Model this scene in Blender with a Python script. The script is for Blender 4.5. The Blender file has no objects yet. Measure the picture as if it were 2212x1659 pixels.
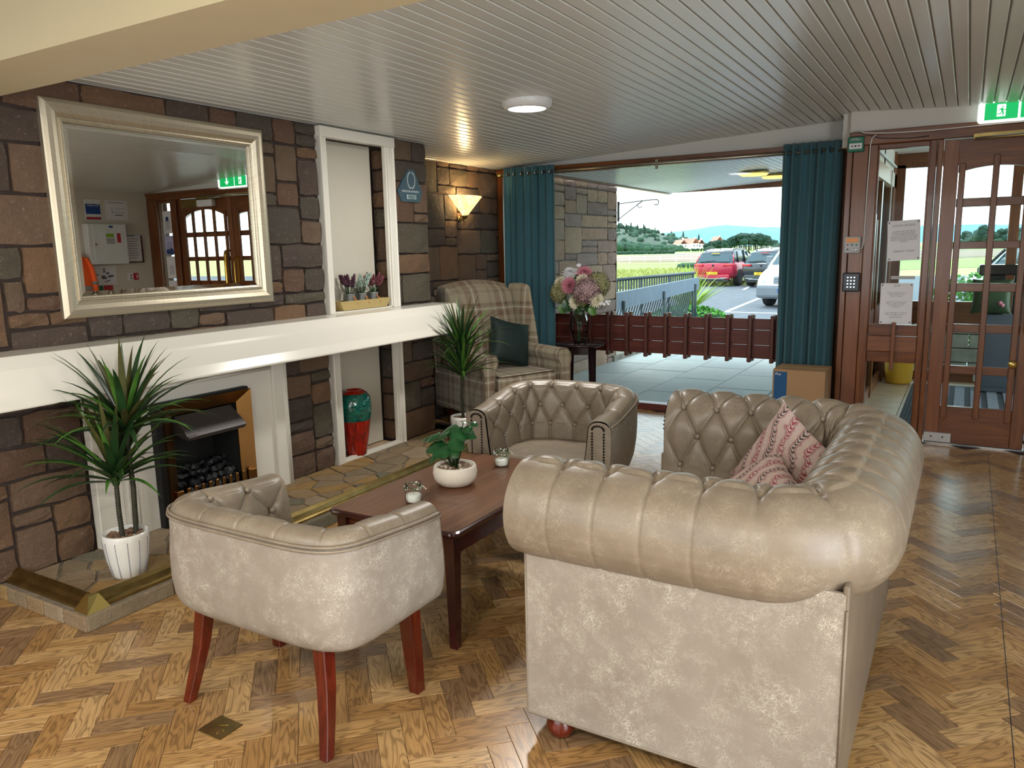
import bpy, bmesh, math, random
from mathutils import Vector, Matrix, noise
R = random.Random(7)
PI = math.pi
C = bpy.context.scene.collection
scene = bpy.context.scene

# ------------------------------------------------------------------ camera
cam_d = bpy.data.cameras.new('camera'); cam = bpy.data.objects.new('camera', cam_d); C.objects.link(cam)
cam_d.sensor_fit = 'HORIZONTAL'; cam_d.sensor_width = 36.0; cam_d.lens = 1655.65 / 2212 * 36.0
cam_d.clip_start = 0.05; cam_d.clip_end = 9000
yaw, pitch, roll = -0.5343, -0.1729, -0.0201
fwd = Vector((math.sin(yaw)*math.cos(pitch), math.cos(yaw)*math.cos(pitch), math.sin(pitch)))
rt = Vector((math.cos(yaw), -math.sin(yaw), 0)); up = rt.cross(fwd)
r2 = rt*math.cos(roll) + up*math.sin(roll); u2 = -rt*math.sin(roll) + up*math.cos(roll)
mw = Matrix(((r2.x, u2.x, -fwd.x, 3.6179), (r2.y, u2.y, -fwd.y, 0.0), (r2.z, u2.z, -fwd.z, 1.492), (0, 0, 0, 1)))
cam.matrix_world = mw
scene.camera = cam

# ------------------------------------------------------------------ world, exposure
w = bpy.data.worlds.new('world'); scene.world = w; w.use_nodes = True
nt = w.node_tree; nt.nodes.clear()
out = nt.nodes.new('ShaderNodeOutputWorld'); bg = nt.nodes.new('ShaderNodeBackground')
tc = nt.nodes.new('ShaderNodeTexCoord'); sep = nt.nodes.new('ShaderNodeSeparateXYZ')
ramp = nt.nodes.new('ShaderNodeValToRGB')
nt.links.new(tc.outputs['Generated'], sep.inputs[0]); nt.links.new(sep.outputs['Z'], ramp.inputs[0])
nz = nt.nodes.new('ShaderNodeTexNoise'); nz.inputs['Scale'].default_value = 3.0; nz.inputs['Detail'].default_value = 5
mp = nt.nodes.new('ShaderNodeMapping'); mp.inputs['Scale'].default_value = (1, 1, 4)
nt.links.new(tc.outputs['Generated'], mp.inputs[0]); nt.links.new(mp.outputs[0], nz.inputs[0])
mx = nt.nodes.new('ShaderNodeMix'); mx.data_type = 'RGBA'; mx.inputs['Factor'].default_value = 0.5
ramp.color_ramp.elements[0].position = 0.0; ramp.color_ramp.elements[0].color = (0.93, 0.99, 1.0, 1)
ramp.color_ramp.elements[1].position = 0.5; ramp.color_ramp.elements[1].color = (0.72, 0.86, 1.0, 1)
r3 = nt.nodes.new('ShaderNodeValToRGB')
r3.color_ramp.elements[0].position = 0.40; r3.color_ramp.elements[0].color = (0.78, 0.90, 1.0, 1)
r3.color_ramp.elements[1].position = 0.62; r3.color_ramp.elements[1].color = (1, 1, 1, 1)
nt.links.new(nz.outputs['Fac'], r3.inputs[0]); nt.links.new(ramp.outputs[0], mx.inputs[6]); nt.links.new(r3.outputs[0], mx.inputs[7])
nt.links.new(mx.outputs[2], bg.inputs['Color']); bg.inputs['Strength'].default_value = 3.1
nt.links.new(bg.outputs[0], out.inputs['Surface'])
sun_d = bpy.data.lights.new('sun', 'SUN'); sun_d.energy = 1.5; sun_d.angle = 0.35; sun_d.color = (1, 0.96, 0.9)
sun = bpy.data.objects.new('sun', sun_d); C.objects.link(sun); sun.rotation_euler = (math.radians(38), 0, math.radians(-150))

def area(name, loc, size, energy, col=(1, 0.93, 0.82), rot=(0, 0, 0), shape='DISK', sy=None, spread=PI):
    d = bpy.data.lights.new(name, 'AREA'); d.shape = shape; d.size = size; d.energy = energy; d.color = col; d.spread = spread
    if sy: d.size_y = sy
    o = bpy.data.objects.new(name, d); C.objects.link(o); o.location = loc; o.rotation_euler = rot
    return o
# daylight entering by the big window (portal-like real daylight boost comes from the sky itself)
area('ceiling_lamp_glow', (1.27, 4.21, 2.312), 0.26, 26, (1, 0.96, 0.9))
area('rear_fill_a', (3.0, -0.6, 2.31), 0.3, 45, (1, 0.93, 0.83))  # three unseen fill lights added behind the beam to brighten the room
area('rear_fill_b', (1.0, -0.7, 2.31), 0.3, 40, (1, 0.93, 0.83))
area('rear_fill_c', (4.9, 0.2, 2.31), 0.3, 30, (1, 0.92, 0.8))
# added fill lights, out of view, at the rear and right wall openings
area('rear_fill_light', (2.0, -1.72, 1.35), 3.2, 80, (1, 0.985, 0.965), (-PI/2, 0, 0), 'RECTANGLE', 1.5)
area('side_fill_light', (5.60, 0.6, 1.35), 2.6, 75, (0.95, 0.98, 1.0), (0, PI/2, 0), 'RECTANGLE', 1.5)
scene.view_settings.view_transform = 'Standard'; scene.view_settings.look = 'None'
scene.view_settings.gamma = 1.0; scene.view_settings.use_curve_mapping = False
scene.view_settings.exposure = 0.27

# ------------------------------------------------------------------ materials
def lin(c):
    if isinstance(c, str):
        c = c.lstrip('#'); c = [int(c[i:i+2], 16)/255 for i in (0, 2, 4)]
    return tuple((x/12.92 if x <= 0.04045 else ((x+0.055)/1.055)**2.4) for x in c[:3]) + (1,)
class N:
    def __init__(s, name):
        s.m = bpy.data.materials.new(name); s.m.use_nodes = True; s.t = s.m.node_tree; s.t.nodes.clear()
        s.out = s.n('ShaderNodeOutputMaterial'); s.b = s.n('ShaderNodeBsdfPrincipled'); s.l(s.b.outputs[0], s.out.inputs[0])
    def n(s, t, **k):
        x = s.t.nodes.new(t)
        for a, b in k.items(): setattr(x, a, b)
        return x
    def l(s, a, b): s.t.links.new(a, b)
    def set(s, **k):
        for a, v in k.items(): s.b.inputs[a.replace('_', ' ')].default_value = v
    def coord(s, kind='Object', scale=(1, 1, 1), rnd=False):
        tc = s.n('ShaderNodeTexCoord'); m = s.n('ShaderNodeMapping'); m.inputs['Scale'].default_value = scale
        s.l(tc.outputs[kind], m.inputs[0])
        if rnd:
            oi = s.n('ShaderNodeObjectInfo'); mu = s.n('ShaderNodeMath', operation='MULTIPLY'); mu.inputs[1].default_value = 37.0
            s.l(oi.outputs['Random'], mu.inputs[0]); cb = s.n('ShaderNodeCombineXYZ')
            for i in range(3): s.l(mu.outputs[0], cb.inputs[i])
            s.l(cb.outputs[0], m.inputs['Location'])
        return m.outputs[0]
    def noise(s, co, scale=5, detail=4, rough=0.5, dist=0):
        x = s.n('ShaderNodeTexNoise'); x.inputs['Scale'].default_value = scale; x.inputs['Detail'].default_value = detail
        x.inputs['Roughness'].default_value = rough; x.inputs['Distortion'].default_value = dist
        s.l(co, x.inputs['Vector']); return x.outputs['Fac']
    def ramp(s, fac, stops):
        x = s.n('ShaderNodeValToRGB'); e = x.color_ramp.elements
        while len(e) < len(stops): e.new(0.5)
        for i, (p, c) in enumerate(stops): e[i].position = p; e[i].color = lin(c)
        s.l(fac, x.inputs[0]); return x.outputs[0]
    def mix(s, f, a, b, mode='MIX'):
        x = s.n('ShaderNodeMix', data_type='RGBA', blend_type=mode)
        for v, i in ((f, 0), (a, 6), (b, 7)):
            if hasattr(v, 'links'): s.l(v, x.inputs[i])
            else: x.inputs[i].default_value = v if i == 0 else lin(v)
        return x.outputs[2]
    def math(s, op, a, b=0.0, c=None):
        x = s.n('ShaderNodeMath', operation=op)
        for v, i in ((a, 0), (b, 1), (c, 2)):
            if v is None: continue
            if hasattr(v, 'links'): s.l(v, x.inputs[i])
            else: x.inputs[i].default_value = v
        return x.outputs[0]
    def bump(s, h, st=0.2, dist=0.01):
        x = s.n('ShaderNodeBump'); x.inputs['Strength'].default_value = st; x.inputs['Distance'].default_value = dist
        s.l(h, x.inputs['Height']); s.l(x.outputs[0], s.b.inputs['Normal']); return x
    def col(s, c): s.l(c, s.b.inputs['Base Color'])
def _rbw(s, f, a, b):
    x = s.n('ShaderNodeMapRange'); x.inputs[1].default_value = a; x.inputs[2].default_value = b; s.l(f, x.inputs[0]); return x.outputs[0]
N.ramp_bw = _rbw
def plain(name, c, rough=0.5, metal=0.0, var=0.0, scale=8, bump=0, bscale=60, coat=0, bd=0.002):
    m = N(name); m.set(Roughness=rough, Metallic=metal); co = m.coord()
    if var:
        f = m.noise(co, scale); a = Vector(lin(c)[:3])
        x = m.ramp(f, [(0.3, c), (0.7, c)]); r = m.t.nodes[-1].color_ramp.elements
        r[0].color = tuple(a*(1-var)) + (1,); r[1].color = tuple(min(1, v) for v in a*(1+var)) + (1,)
        m.col(x)
    else: m.b.inputs['Base Color'].default_value = lin(c)
    if bump: m.bump(m.noise(co, bscale, 3), bump, bd)
    if coat: m.set(Coat_Weight=coat, Coat_Roughness=0.08)
    return m.m
def emis(name, c, st):
    m = N(name); m.b.inputs['Base Color'].default_value = lin(c); m.b.inputs['Emission Color'].default_value = lin(c); m.b.inputs['Emission Strength'].default_value = st
    return m.m
def wood(name, c1, c2, rough=0.35, scale=(1, 12, 12), rnd=True, kind='Object', coat=0.0, ns=2.5, c3=None):
    m = N(name); co = m.coord(kind, scale, rnd)
    f = m.noise(co, ns, 6, 0.6, 1.2)
    f2 = m.noise(m.coord(kind, tuple(v*6 for v in scale), rnd), ns, 3, 0.6)
    x = m.ramp(f, [(0.25, c1), (0.5, c3 or c2), (0.75, c2)])
    x = m.mix(m.math('MULTIPLY', f2, 0.45), x, c1)
    m.col(x); m.set(Roughness=rough); m.bump(f2, 0.08, 0.001)
    if coat: m.set(Coat_Weight=coat, Coat_Roughness=0.12)
    return m.m
def leather(name, base, light, dark, rough=0.34, am=1.0):
    m = N(name); co = m.coord('Object')
    # hair-fine crackle: edges of warped voronoi cells, at two sizes
    def lines(sc, warp, wid):
        nv = m.n('ShaderNodeTexNoise'); nv.inputs['Scale'].default_value = sc*0.55; nv.inputs['Detail'].default_value = 3; m.l(co, nv.inputs['Vector'])
        sb = m.n('ShaderNodeVectorMath', operation='SCALE'); sb.inputs['Scale'].default_value = warp; m.l(nv.outputs['Color'], sb.inputs[0])
        ad = m.n('ShaderNodeVectorMath', operation='ADD'); m.l(co, ad.inputs[0]); m.l(sb.outputs[0], ad.inputs[1])
        vo = m.n('ShaderNodeTexVoronoi', feature='DISTANCE_TO_EDGE'); vo.inputs['Scale'].default_value = sc; m.l(ad.outputs[0], vo.inputs['Vector'])
        return m.ramp(vo.outputs['Distance'], [(0.0, (1, 1, 1)), (wid, (0, 0, 0))])
    big = m.noise(co, 5, 3, 0.6); mid = m.noise(co, 16, 4, 0.6)
    x = m.mix(m.ramp_bw(big, 0.3, 0.7), dark, base); x = m.mix(m.math('MULTIPLY', mid, 0.5), x, base)
    l1 = lines(48, 0.13, 0.06); l2 = lines(95, 0.07, 0.07)
    msk = m.ramp(m.noise(co, 6, 4, 0.7), [(0.36, (0.25, 0.25, 0.25)), (0.64, (1, 1, 1))]); msk2 = m.ramp(m.noise(co, 21, 3, 0.7), [(0.38, (0.3, 0.3, 0.3)), (0.62, (1, 1, 1))])
    ll = m.mix(1.0, l1, l2, 'LIGHTEN'); ll = m.mix(1.0, ll, msk, 'MULTIPLY'); ll = m.mix(1.0, ll, msk2, 'MULTIPLY')
    fac = m.n('ShaderNodeRGBToBW'); m.l(ll, fac.inputs[0])
    x = m.mix(m.math('MULTIPLY', fac.outputs[0], 0.62*am), x, light)
    m.col(x); m.set(Roughness=rough); m.b.inputs['Specular IOR Level'].default_value = 0.5
    g = m.noise(co, 260, 2); m.bump(g, 0.12, 0.0012)
    return m.m
M = {}
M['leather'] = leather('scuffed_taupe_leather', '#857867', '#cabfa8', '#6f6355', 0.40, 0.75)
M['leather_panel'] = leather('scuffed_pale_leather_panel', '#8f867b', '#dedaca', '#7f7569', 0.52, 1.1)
M['leather_dark'] = leather('taupe_leather_shadow_side', '#776b5b', '#a89c86', '#63574a', 0.42, 0.5)  # darker copy of the taupe leather, shade put into its colour
def stone_mat(name, cols, attr=False):
    m = N(name); co = m.coord('Object', rnd=True)
    oi = m.n('ShaderNodeObjectInfo')
    c = m.ramp(oi.outputs['Random'], [(i/len(cols), x) for i, x in enumerate(cols)]); m.t.nodes[-1].color_ramp.interpolation = 'CONSTANT'
    f = m.noise(co, 9, 6, 0.7); f2 = m.noise(co, 55, 5, 0.75)
    x = m.mix(m.ramp(f, [(0.3, (0.0, 0, 0)), (0.8, (1, 1, 1))]), c, '#3a2c24'); m.t.nodes[-1].inputs[0].default_value = 0.5
    bw = m.math('MULTIPLY', f, 0.55); x = m.mix(bw, c, '#2c211b')
    sp = m.ramp(f2, [(0.58, (0, 0, 0)), (0.75, (1, 1, 1))]); b2 = m.n('ShaderNodeRGBToBW'); m.l(sp, b2.inputs[0])
    x = m.mix(m.math('MULTIPLY', b2.outputs[0], 0.35), x, '#d8c4ae')
    m.col(x); m.set(Roughness=0.82)
    h = m.math('ADD', m.math('MULTIPLY', f, 1.0), m.math('MULTIPLY', f2, 0.45)); m.bump(h, 1.0, 0.028)
    return m.m
M['stone'] = stone_mat('rough_brown_walling_stone', ['#7d5f45', '#705441', '#5a4b41', '#866649', '#5f5747', '#6c5341', '#806650', '#564a42', '#7a5c42', '#544c42', '#75604b'])
M['stone_out'] = stone_mat('weathered_outdoor_stone', ['#c4a088', '#b8988a', '#c0a692', '#a88e84', '#ccac90', '#b49a90'])
M['crazy'] = stone_mat('sandstone_crazy_paving', ['#b3966c', '#a58d68', '#b8965e', '#9c8a6c', '#b8a282', '#858069', '#a89272', '#bd9558', '#ad9370'])
M['mortar'] = plain('dark_mortar', '#3c302b', 0.95, var=0.25, scale=20, bump=0.5, bscale=40, bd=0.006)
M['mortar_out'] = plain('outdoor_mortar', '#7c7068', 0.95, var=0.2, bump=0.4)
M['grout'] = plain('grey_hearth_grout', '#74695a', 0.9, var=0.25, scale=25, bump=0.5, bscale=60, bd=0.004)
M['white'] = plain('white_gloss_paint', '#dcd8cd', 0.22, bump=0.04, bscale=14, bd=0.004)
M['white_wall'] = plain('off_white_wall_paint', '#cfc9bd', 0.7, var=0.03, scale=3)
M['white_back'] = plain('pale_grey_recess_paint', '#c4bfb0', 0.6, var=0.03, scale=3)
M['ceil'] = plain('pale_ceiling_gloss', '#cfd2ce', 0.26, var=0.03, scale=1.2, bump=0.05, bscale=5, bd=0.004)
M['ceil_gap'] = plain('ceiling_groove', '#a3a29c', 0.5)
M['cream'] = plain('cream_soffit_paint', '#c9bd9c', 0.6, var=0.02)
M['plaster'] = plain('pale_plaster', '#c9c8c3', 0.7, var=0.03, scale=2)
M['joinery'] = wood('varnished_joinery_wood', '#4e2810', '#8c5528', 0.3, (7, 7, 0.7), coat=0.25, c3='#6e3d1a')
M['joinery_h'] = wood('varnished_joinery_wood_level', '#4e2810', '#8c5528', 0.3, (0.7, 7, 7), coat=0.25, c3='#6e3d1a')
M['joinery_lt'] = wood('varnished_joinery_wood_pale', '#6a3b20', '#8e5a35', 0.35, (7, 7, 0.7), coat=0.2, c3='#7a4829')
M['joinery_lth'] = wood('varnished_joinery_wood_pale_level', '#6a3b20', '#8e5a35', 0.35, (0.7, 7, 7), coat=0.2, c3='#7a4829')
M['rail'] = wood('redbrown_rail_wood', '#451c16', '#6e3628', 0.4, (0.7, 7, 7), c3='#58261e')
M['rail_v'] = wood('redbrown_slat_wood', '#43201a', '#6a3a2c', 0.4, (7, 7, 0.7), c3='#57291f')
M['cherry'] = wood('cherry_leg_wood', '#3a0c06', '#6e2412', 0.22, (8, 8, 1), coat=0.5, c3='#551608')
M['mahog'] = wood('dark_mahogany', '#22080a', '#421416', 0.2, (8, 8, 1), coat=0.6)
M['mahog_h'] = wood('mahogany_frame', '#2a0c09', '#5a2418', 0.2, (1, 6, 6), coat=0.5)
M['walnut'] = wood('walnut_table_top', '#54351f', '#96694a', 0.3, (16, 0.9, 16), rnd=False, coat=0.0, c3='#74492f', ns=2.2)
M['espresso'] = wood('espresso_side_table_wood', '#160b10', '#2a181c', 0.25, (1, 6, 6), coat=0.4)
M['pale_wood'] = wood('pale_pine_tray', '#94804e', '#b29c66', 0.5, (5, 0.5, 9))
M['brass'] = plain('polished_brass', '#c09a48', 0.16, 1.0, var=0.12, scale=9)
M['brass_old'] = plain('aged_brass', '#a48e5a', 0.32, 1.0, var=0.25, scale=12)
M['bronze'] = plain('brushed_bronze', '#8a6438', 0.32, 1.0, var=0.08)
M['bright_brass'] = plain('bright_brass_corner', '#f0dc88', 0.28, 1.0)
M['chrome'] = plain('chrome', '#c8c8cc', 0.12, 1.0)
M['steel'] = plain('brushed_steel', '#b8bcc0', 0.3, 1.0, var=0.05)
M['black'] = plain('matt_black', '#08090a', 0.6)
M['black_gloss'] = plain('black_gloss_tile', '#0c0c10', 0.12)
M['dark_metal'] = plain('dark_grey_metal', '#403c3a', 0.42, 0.3)
M['coal'] = plain('coal', '#16171a', 0.55, var=0.4, scale=30, bump=0.6, bscale=60, bd=0.006)
M['ceramic'] = plain('white_ceramic', '#e4e4e0', 0.22, coat=0.3)
M['stoneware'] = plain('cream_textured_pot', '#e6dfd0', 0.75, var=0.03, scale=30, bump=0.45, bscale=90, bd=0.003)
M['pebble'] = plain('brown_pebbles', '#7d5f48', 0.6, var=0.5, scale=45)
M['nail'] = plain('antique_nailhead', '#2c2420', 0.25, 0.9)
M['leaf'] = plain('dark_green_leaf', '#23401f', 0.38, var=0.35, scale=10)
M['leaf_lt'] = plain('fresh_green_leaf', '#47722c', 0.38, var=0.35, scale=10)
M['leaf_tip'] = plain('reddish_leaf', '#4a4a26', 0.4, var=0.3, scale=10)
M['leaf_br'] = plain('glossy_round_leaf', '#1c4a24', 0.3, var=0.3, scale=25)
M['trunk'] = plain('ringed_dark_trunk', '#2c2c1e', 0.6, var=0.3, scale=40)
M['box'] = plain('cardboard', '#9c7c5a', 0.85, var=0.04, scale=4)
M['blue_print'] = plain('blue_box_print', '#0c4a78', 0.7)
M['paper'] = plain('white_paper', '#dcdce0', 0.8)
M['ink'] = plain('black_ink', '#26262a', 0.8)
M['ink_grey'] = plain('grey_ink', '#6c6c78', 0.8)
M['green_sign'] = emis('green_sign_face', '#0aa85a', 0.9)
M['white_sign'] = emis('white_sign_face', '#f2fff8', 0.95)
M['green_pl'] = plain('green_plastic', '#0b6b50', 0.4)
M['white_pl'] = plain('white_plastic', '#d6d8d8', 0.35)
M['grey_pl'] = plain('grey_plastic', '#a5a7a8', 0.4)
M['dark_pl'] = plain('dark_plastic', '#1d222c', 0.3)
M['orange_pl'] = plain('orange_plastic', '#e59a5a', 0.5)
M['red_pl'] = plain('red_plastic', '#b02028', 0.4)
M['lamp'] = emis('lamp_disc', '#ffffff', 6.0)
M['lamp_ext'] = emis('warm_canopy_lamp', '#ffd070', 1.3)
M['plaque'] = plain('blue_grey_plaque', '#3c525e', 0.45)
M['plaque_txt'] = plain('pale_engraving', '#c8d0d0', 0.5)
M['green_velvet'] = plain('dark_green_velvet', '#0c2422', 0.7, var=0.3, scale=7)
M['blue_post'] = plain('blue_poster', '#20468c', 0.7)
M['purple_post'] = plain('lilac_poster', '#b8b4dc', 0.7)
M['red_post'] = plain('red_poster', '#b0303c', 0.7)
M['green_post'] = plain('green_poster', '#1f6b4a', 0.7)
M['lime'] = plain('lime_display', '#7fae1e', 0.5)
M['hivis'] = plain('orange_hivis', '#ff6a2a', 0.7)
M['hivis_grey'] = plain('reflective_grey_tape', '#8a8a88', 0.4)
M['tile'] = plain('beige_tile', '#b09478', 0.4, var=0.1)
M['tile_porch'] = plain('pale_porch_tile', '#ab9274', 0.4, var=0.1)
M['mat'] = plain('dark_door_mat', '#31363c', 0.9, var=0.2, scale=30)
M['mat_lt'] = plain('grey_door_mat_pad', '#7a808a', 0.9, var=0.3, scale=60)
M['yellow'] = plain('yellow_tub', '#d8a93a', 0.4)
M['slate_box'] = plain('slate_grey_cabinet', '#4c5660', 0.35)
M['hob'] = plain('candle_wax', '#eeeeea', 0.5)
M['bead'] = plain('white_beads', '#f0f0ea', 0.3)
M['zinc'] = plain('zinc_pail', '#8f9598', 0.35, 0.8, var=0.12, scale=15)
M['twine'] = plain('raffia_twine', '#b5753f', 0.8)
M['fl_purple'] = plain('dark_purple_flower', '#4a2436', 0.7, var=0.45, scale=60)
M['fl_sage'] = plain('frosty_sage_flower', '#8fa396', 0.7, var=0.45, scale=60)
M['fl_wine'] = plain('wine_flower', '#70343f', 0.7, var=0.45, scale=60)
M['fl_pink'] = plain('pink_petal', '#c87f90', 0.6, var=0.15, scale=20)
M['fl_cream'] = plain('cream_petal', '#e2dcc2', 0.6, var=0.08, scale=20)
M['fl_white'] = plain('white_petal', '#e8e8ea', 0.6, var=0.05, scale=20)
M['fl_hyd'] = plain('hydrangea_petal', '#98976a', 0.6, var=0.35, scale=14)
M['fl_hyd2'] = plain('hydrangea_petal_dusky', '#a08486', 0.6, var=0.35, scale=14)
M['fl_lilac'] = plain('lilac_sprig', '#6b4f66', 0.7, var=0.3)
M['asphalt'] = plain('car_park_asphalt', '#5c6068', 0.9, var=0.15, scale=3)
M['line'] = plain('white_road_paint', '#dcdee0', 0.7)
M['flag'] = None
M['grass'] = plain('rough_meadow_grass', '#a3a662', 0.9, var=0.22, scale=0.35)
M['fairway'] = plain('bright_green_turf', '#84b24a', 0.9, var=0.12, scale=0.1)
M['plough'] = plain('brown_stubble_field', '#8a7462', 0.9, var=0.12, scale=0.05)
M['pale_field'] = plain('pale_green_field', '#9aa878', 0.9, var=0.1, scale=0.05)
M['hill'] = plain('wooded_hill_green', '#2f4a38', 0.95, var=0.4, scale=0.05)
M['heath'] = plain('brown_heath', '#4d5a4c', 0.95, var=0.3, scale=0.03)
M['mount'] = plain('haze_tinted_mountain', '#5f8ea4', 0.95, var=0.06, scale=0.003)  # distance haze put into the base colour as pale blue
M['tree'] = plain('pine_foliage', '#1f3a30', 0.9, var=0.45, scale=0.8)
M['bush'] = plain('garden_shrub_leaves', '#4f8a34', 0.7, var=0.45, scale=6)
M['spike'] = plain('yellow_green_spiky_leaf', '#9ab83c', 0.5, var=0.25, scale=5)
M['roof_red'] = plain('terracotta_roof', '#c48674', 0.8)
M['render'] = plain('white_render', '#e6e2d8', 0.8)
M['railing'] = plain('painted_dark_railing', '#2c3a3e', 0.5)
M['plank_out'] = plain('weathered_blue_grey_plank', '#5f7080', 0.6, var=0.12, scale=6)
M['car_red'] = plain('metallic_red_car_paint', '#b01e3c', 0.35, 0.1, coat=0.25)
M['car_white'] = plain('white_van_paint', '#d8dcde', 0.3, coat=0.5)
M['car_dark'] = plain('dark_blue_car_paint', '#252c38', 0.25, 0.3, coat=0.8)
M['car_black'] = plain('black_car_trim', '#14181c', 0.4)
M['car_grey'] = plain('grey_bumper_plastic', '#6e747c', 0.6)
M['car_glass'] = plain('dark_car_glass', '#3c5058', 0.08)
M['tyre'] = plain('tyre_rubber', '#16181a', 0.85)
M['alloy'] = plain('alloy_wheel', '#9aa0a6', 0.3, 0.8)
M['tail'] = plain('red_tail_lamp', '#c01824', 0.2)
M['clearlamp'] = plain('clear_headlamp', '#c8d0d4', 0.15)
M['plate_y'] = plain('yellow_number_plate', '#e8b820', 0.5)
M['plate_w'] = plain('white_number_plate', '#e8ecf0', 0.5)
M['eu_blue'] = plain('blue_plate_band', '#1a50a0', 0.5)
M['curtain_rod'] = plain('brushed_curtain_pole', '#9c9688', 0.3, 0.9)
M['moss_wall'] = plain('garden_wall_stone', '#8a8478', 0.9, var=0.3, scale=5)

def glass_pane(name, tint='#ffffff', refl=1.0):
    m = N(name); t = m.t; t.nodes.remove(m.b)
    tr = m.n('ShaderNodeBsdfTransparent'); tr.inputs[0].default_value = lin(tint)
    gl = m.n('ShaderNodeBsdfGlossy'); gl.inputs['Roughness'].default_value = 0.0
    fr = m.n('ShaderNodeLayerWeight'); fr.inputs[0].default_value = 0.12
    mxs = m.n('ShaderNodeMixShader'); m.l(m.math('MULTIPLY', fr.outputs[0], refl), mxs.inputs[0]); m.l(tr.outputs[0], mxs.inputs[1]); m.l(gl.outputs[0], mxs.inputs[2])
    m.l(mxs.outputs[0], m.out.inputs[0]); return m.m
M['pane'] = glass_pane('window_glass', '#f4fbfa')
M['glass'] = glass_pane('clear_glassware', '#fbfdfc', 1.8)
M['water'] = glass_pane('vase_water', '#eef4ee', 1.0)
m = N('silver_mirror'); m.set(Metallic=1.0, Roughness=0.0); m.b.inputs['Base Color'].default_value = (0.82, 0.83, 0.80, 1); M['mirror'] = m.m
# brushed champagne mirror frame
m = N('brushed_champagne_frame'); co = m.coord('UV', (160, 1, 1)); f = m.noise(co, 3, 2)
m.col(m.ramp(f, [(0.3, '#aca088'), (0.7, '#cfc6b2')])); m.set(Metallic=0.8, Roughness=0.38); m.bump(f, 0.3, 0.001); M['frame'] = m.m
# vase lacquer (red below, teal above)
m = N('streaked_lacquer_vase'); co = m.coord('Object'); sp = m.n('ShaderNodeSeparateXYZ'); m.l(co, sp.inputs[0])
st = m.noise(m.coord('Object', (6, 6, 40)), 3, 5, 0.7); st2 = m.noise(m.coord('Object', (14, 14, 3)), 3, 4, 0.7)
teal = m.ramp(st, [(0.35, '#06201e'), (0.6, '#0c6a5a'), (0.8, '#158a74')]); red = m.ramp(st2, [(0.35, '#5a0806'), (0.6, '#a31a0a'), (0.8, '#c24412')])
hh = m.math('ADD', sp.outputs['Z'], m.math('MULTIPLY', m.noise(co, 40, 2), 0.012))
k = m.math('GREATER_THAN', hh, 0.262); k2 = m.math('GREATER_THAN', hh, 0.452)
x = m.mix(k, red, teal); x = m.mix(k2, x, '#8a1408'); m.col(x); m.set(Roughness=0.08, Coat_Weight=0.6); M['lacquer'] = m.m
# plaid
m = N('woven_tartan_upholstery'); co = m.coord('UV'); sp = m.n('ShaderNodeSeparateXYZ'); m.l(co, sp.inputs[0])
def stripes(m, s, per, bands):
    t = m.math('FRACT', m.math('DIVIDE', s, per)); res = None
    x = m.n('ShaderNodeValToRGB'); x.color_ramp.interpolation = 'CONSTANT'; e = x.color_ramp.elements
    while len(e) < len(bands): e.new(0.5)
    for i, (p, c) in enumerate(bands): e[i].position = p; e[i].color = lin(c)
    m.l(t, x.inputs[0]); return x.outputs[0]
B = [(0.0, '#9c937c'), (0.20, '#6a5848'), (0.22, '#9c937c'), (0.25, '#6a5848'), (0.27, '#9c937c'), (0.42, '#775f4e'), (0.60, '#8a816c'), (0.66, '#dcd3c2'), (0.69, '#8a816c'), (0.76, '#6c5546'), (0.86, '#9c937c')]
a = stripes(m, sp.outputs['X'], 0.26, B); b = stripes(m, sp.outputs['Y'], 0.26, B)
x = m.mix(0.5, a, b); wv = m.noise(m.coord('UV', (1, 1, 1)), 900, 1); x = m.mix(m.math('MULTIPLY', wv, 0.2), x, '#6e6252')
m.col(x); m.set(Roughness=0.9); m.b.inputs['Sheen Weight'].default_value = 0.15; M['tartan'] = m.m
# curtain
m = N('teal_herringbone_curtain'); co = m.coord('UV'); sp = m.n('ShaderNodeSeparateXYZ'); m.l(co, sp.inputs[0])
zz = m.math('PINGPONG', sp.outputs['X'], 0.016); d = m.math('ADD', m.math('MULTIPLY', zz, 1.0), sp.outputs['Y'])
s_ = m.math('SINE', m.math('MULTIPLY', d, 2*PI/0.012)); f = m.math('MULTIPLY', m.math('ADD', s_, 1.0), 0.5)
m.col(m.mix(f, '#174858', '#558791')); m.set(Roughness=0.9); m.b.inputs['Sheen Weight'].default_value = 0.2
tr = m.n('ShaderNodeBsdfTranslucent'); tr.inputs[0].default_value = lin('#1c5c60'); mxs = m.n('ShaderNodeMixShader'); mxs.inputs[0].default_value = 0.18
m.l(m.b.outputs[0], mxs.inputs[1]); m.l(tr.outputs[0], mxs.inputs[2]); m.l(mxs.outputs[0], m.out.inputs[0]); M['curtain'] = m.m
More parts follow.
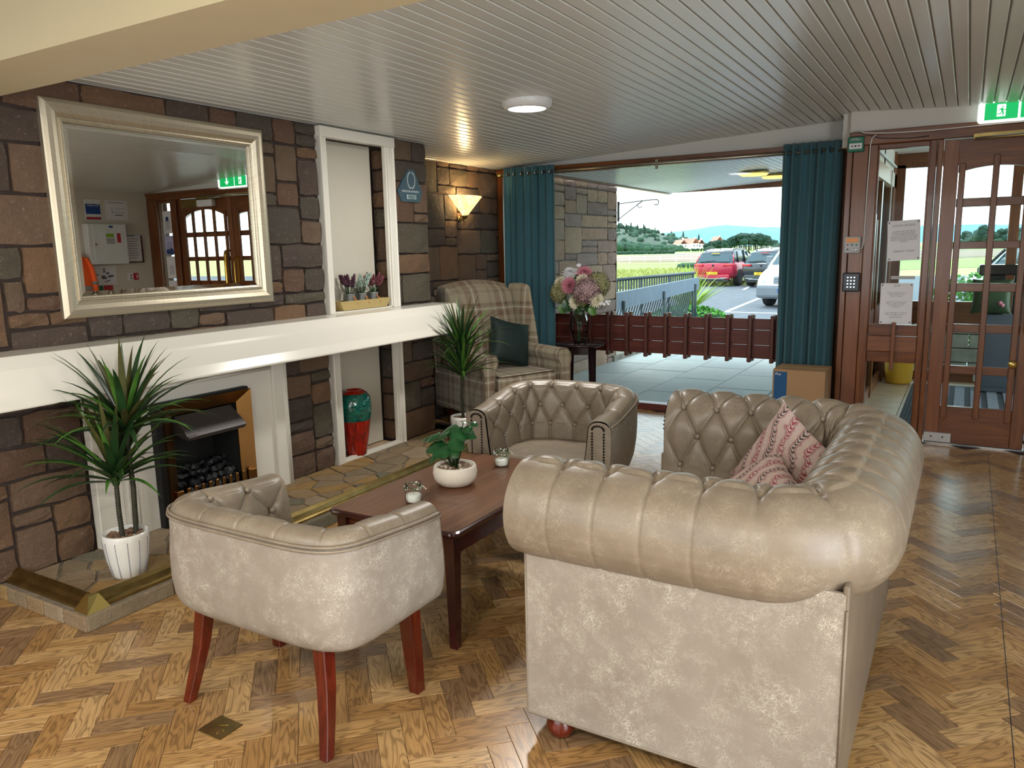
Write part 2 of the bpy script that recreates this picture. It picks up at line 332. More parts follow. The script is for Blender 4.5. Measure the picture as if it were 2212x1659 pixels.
# paisley / fern cushion
m = N('pink_fern_print'); co = m.coord('UV'); n1 = m.noise(co, 7, 2, 0.5, 1.5)
sp = m.n('ShaderNodeSeparateXYZ'); m.l(co, sp.inputs[0])
dg = m.math('ADD', m.math('MULTIPLY', sp.outputs['X'], 100.0), m.math('ADD', m.math('MULTIPLY', sp.outputs['Y'], 50.0), m.math('MULTIPLY', n1, 10.0)))
s1 = m.math('SINE', dg); veins = m.math('SINE', m.math('MULTIPLY', m.math('ADD', sp.outputs['Y'], m.math('MULTIPLY', m.math('ABSOLUTE', s1), 0.02)), 430.0))
x = m.ramp(m.math('MULTIPLY', m.math('ADD', s1, 1.0), 0.5), [(0.0, '#b8a49c'), (0.45, '#b49c94'), (0.62, '#8c5a60'), (0.8, '#b49c96')])
lf = m.math('MULTIPLY', m.math('GREATER_THAN', s1, 0.55), m.math('GREATER_THAN', veins, 0.1)); s2 = m.math('SINE', m.math('MULTIPLY', dg, 0.5))
x = m.mix(m.math('MULTIPLY', lf, m.math('GREATER_THAN', s2, 0.0)), x, '#3c3c38'); x = m.mix(m.math('MULTIPLY', lf, m.math('LESS_THAN', s2, 0.0)), x, '#8e3c48')
vo = m.n('ShaderNodeTexVoronoi'); vo.inputs['Scale'].default_value = 60; m.l(co, vo.inputs['Vector'])
x = m.mix(m.math('MULTIPLY', m.math('LESS_THAN', vo.outputs['Distance'], 0.16), 0.6), x, '#e8d8d0')
m.col(x); m.set(Roughness=0.9); M['fern'] = m.m
# alabaster shade, lit from within
m = N('lit_alabaster_glass'); co = m.coord('Object'); f = m.noise(co, 14, 4, 0.6, 2.0)
c = m.ramp(f, [(0.3, '#ffb860'), (0.55, '#ffe2a8'), (0.8, '#fff0cc')]); m.col(c); m.l(c, m.b.inputs['Emission Color']); m.set(Roughness=0.4); m.b.inputs['Emission Strength'].default_value = 1.3; M['shade'] = m.m
# herringbone floor planks (two versions: per-object and per-face attribute)
def plank_mat(name, attr):
    m = N(name)
    if attr:
        at = m.n('ShaderNodeAttribute'); at.attribute_name = 'tone'; rnd = at.outputs['Fac']
    else:
        oi = m.n('ShaderNodeObjectInfo'); rnd = oi.outputs['Random']
    tcx = m.n('ShaderNodeTexCoord'); ofs = m.n('ShaderNodeCombineXYZ'); m.l(m.math('MULTIPLY', rnd, 61.0), ofs.inputs[0]); m.l(m.math('MULTIPLY', rnd, 23.0), ofs.inputs[1])
    add = m.n('ShaderNodeVectorMath', operation='ADD'); m.l(tcx.outputs['UV'], add.inputs[0]); m.l(ofs.outputs[0], add.inputs[1])
    mp = m.n('ShaderNodeMapping'); mp.inputs['Scale'].default_value = (1.0, 5.5, 1); m.l(add.outputs[0], mp.inputs[0])
    base = m.ramp(rnd, [(0.0, '#9c7648'), (0.14, '#b08a58'), (0.3, '#84684a'), (0.40, '#b59160'), (0.55, '#a27d50'), (0.7, '#b89566'), (0.84, '#8e7050'), (0.92, '#ad8654')]); m.t.nodes[-1].color_ramp.interpolation = 'CONSTANT'
    # cathedral grain: warped rings
    nz_ = m.noise(mp.outputs[0], 3.2, 2, 0.5, 0.3); ring = m.math('SINE', m.math('MULTIPLY', nz_, 62.0))
    r01 = m.math('MULTIPLY', m.math('ADD', ring, 1.0), 0.5)
    mp2 = m.n('ShaderNodeMapping'); mp2.inputs['Scale'].default_value = (6, 110, 1); m.l(add.outputs[0], mp2.inputs[0]); fine = m.noise(mp2.outputs[0], 1.5, 4, 0.7)
    f = m.math('MULTIPLY', m.math('POWER', r01, 2.5), 0.5)
    x = m.mix(f, base, '#4a321c'); x = m.mix(m.math('MULTIPLY', m.ramp_bw(fine, 0.45, 0.7), 0.35), x, '#3c2816')
    m.col(x); m.set(Roughness=0.25); m.b.inputs['Specular IOR Level'].default_value = 0.5
    m.bump(fine, 0.1, 0.0006); return m.m
M['plank'] = plank_mat('oak_herringbone_plank', False); M['plank_far'] = plank_mat('oak_herringbone_plank_far', True)
m = N('pale_flagstone'); oi = m.n('ShaderNodeObjectInfo'); f = m.noise(m.coord('Object', rnd=True), 6, 6, 0.7)
m.col(m.mix(m.math('MULTIPLY', f, 0.5), m_c := m.ramp(oi.outputs['Random'], [(0.0, '#aab0b2'), (0.5, '#bcc0be'), (1.0, '#b0b8ba')]), '#6f7778')); m.set(Roughness=0.75); M['flag'] = m.m

# ------------------------------------------------------------------ geometry helpers
class MB:
    def __init__(s): s.v = []; s.f = []; s.uv = []; s.sm = []
    def add(s, vs, fs, uvs=None, smooth=False, mat=None):
        b = len(s.v)
        for p in vs:
            p = Vector(p); s.v.append(tuple(mat @ p) if mat is not None else tuple(p))
        for i, f in enumerate(fs):
            s.f.append(tuple(b + k for k in f)); s.uv.append(uvs[i] if uvs else None); s.sm.append(smooth)
        return s
    def box(s, c, d, rot=None, ch=0.0, top=None):
        """box centred at c with size d; ch chamfers all edges; top scales the upper face"""
        x, y, z = (k/2 for k in d); m = Matrix.Translation(Vector(c)) @ (rot.to_4x4() if rot is not None else Matrix.Identity(4))
        if ch <= 0:
            tx, ty = top if top else (1, 1)
            vs = [(-x, -y, -z), (x, -y, -z), (x, y, -z), (-x, y, -z), (-x*tx, -y*ty, z), (x*tx, -y*ty, z), (x*tx, y*ty, z), (-x*tx, y*ty, z)]
            return s.add(vs, [(0, 3, 2, 1), (4, 5, 6, 7), (0, 1, 5, 4), (1, 2, 6, 5), (2, 3, 7, 6), (3, 0, 4, 7)], mat=m)
        bm = bmesh.new(); bmesh.ops.create_cube(bm, size=1)
        for v in bm.verts: v.co = Vector((v.co.x*d[0], v.co.y*d[1], v.co.z*d[2]))
        bmesh.ops.bevel(bm, geom=bm.edges[:], offset=min(ch, min(d)*0.45), segments=2 if ch > 0.004 else 1, affect='EDGES', profile=0.5)
        return s.bm(bm, m)
    def bx(s, x0, x1, y0, y1, z0, z1, ch=0.0): return s.box(((x0+x1)/2, (y0+y1)/2, (z0+z1)/2), (x1-x0, y1-y0, z1-z0), ch=ch)
    def bm(s, bm, m=None, smooth=False):
        bm.verts.index_update(); s.add([v.co for v in bm.verts], [[v.index for v in f.verts] for f in bm.faces], smooth=smooth, mat=m); bm.free(); return s
    def tube(s, pts, r, n=8, caps=True, flat=None):
        pts = [Vector(p) for p in pts]; rs = r if isinstance(r, (list, tuple)) else [r]*len(pts); vs = []; fs = []
        prev = None
        for i, p in enumerate(pts):
            t = (pts[min(i+1, len(pts)-1)] - pts[max(i-1, 0)]).normalized()
            a = prev if prev is not None else (Vector((0, 0, 1)) if abs(t.z) < 0.9 else Vector((1, 0, 0)))
            u = t.cross(a).cross(t).normalized() if t.cross(a).length > 1e-6 else Vector((1, 0, 0)); prev = u; v = t.cross(u)
            for k in range(n):
                an = 2*PI*k/n; vs.append(p + (u*math.cos(an) + v*math.sin(an)*(flat or 1))*rs[i])
        for i in range(len(pts)-1):
            for k in range(n): fs.append((i*n+k, i*n+(k+1) % n, (i+1)*n+(k+1) % n, (i+1)*n+k))
        if caps: fs.append(tuple(range(n))[::-1]); fs.append(tuple((len(pts)-1)*n+k for k in range(n)))
        return s.add(vs, fs, smooth=True)
    def lathe(s, prof, n=32, c=(0, 0, 0), axis=None, smooth=True, sc=(1, 1)):
        vs = []; fs = []
        for r, z in prof:
            for k in range(n):
                a = 2*PI*k/n; vs.append((r*math.cos(a)*sc[0], r*math.sin(a)*sc[1], z))
        for i in range(len(prof)-1):
            for k in range(n): fs.append((i*n+k, i*n+(k+1) % n, (i+1)*n+(k+1) % n, (i+1)*n+k))
        if prof[0][0] > 1e-6: fs.append(tuple(range(n))[::-1])
        if prof[-1][0] > 1e-6: fs.append(tuple((len(prof)-1)*n+k for k in range(n)))
        m = Matrix.Translation(Vector(c)) @ (axis.to_4x4() if axis is not None else Matrix.Identity(4))
        return s.add(vs, fs, smooth=smooth, mat=m)
    def ico(s, c, r, sub=1, sc=(1, 1, 1), jit=0.0, rot=None):
        bm = bmesh.new(); bmesh.ops.create_icosphere(bm, subdivisions=sub, radius=1)
        for v in bm.verts:
            k = 1 + (R.random()-0.5)*2*jit; v.co = Vector((v.co.x*r*sc[0]*k, v.co.y*r*sc[1]*k, v.co.z*r*sc[2]*k))
        return s.bm(bm, Matrix.Translation(Vector(c)) @ (rot.to_4x4() if rot is not None else Matrix.Identity(4)), smooth=jit < 0.2)
    def grid(s, fn, nu, nv, smooth=True, uv=None, wrap_u=False, flip=False):
        vs = [fn(i/nu, j/nv) for j in range(nv+1) for i in range(nu+1)]; fs = []; uvs = []
        W = nu+1
        for j in range(nv):
            for i in range(nu):
                q = (j*W+i, j*W+i+1, (j+1)*W+i+1, (j+1)*W+i)
                if flip: q = q[::-1]
                fs.append(q)
                if uv:
                    c = [(i, j), (i+1, j), (i+1, j+1), (i, j+1)]
                    if flip: c = c[::-1]
                    uvs.append([uv(a/nu, b/nv) for a, b in c])
        return s.add(vs, fs, uvs if uv else None, smooth)
    def prism(s, poly, z0, z1, m=None, smooth=False):
        n = len(poly); vs = [(x, y, z0) for x, y in poly] + [(x, y, z1) for x, y in poly]
        fs = [tuple(range(n))[::-1], tuple(range(n, 2*n))] + [(i, (i+1) % n, n+(i+1) % n, n+i) for i in range(n)]
        return s.add(vs, fs, mat=m, smooth=smooth)
    def mesh(s, name, mat, boxuv=False):
        me = bpy.data.meshes.new(name); me.from_pydata(s.v, [], s.f)
        me.polygons.foreach_set('use_smooth', s.sm)
        if any(u is not None for u in s.uv):
            l = me.uv_layers.new(name='UVMap')
            for p, u in zip(me.polygons, s.uv):
                if u:
                    for li, q in zip(p.loop_indices, u): l.data[li].uv = q
        elif boxuv:
            l = me.uv_layers.new(name='UVMap')
            for p in me.polygons:
                n = p.normal; ax = max(range(3), key=lambda i: abs(n[i]))
                for li in p.loop_indices:
                    co = me.vertices[me.loops[li].vertex_index].co
                    l.data[li].uv = ((co.y, co.z), (co.x, co.z), (co.x, co.y))[ax]
        if mat is not None: me.materials.append(M[mat] if isinstance(mat, str) else mat)
        me.update(); return me
def link(name, me, parent=None, loc=None, rot=None):
    o = bpy.data.objects.new(name, me); C.objects.link(o)
    if parent is not None: o.parent = parent
    if loc is not None: o.location = loc
    if rot is not None: o.rotation_euler = rot
    return o
def part(name, mb, mat, parent, label=None, world=False, boxuv=False, sub=0):
    me = mb.mesh(name, mat, boxuv)
    if world and parent is not None:
        p = parent; mm = Matrix.Identity(4)
        while p is not None: mm = p.matrix_basis @ mm; p = p.parent
        me.transform(mm.inverted())
    o = link(name, me, parent)
    if label: o['label'] = label
    if sub: sm = o.modifiers.new('sub', 'SUBSURF'); sm.levels = sub; sm.render_levels = sub
    return o
def tag(o, label, cat, group=None):
    o['label'] = label; o['category'] = cat
    if group: o['group'] = group
    return o
def thing(name, label, cat, loc=(0, 0, 0), rz=0.0, group=None):
    o = bpy.data.objects.new(name, None); C.objects.link(o); o.empty_display_size = 0.1
    o.location = loc; o.rotation_euler = (0, 0, rz); return tag(o, label, cat, group)
def solo(name, mb, mat, label, cat, group=None, boxuv=False):
    vs = mb.v; c = Vector((sum(v[0] for v in vs)/len(vs), sum(v[1] for v in vs)/len(vs), min(v[2] for v in vs)))
    me = mb.mesh(name, mat, boxuv); me.transform(Matrix.Translation(-c)); o = link(name, me, None, c); return tag(o, label, cat, group)
def struct(name, mb, mat, parent=None):
    o = link(name, mb.mesh(name, mat), parent)
    if parent is None: o['kind'] = 'structure'
    return o
def struct_root(name, loc=(0, 0, 0)):
    o = bpy.data.objects.new(name, None); C.objects.link(o); o.location = loc; o['kind'] = 'structure'; return o
def copy_tree(o, parent=None):
    c = o.copy(); C.objects.link(c)
    if parent is not None: c.parent = parent
    for ch in list(o.children): copy_tree(ch, c)
    return c
def Rx(a): return Matrix.Rotation(a, 3, 'X')
def Ry(a): return Matrix.Rotation(a, 3, 'Y')
def Rz(a): return Matrix.Rotation(a, 3, 'Z')
def text(name, s, size, mat, parent, loc, rot, align='CENTER', thick=0.0006, mirror=False, label=None):
    cu = bpy.data.curves.new(name, 'FONT'); cu.body = s; cu.size = size; cu.align_x = align; cu.align_y = 'CENTER'; cu.extrude = thick; cu.resolution_u = 2
    to = bpy.data.objects.new(name, cu); me = bpy.data.meshes.new_from_object(to); bpy.data.objects.remove(to)
    if mirror: me.transform(Matrix.Scale(-1, 4, (1, 0, 0))); me.flip_normals()
    me.materials.clear(); me.materials.append(M[mat])
    o = link(name, me, parent, loc, rot)
    if label: o['label'] = label
    return o

# ------------------------------------------------------------------ room shell
def ceil_z(x): return 2.300 + 0.052*x if x < 2.8 else 2.4456 - 0.052*(x-2.8)
fl = MB(); fl.bx(-1.2, 5.9, -1.8, 6.75, -0.12, -0.004)
floor = struct('floor', fl, 'mortar')
# herringbone planks
Wp = 0.08; n_ = 3; cells = []
c45 = math.cos(PI/4)
def to_world(a, b): return (a*c45 - b*c45)*Wp + 2.0, (a*c45 + b*c45)*Wp + 2.0
camp = Vector((3.6179, 0.0, 1.492))
def inside(x, y):
    if y > 6.68 or y < -1.7 or x > 5.6 or x < -0.45: return False
    if x > 2.78 and y > 6.36: return False
    if x < 0.52 and 1.72 < y < 4.85: return False
    if x < -0.1 and y < 4.9: return False
    return True
for j in range(-110, 110):
    for k in range(-24, 24):
        x0 = j + 2*n_*k; cells.append((x0, j, 0))
        y0 = j - 2*n_ + 1 + 2*n_*k; cells.append((j, y0, 1))
pl = []
for x0, y0, o in cells:
    cx, cy = (x0 + n_/2, y0 + 0.5) if o == 0 else (x0 + 0.5, y0 + n_/2)
    wx, wy = to_world(cx, cy)
    if inside(wx, wy):
        d = Vector((wx, wy, 0)) - camp; f = d.dot(fwd); vis = False
        if f > 0.3:
            px = 1106 + 1655.65*d.dot(r2)/f; py = 829.5 - 1655.65*d.dot(u2)/f; vis = -40 < px < 2250 and py < 1700
            if 1150 < px < 1790 and py > 1080: vis = False
        pl.append((0 if vis else 1, d.length, wx, wy, o))
pl.sort()
def plank_mesh(L, W_, tone=None):
    mb = MB(); g = 0.0006; x, y = L/2-g, W_/2-g; c = 0.0008
    vs = [(-x, -y, -0.004), (x, -y, -0.004), (x, y, -0.004), (-x, y, -0.004), (-x, -y, -c), (x, -y, -c), (x, y, -c), (-x, y, -c), (-x+c, -y+c, 0), (x-c, -y+c, 0), (x-c, y-c, 0), (-x+c, y-c, 0)]
    fs = [(0, 1, 5, 4), (1, 2, 6, 5), (2, 3, 7, 6), (3, 0, 4, 7), (4, 5, 9, 8), (5, 6, 10, 9), (6, 7, 11, 10), (7, 4, 8, 11), (8, 9, 10, 11)]
    uvs = [[(vs[k][0], vs[k][1]) for k in f] for f in fs]
    return mb, vs, fs, uvs
mb, vs, fs, uvs = plank_mesh(n_*Wp, Wp); mb.add(vs, fs, uvs); pm = mb.mesh('plank', 'plank')
for i, (_, dd, wx, wy, o) in enumerate(pl[:300]):
    link('plank', pm, floor, (wx, wy, 0), (0, 0, PI/4 + (PI/2 if o else 0)))
far = MB(); tones = []
for (_, dd, wx, wy, o) in pl[300:]:
    m_ = Matrix.Translation((wx, wy, 0)) @ Matrix.Rotation(PI/4 + (PI/2 if o else 0), 4, 'Z'); far.add(vs, fs, uvs, mat=m_); tones += [R.random()]*len(fs)
fo = link('floor_planks', far.mesh('floor_planks', 'plank_far'), floor); fo['kind'] = 'stuff'
at = fo.data.attributes.new('tone', 'FLOAT', 'FACE'); at.data.foreach_set('value', tones)
# seam strip running towards the door
part('floor_seam', MB().bx(3.835, 3.8375, -1.0, 6.3, 0.0, 0.0006), 'dark_pl', floor)
# brass floor socket cover
t = thing('floor_socket_cover', 'small square tarnished brass plate set flat in the floor by the near tub chair', 'floor plate', (1.655, 1.436, 0))
part('plate', MB().box((0, 0, 0.002), (0.106, 0.094, 0.004), ch=0.0015), 'brass_old', t)
mb = MB()
for a, b in (((-.01, .03), (.02, -.03)), ((-.02, .0), (.015, .02)), ((.0, .0), (.03, -.01))): mb.tube([(a[0], a[1], 0.0041), (b[0], b[1], 0.0041)], 0.0008, 4)
part('scratches', mb, 'brass', t)

# ceiling: boards follow a shallow pitch with its ridge at x = 2.8
ce = MB()
for x0, x1 in ((-0.6, 2.8), (2.8, 5.75)):
    z0, z1 = ceil_z(x0)+0.012, ceil_z(x1)+0.012
    ce.add([(x0, -1.9, z0), (x1, -1.9, z1), (x1, 6.8, z1), (x0, 6.8, z0), (x0, -1.9, z0+0.08), (x1, -1.9, z1+0.08), (x1, 6.8, z1+0.08), (x0, 6.8, z0+0.08)],
           [(0, 1, 2, 3), (7, 6, 5, 4), (0, 4, 5, 1), (1, 5, 6, 2), (2, 6, 7, 3), (3, 7, 4, 0)])
ceiling = struct('ceiling', ce, 'ceil_gap')
def board_mesh(L):
    mb = MB(); wd = 0.0625; prof = [(-wd/2, 0.012), (-wd/2, 0.004), (-wd/2+0.004, 0.0), (wd/2-0.004, 0.0), (wd/2, 0.004), (wd/2, 0.012)]
    m_ = len(prof); vs_ = [(x, -L/2, z) for x, z in prof] + [(x, L/2, z) for x, z in prof]
    fs_ = [(i, i+1, m_+i+1, m_+i) for i in range(m_-1)] + [tuple(range(m_))[::-1], tuple(range(m_, 2*m_))]
    return mb.add(vs_, fs_).mesh('ceiling_board', 'ceil')
Lb = 6.72 - 1.72
bmA = board_mesh(Lb); bmB = board_mesh(6.38-1.72)
x = -0.46
while x < 5.62:
    a = math.atan(0.052) * (-1 if x < 2.8 else 1)
    if x < 2.78: link('ceiling_board', bmA, ceiling, (x, 1.72+Lb/2, ceil_z(x)), (0, a, 0))
    else: link('ceiling_board', bmB, ceiling, (x, 1.72+(6.38-1.72)/2, ceil_z(x)), (0, a, 0))
    x += 0.0698
# dropped beam / soffit near the camera
bz = 2.16
mb = MB(); mb.bx(-0.05, 5.7, 1.50, 1.80, bz, 2.46)
beam = struct('trim_1', mb, 'cream')
mb = MB(); mb.bx(-0.05, 5.7, -1.9, 1.50, 2.395, 2.47); part('soffit_ceiling', mb, 'cream', beam)

# stone walls ------------------------------------------------------
def ashlar(x0, x1, z0, z1, cw, ch, seed, skip=None):
    """random squared rubble: list of rectangles filling the wall"""
    rr = random.Random(seed); nx = int(round((x1-x0)/cw)); nz = int(round((z1-z0)/ch)); used = [[False]*nx for _ in range(nz)]
    if skip:
        for j in range(nz):
            for i in range(nx):
                a, b = x0+(i+.5)*cw, z0+(j+.5)*ch
                if skip(a, b): used[j][i] = True
    sizes = [(4, 3), (3, 2), (4, 2), (5, 2), (3, 3), (2, 2), (3, 4), (2, 1), (3, 1), (5, 3), (4, 1), (2, 3), (6, 2), (1, 2)]
    wts = [9, 9, 9, 6, 8, 5, 6, 2, 3, 5, 2, 4, 3, 1]; res = []
    for j in range(nz):
        for i in range(nx):
            if used[j][i]: continue
            mw_ = 0
            while i+mw_ < nx and not used[j][i+mw_] and mw_ < 7: mw_ += 1
            for _ in range(14):
                a, b = rr.choices(sizes, wts)[0]
                if a <= mw_ and j+b <= nz and not (mw_-a == 1) and all(not used[j+q][i+p] for p in range(a) for q in range(b)): break
            else:
                a, b = min(mw_, 2), 1
            for p in range(a):
                for q in range(b): used[j+q][i+p] = True
            res.append((x0+i*cw, x0+(i+a)*cw, z0+j*ch, z0+(j+b)*ch))
    return res
stone_cache = {}
def stone_mesh(wd, hg, mat, variant, joint=0.010, depth=0.035, proud=0.014):
    key = (round(wd, 2), round(hg, 2), mat, variant)
    if key in stone_cache: return stone_cache[key]
    rr = random.Random(int(wd*1000)*7919+int(hg*1000)*31+variant); wx, hz = wd/2-joint/2, hg/2-joint/2; nx, nz_ = 3, 3
    def pt(i, j, d):
        u, v = i/nx*2-1, j/nz_*2-1; return (u*wx, v*hz, d)
    vs_ = []; fr = {}
    for j in range(nz_+1):
        for i in range(nx+1):
            e = i in (0, nx) or j in (0, nz_); cn = i in (0, nx) and j in (0, nz_)
            x_, z_, _ = pt(i, j, 0); k = 0.86 if cn else (0.955 if e else 1.0)
            jx, jz = (rr.uniform(-.006, .006) for _ in range(2))
            if cn: x_ *= 1-0.006/wx; z_ *= 1-0.006/hz
            elif i in (0, nx): x_ *= 1-0.002/wx
            elif j in (0, nz_): z_ *= 1-0.002/hz
            y_ = -(proud + rr.uniform(-0.005, 0.007)) if not e else -(proud-0.010+rr.uniform(-0.003, 0.004))
            vs_.append((x_+(jx if not cn else 0), y_, z_+(jz if not cn else 0)))
    ring = [(i, 0) for i in range(nx+1)] + [(nx, j) for j in range(1, nz_+1)] + [(i, nz_) for i in range(nx-1, -1, -1)] + [(0, j) for j in range(nz_-1, 0, -1)]
    b = len(vs_)
    for (i, j) in ring:
        q = vs_[j*(nx+1)+i]; vs_.append((q[0]*1.01, depth-proud, q[2]*1.01))
    fs_ = [(j*(nx+1)+i, j*(nx+1)+i+1, (j+1)*(nx+1)+i+1, (j+1)*(nx+1)+i) for j in range(nz_) for i in range(nx)]
    m_ = len(ring)
    for k in range(m_):
        a0 = ring[k][1]*(nx+1)+ring[k][0]; a1 = ring[(k+1) % m_][1]*(nx+1)+ring[(k+1) % m_][0]; fs_.append((a1, a0, b+k, b+(k+1) % m_))
    me = MB().add(vs_, fs_, smooth=False).mesh('stone', mat); stone_cache[key] = me; return me
def stone_wall(parent, rects, place, mat, name='stone', **kw):
    for (a0, a1, b0, b1) in rects:
        me = stone_mesh(a1-a0, b1-b0, mat, R.randint(0, 2), **kw); loc, rz = place((a0+a1)/2, (b0+b1)/2); link(name, me, parent, loc, (0, 0, rz))
# wall_left: chimney breast, plane x = 0, facing +x.  local -y of the stone must face +x -> rotate +90 deg
wl = MB()
wl.bx(-0.5, -0.014, -1.9, 2.50, 0.0, 2.36); wl.bx(-0.5, -0.014, 2.925, 3.79, 0.0, 2.36); wl.bx(-0.5, -0.014, 2.50, 2.925, 0.0, 0.09); wl.bx(-0.5, -0.014, 2.50, 2.925, 0.665, 2.36); wl.bx(-0.5, -0.17, 2.50, 2.925, 0.09, 0.665)
wl.bx(-0.5, -0.014, 4.455, 4.885, 0, 2.36); wl.bx(-0.5, -0.17, 3.79, 4.455, 0, 2.36)
wl.bx(-0.17, -0.014, 3.79, 4.455, 2.235, 2.36); wl.bx(-0.17, -0.014, 3.79, 4.455, 0.0, 0.07); 
wall_left = struct('wall_left', wl, 'mortar')
def skipL(y, z):
    if 3.74 < y < 4.44: return True
    if 2.08 < y < 3.28 and z < 0.93: return True
    if 2.06 < y < 3.19 and 1.28 < z < 2.14: return True
    return False
rects = [r for r in ashlar(1.24, 4.89, 0.07, 2.30, 0.0890, 0.0743, 11, skipL)]
stone_wall(wall_left, rects, lambda a, b: ((0.0, a, b), PI/2), 'stone')
rects = ashlar(-1.2, 1.24, 0.0, 2.30, 0.16, 0.1395, 5); stone_wall(wall_left, rects, lambda a, b: ((0.0, a, b), PI/2), 'stone')
# return of the chimney breast and jamb inside the niche
rects = ashlar(-0.16, 0.0, 0.08, 2.24, 0.08, 0.08, 9); 
rects = [(-0.155, -0.012, z0_, z0_+h_) for z0_, h_ in ((0.09, .15), (0.24, .2), (.44, .12), (.56, .22), (.78, .1), (.9, .16), (1.1, .2), (1.3, .13), (1.43, .24), (1.67, .14), (1.81, .12), (1.93, .15), (2.08, .14))]
stone_wall(wall_left, rects, lambda a, b: ((a, 4.437, b), 0.0), 'stone')
# white recess lining (two-part), back wall of the niche
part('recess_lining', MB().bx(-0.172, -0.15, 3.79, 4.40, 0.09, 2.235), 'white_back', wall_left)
part('recess_lining', MB().bx(-0.15, -0.014, 3.788, 3.80, 0.09, 2.235), 'white', wall_left)
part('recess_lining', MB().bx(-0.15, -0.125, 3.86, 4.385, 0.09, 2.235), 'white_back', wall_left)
part('recess_tile', MB().bx(-0.15, 0.0, 3.80, 4.40, 0.07, 0.082), 'tile', wall_left)
# wall_back_left: the recessed stone wall with the lamp, plane x = -0.48
wb = MB(); wb.bx(-0.75, -0.494, 4.80, 6.86, 0, 2.36)
wall_rec = struct('wall_recess', wb, 'mortar')
rects = ashlar(4.90, 6.87, 0.0, 2.31, 0.0985, 0.077, 23); stone_wall(wall_rec, rects, lambda a, b: ((-0.48, a, b), PI/2), 'stone')
# outdoor continuation of that wall
wo = MB(); wo.bx(-0.75, -0.45, 6.86, 9.62, -0.3, 2.30)
wall_out = struct('wall_outside', wo, 'mortar_out')
rects = ashlar(6.87, 9.65, -0.03, 2.29, 0.155, 0.0773, 31); stone_wall(wall_out, rects, lambda a, b: ((-0.435, a, b), PI/2), 'stone_out')
rects = ashlar(-0.75, -0.42, -0.03, 2.29, 0.165, 0.145, 33); stone_wall(wall_out, rects, lambda a, b: ((a, 9.64, b), PI), 'stone_out')
# right wall, rear walls
wall_right = struct('wall_right', MB().bx(5.64, 5.8, 2.0, 6.6, 0, 2.45).bx(5.64, 5.8, -1.9, -0.8, 0, 2.45).bx(5.64, 5.8, -0.8, 2.0, 0, 0.55).bx(5.64, 5.8, -0.8, 2.0, 2.12, 2.45), 'white_wall')
struct('wall_rear', MB().bx(-0.6, 0.3, -1.95, -1.8, 0, 2.5).bx(3.7, 5.8, -1.95, -1.8, 0, 2.5).bx(0.3, 3.7, -1.95, -1.8, 0, 0.55).bx(0.3, 3.7, -1.95, -1.8, 2.15, 2.5), 'white_wall')
struct('baseboard_right', MB().bx(5.62, 5.64, -1.8, 6.36, 0, 0.1, ch=0.004), 'joinery_h')
# window wall lintel (plaster) and door wall lintel
def wedge(x0, x1, y0, y1, zb0, zb1, over=0.02):
    return MB().add([(x0, y0, zb0), (x1, y0, zb1), (x1, y1, zb1), (x0, y1, zb0), (x0, y0, ceil_z(x0)+over), (x1, y0, ceil_z(x1)+over), (x1, y1, ceil_z(x1)+over), (x0, y1, ceil_z(x0)+over)],
        [(0, 3, 2, 1), (4, 5, 6, 7), (0, 1, 5, 4), (1, 2, 6, 5), (2, 3, 7, 6), (3, 0, 4, 7)])
wall_front = struct('wall_front', wedge(-0.5, 2.80, 6.72, 6.86, 2.262, 2.262), 'plaster')
part('lintel', wedge(2.80, 5.64, 6.38, 6.5, 2.288, 2.288, 0.03), 'plaster', wall_front)
part('return', MB().bx(2.74, 2.80, 6.44, 6.86, 2.2, 2.46), 'plaster', wall_front)

# ------------------------------------------------------------------ big window (window_1)
win = struct_root('window_1', (1.15, 6.72, 0))
def wpart(name, mb, mat, label=None): return part(name, mb, mat, win, label, world=True)
wpart('window_head', MB().bx(-0.46, 2.78, 6.69, 6.78, 2.205, 2.262, ch=0.004), 'joinery_h')
wpart('window_head', MB().bx(-0.46, 2.78, 6.66, 6.70, 2.235, 2.270, ch=0.003), 'joinery_h')
wpart('window_sill', MB().bx(-0.46, 2.78, 6.66, 6.78, 0.0, 0.062, ch=0.004), 'rail')
wpart('window_jamb', MB().bx(2.71, 2.78, 6.68, 6.78, 0.062, 2.205, ch=0.004), 'joinery')
wpart('window_jamb', MB().bx(-0.46, -0.40, 6.68, 6.78, 0.062, 2.205, ch=0.004), 'joinery')
wpart('pane', MB().bx(-0.40, 2.71, 6.735, 6.741, 0.062, 2.205), 'pane')
for z0, z1 in ((0.53, 0.645), (0.648, 0.775), (0.778, 0.872)): wpart('rail_board', MB().bx(-0.40, 2.71, 6.695, 6.722, z0, z1, ch=0.004), 'rail')
xs_ = 0.362
while xs_ < 2.7:
    wpart('rail_slat', MB().bx(xs_-0.016, xs_+0.016, 6.645, 6.695, 0.50, 0.905, ch=0.006), 'rail_v')
    wpart('rail_slat', MB().bx(xs_-0.016, xs_+0.016, 6.745, 6.79, 0.50, 0.905, ch=0.006), 'joinery_lt')
    xs_ += 0.1875
# curtain pole
t = thing('curtain_pole', 'long brushed metal curtain pole above the large window', 'curtain pole', (1.2, 6.5, 2.2))
part('pole', MB().tube([(-0.30, 6.5, 2.2), (2.77, 6.5, 2.2)], 0.013, 12), 'curtain_rod', t, world=True)
for fx in (-0.33, 2.78): part('finial', MB().lathe([(0, -0.03), (0.018, -0.02), (0.023, 0), (0.018, 0.02), (0.012, 0.03)], 14, (fx, 6.5, 2.2), Ry(PI/2)), 'brass_old', t, world=True)
for fx in (1.2, 2.66, -0.1): part('bracket', MB().bx(fx-0.008, fx+0.008, 6.5, 6.665, 2.19, 2.206).bx(fx-0.012, fx+0.012, 6.655, 6.665, 2.17, 2.25), 'curtain_rod', t, world=True)
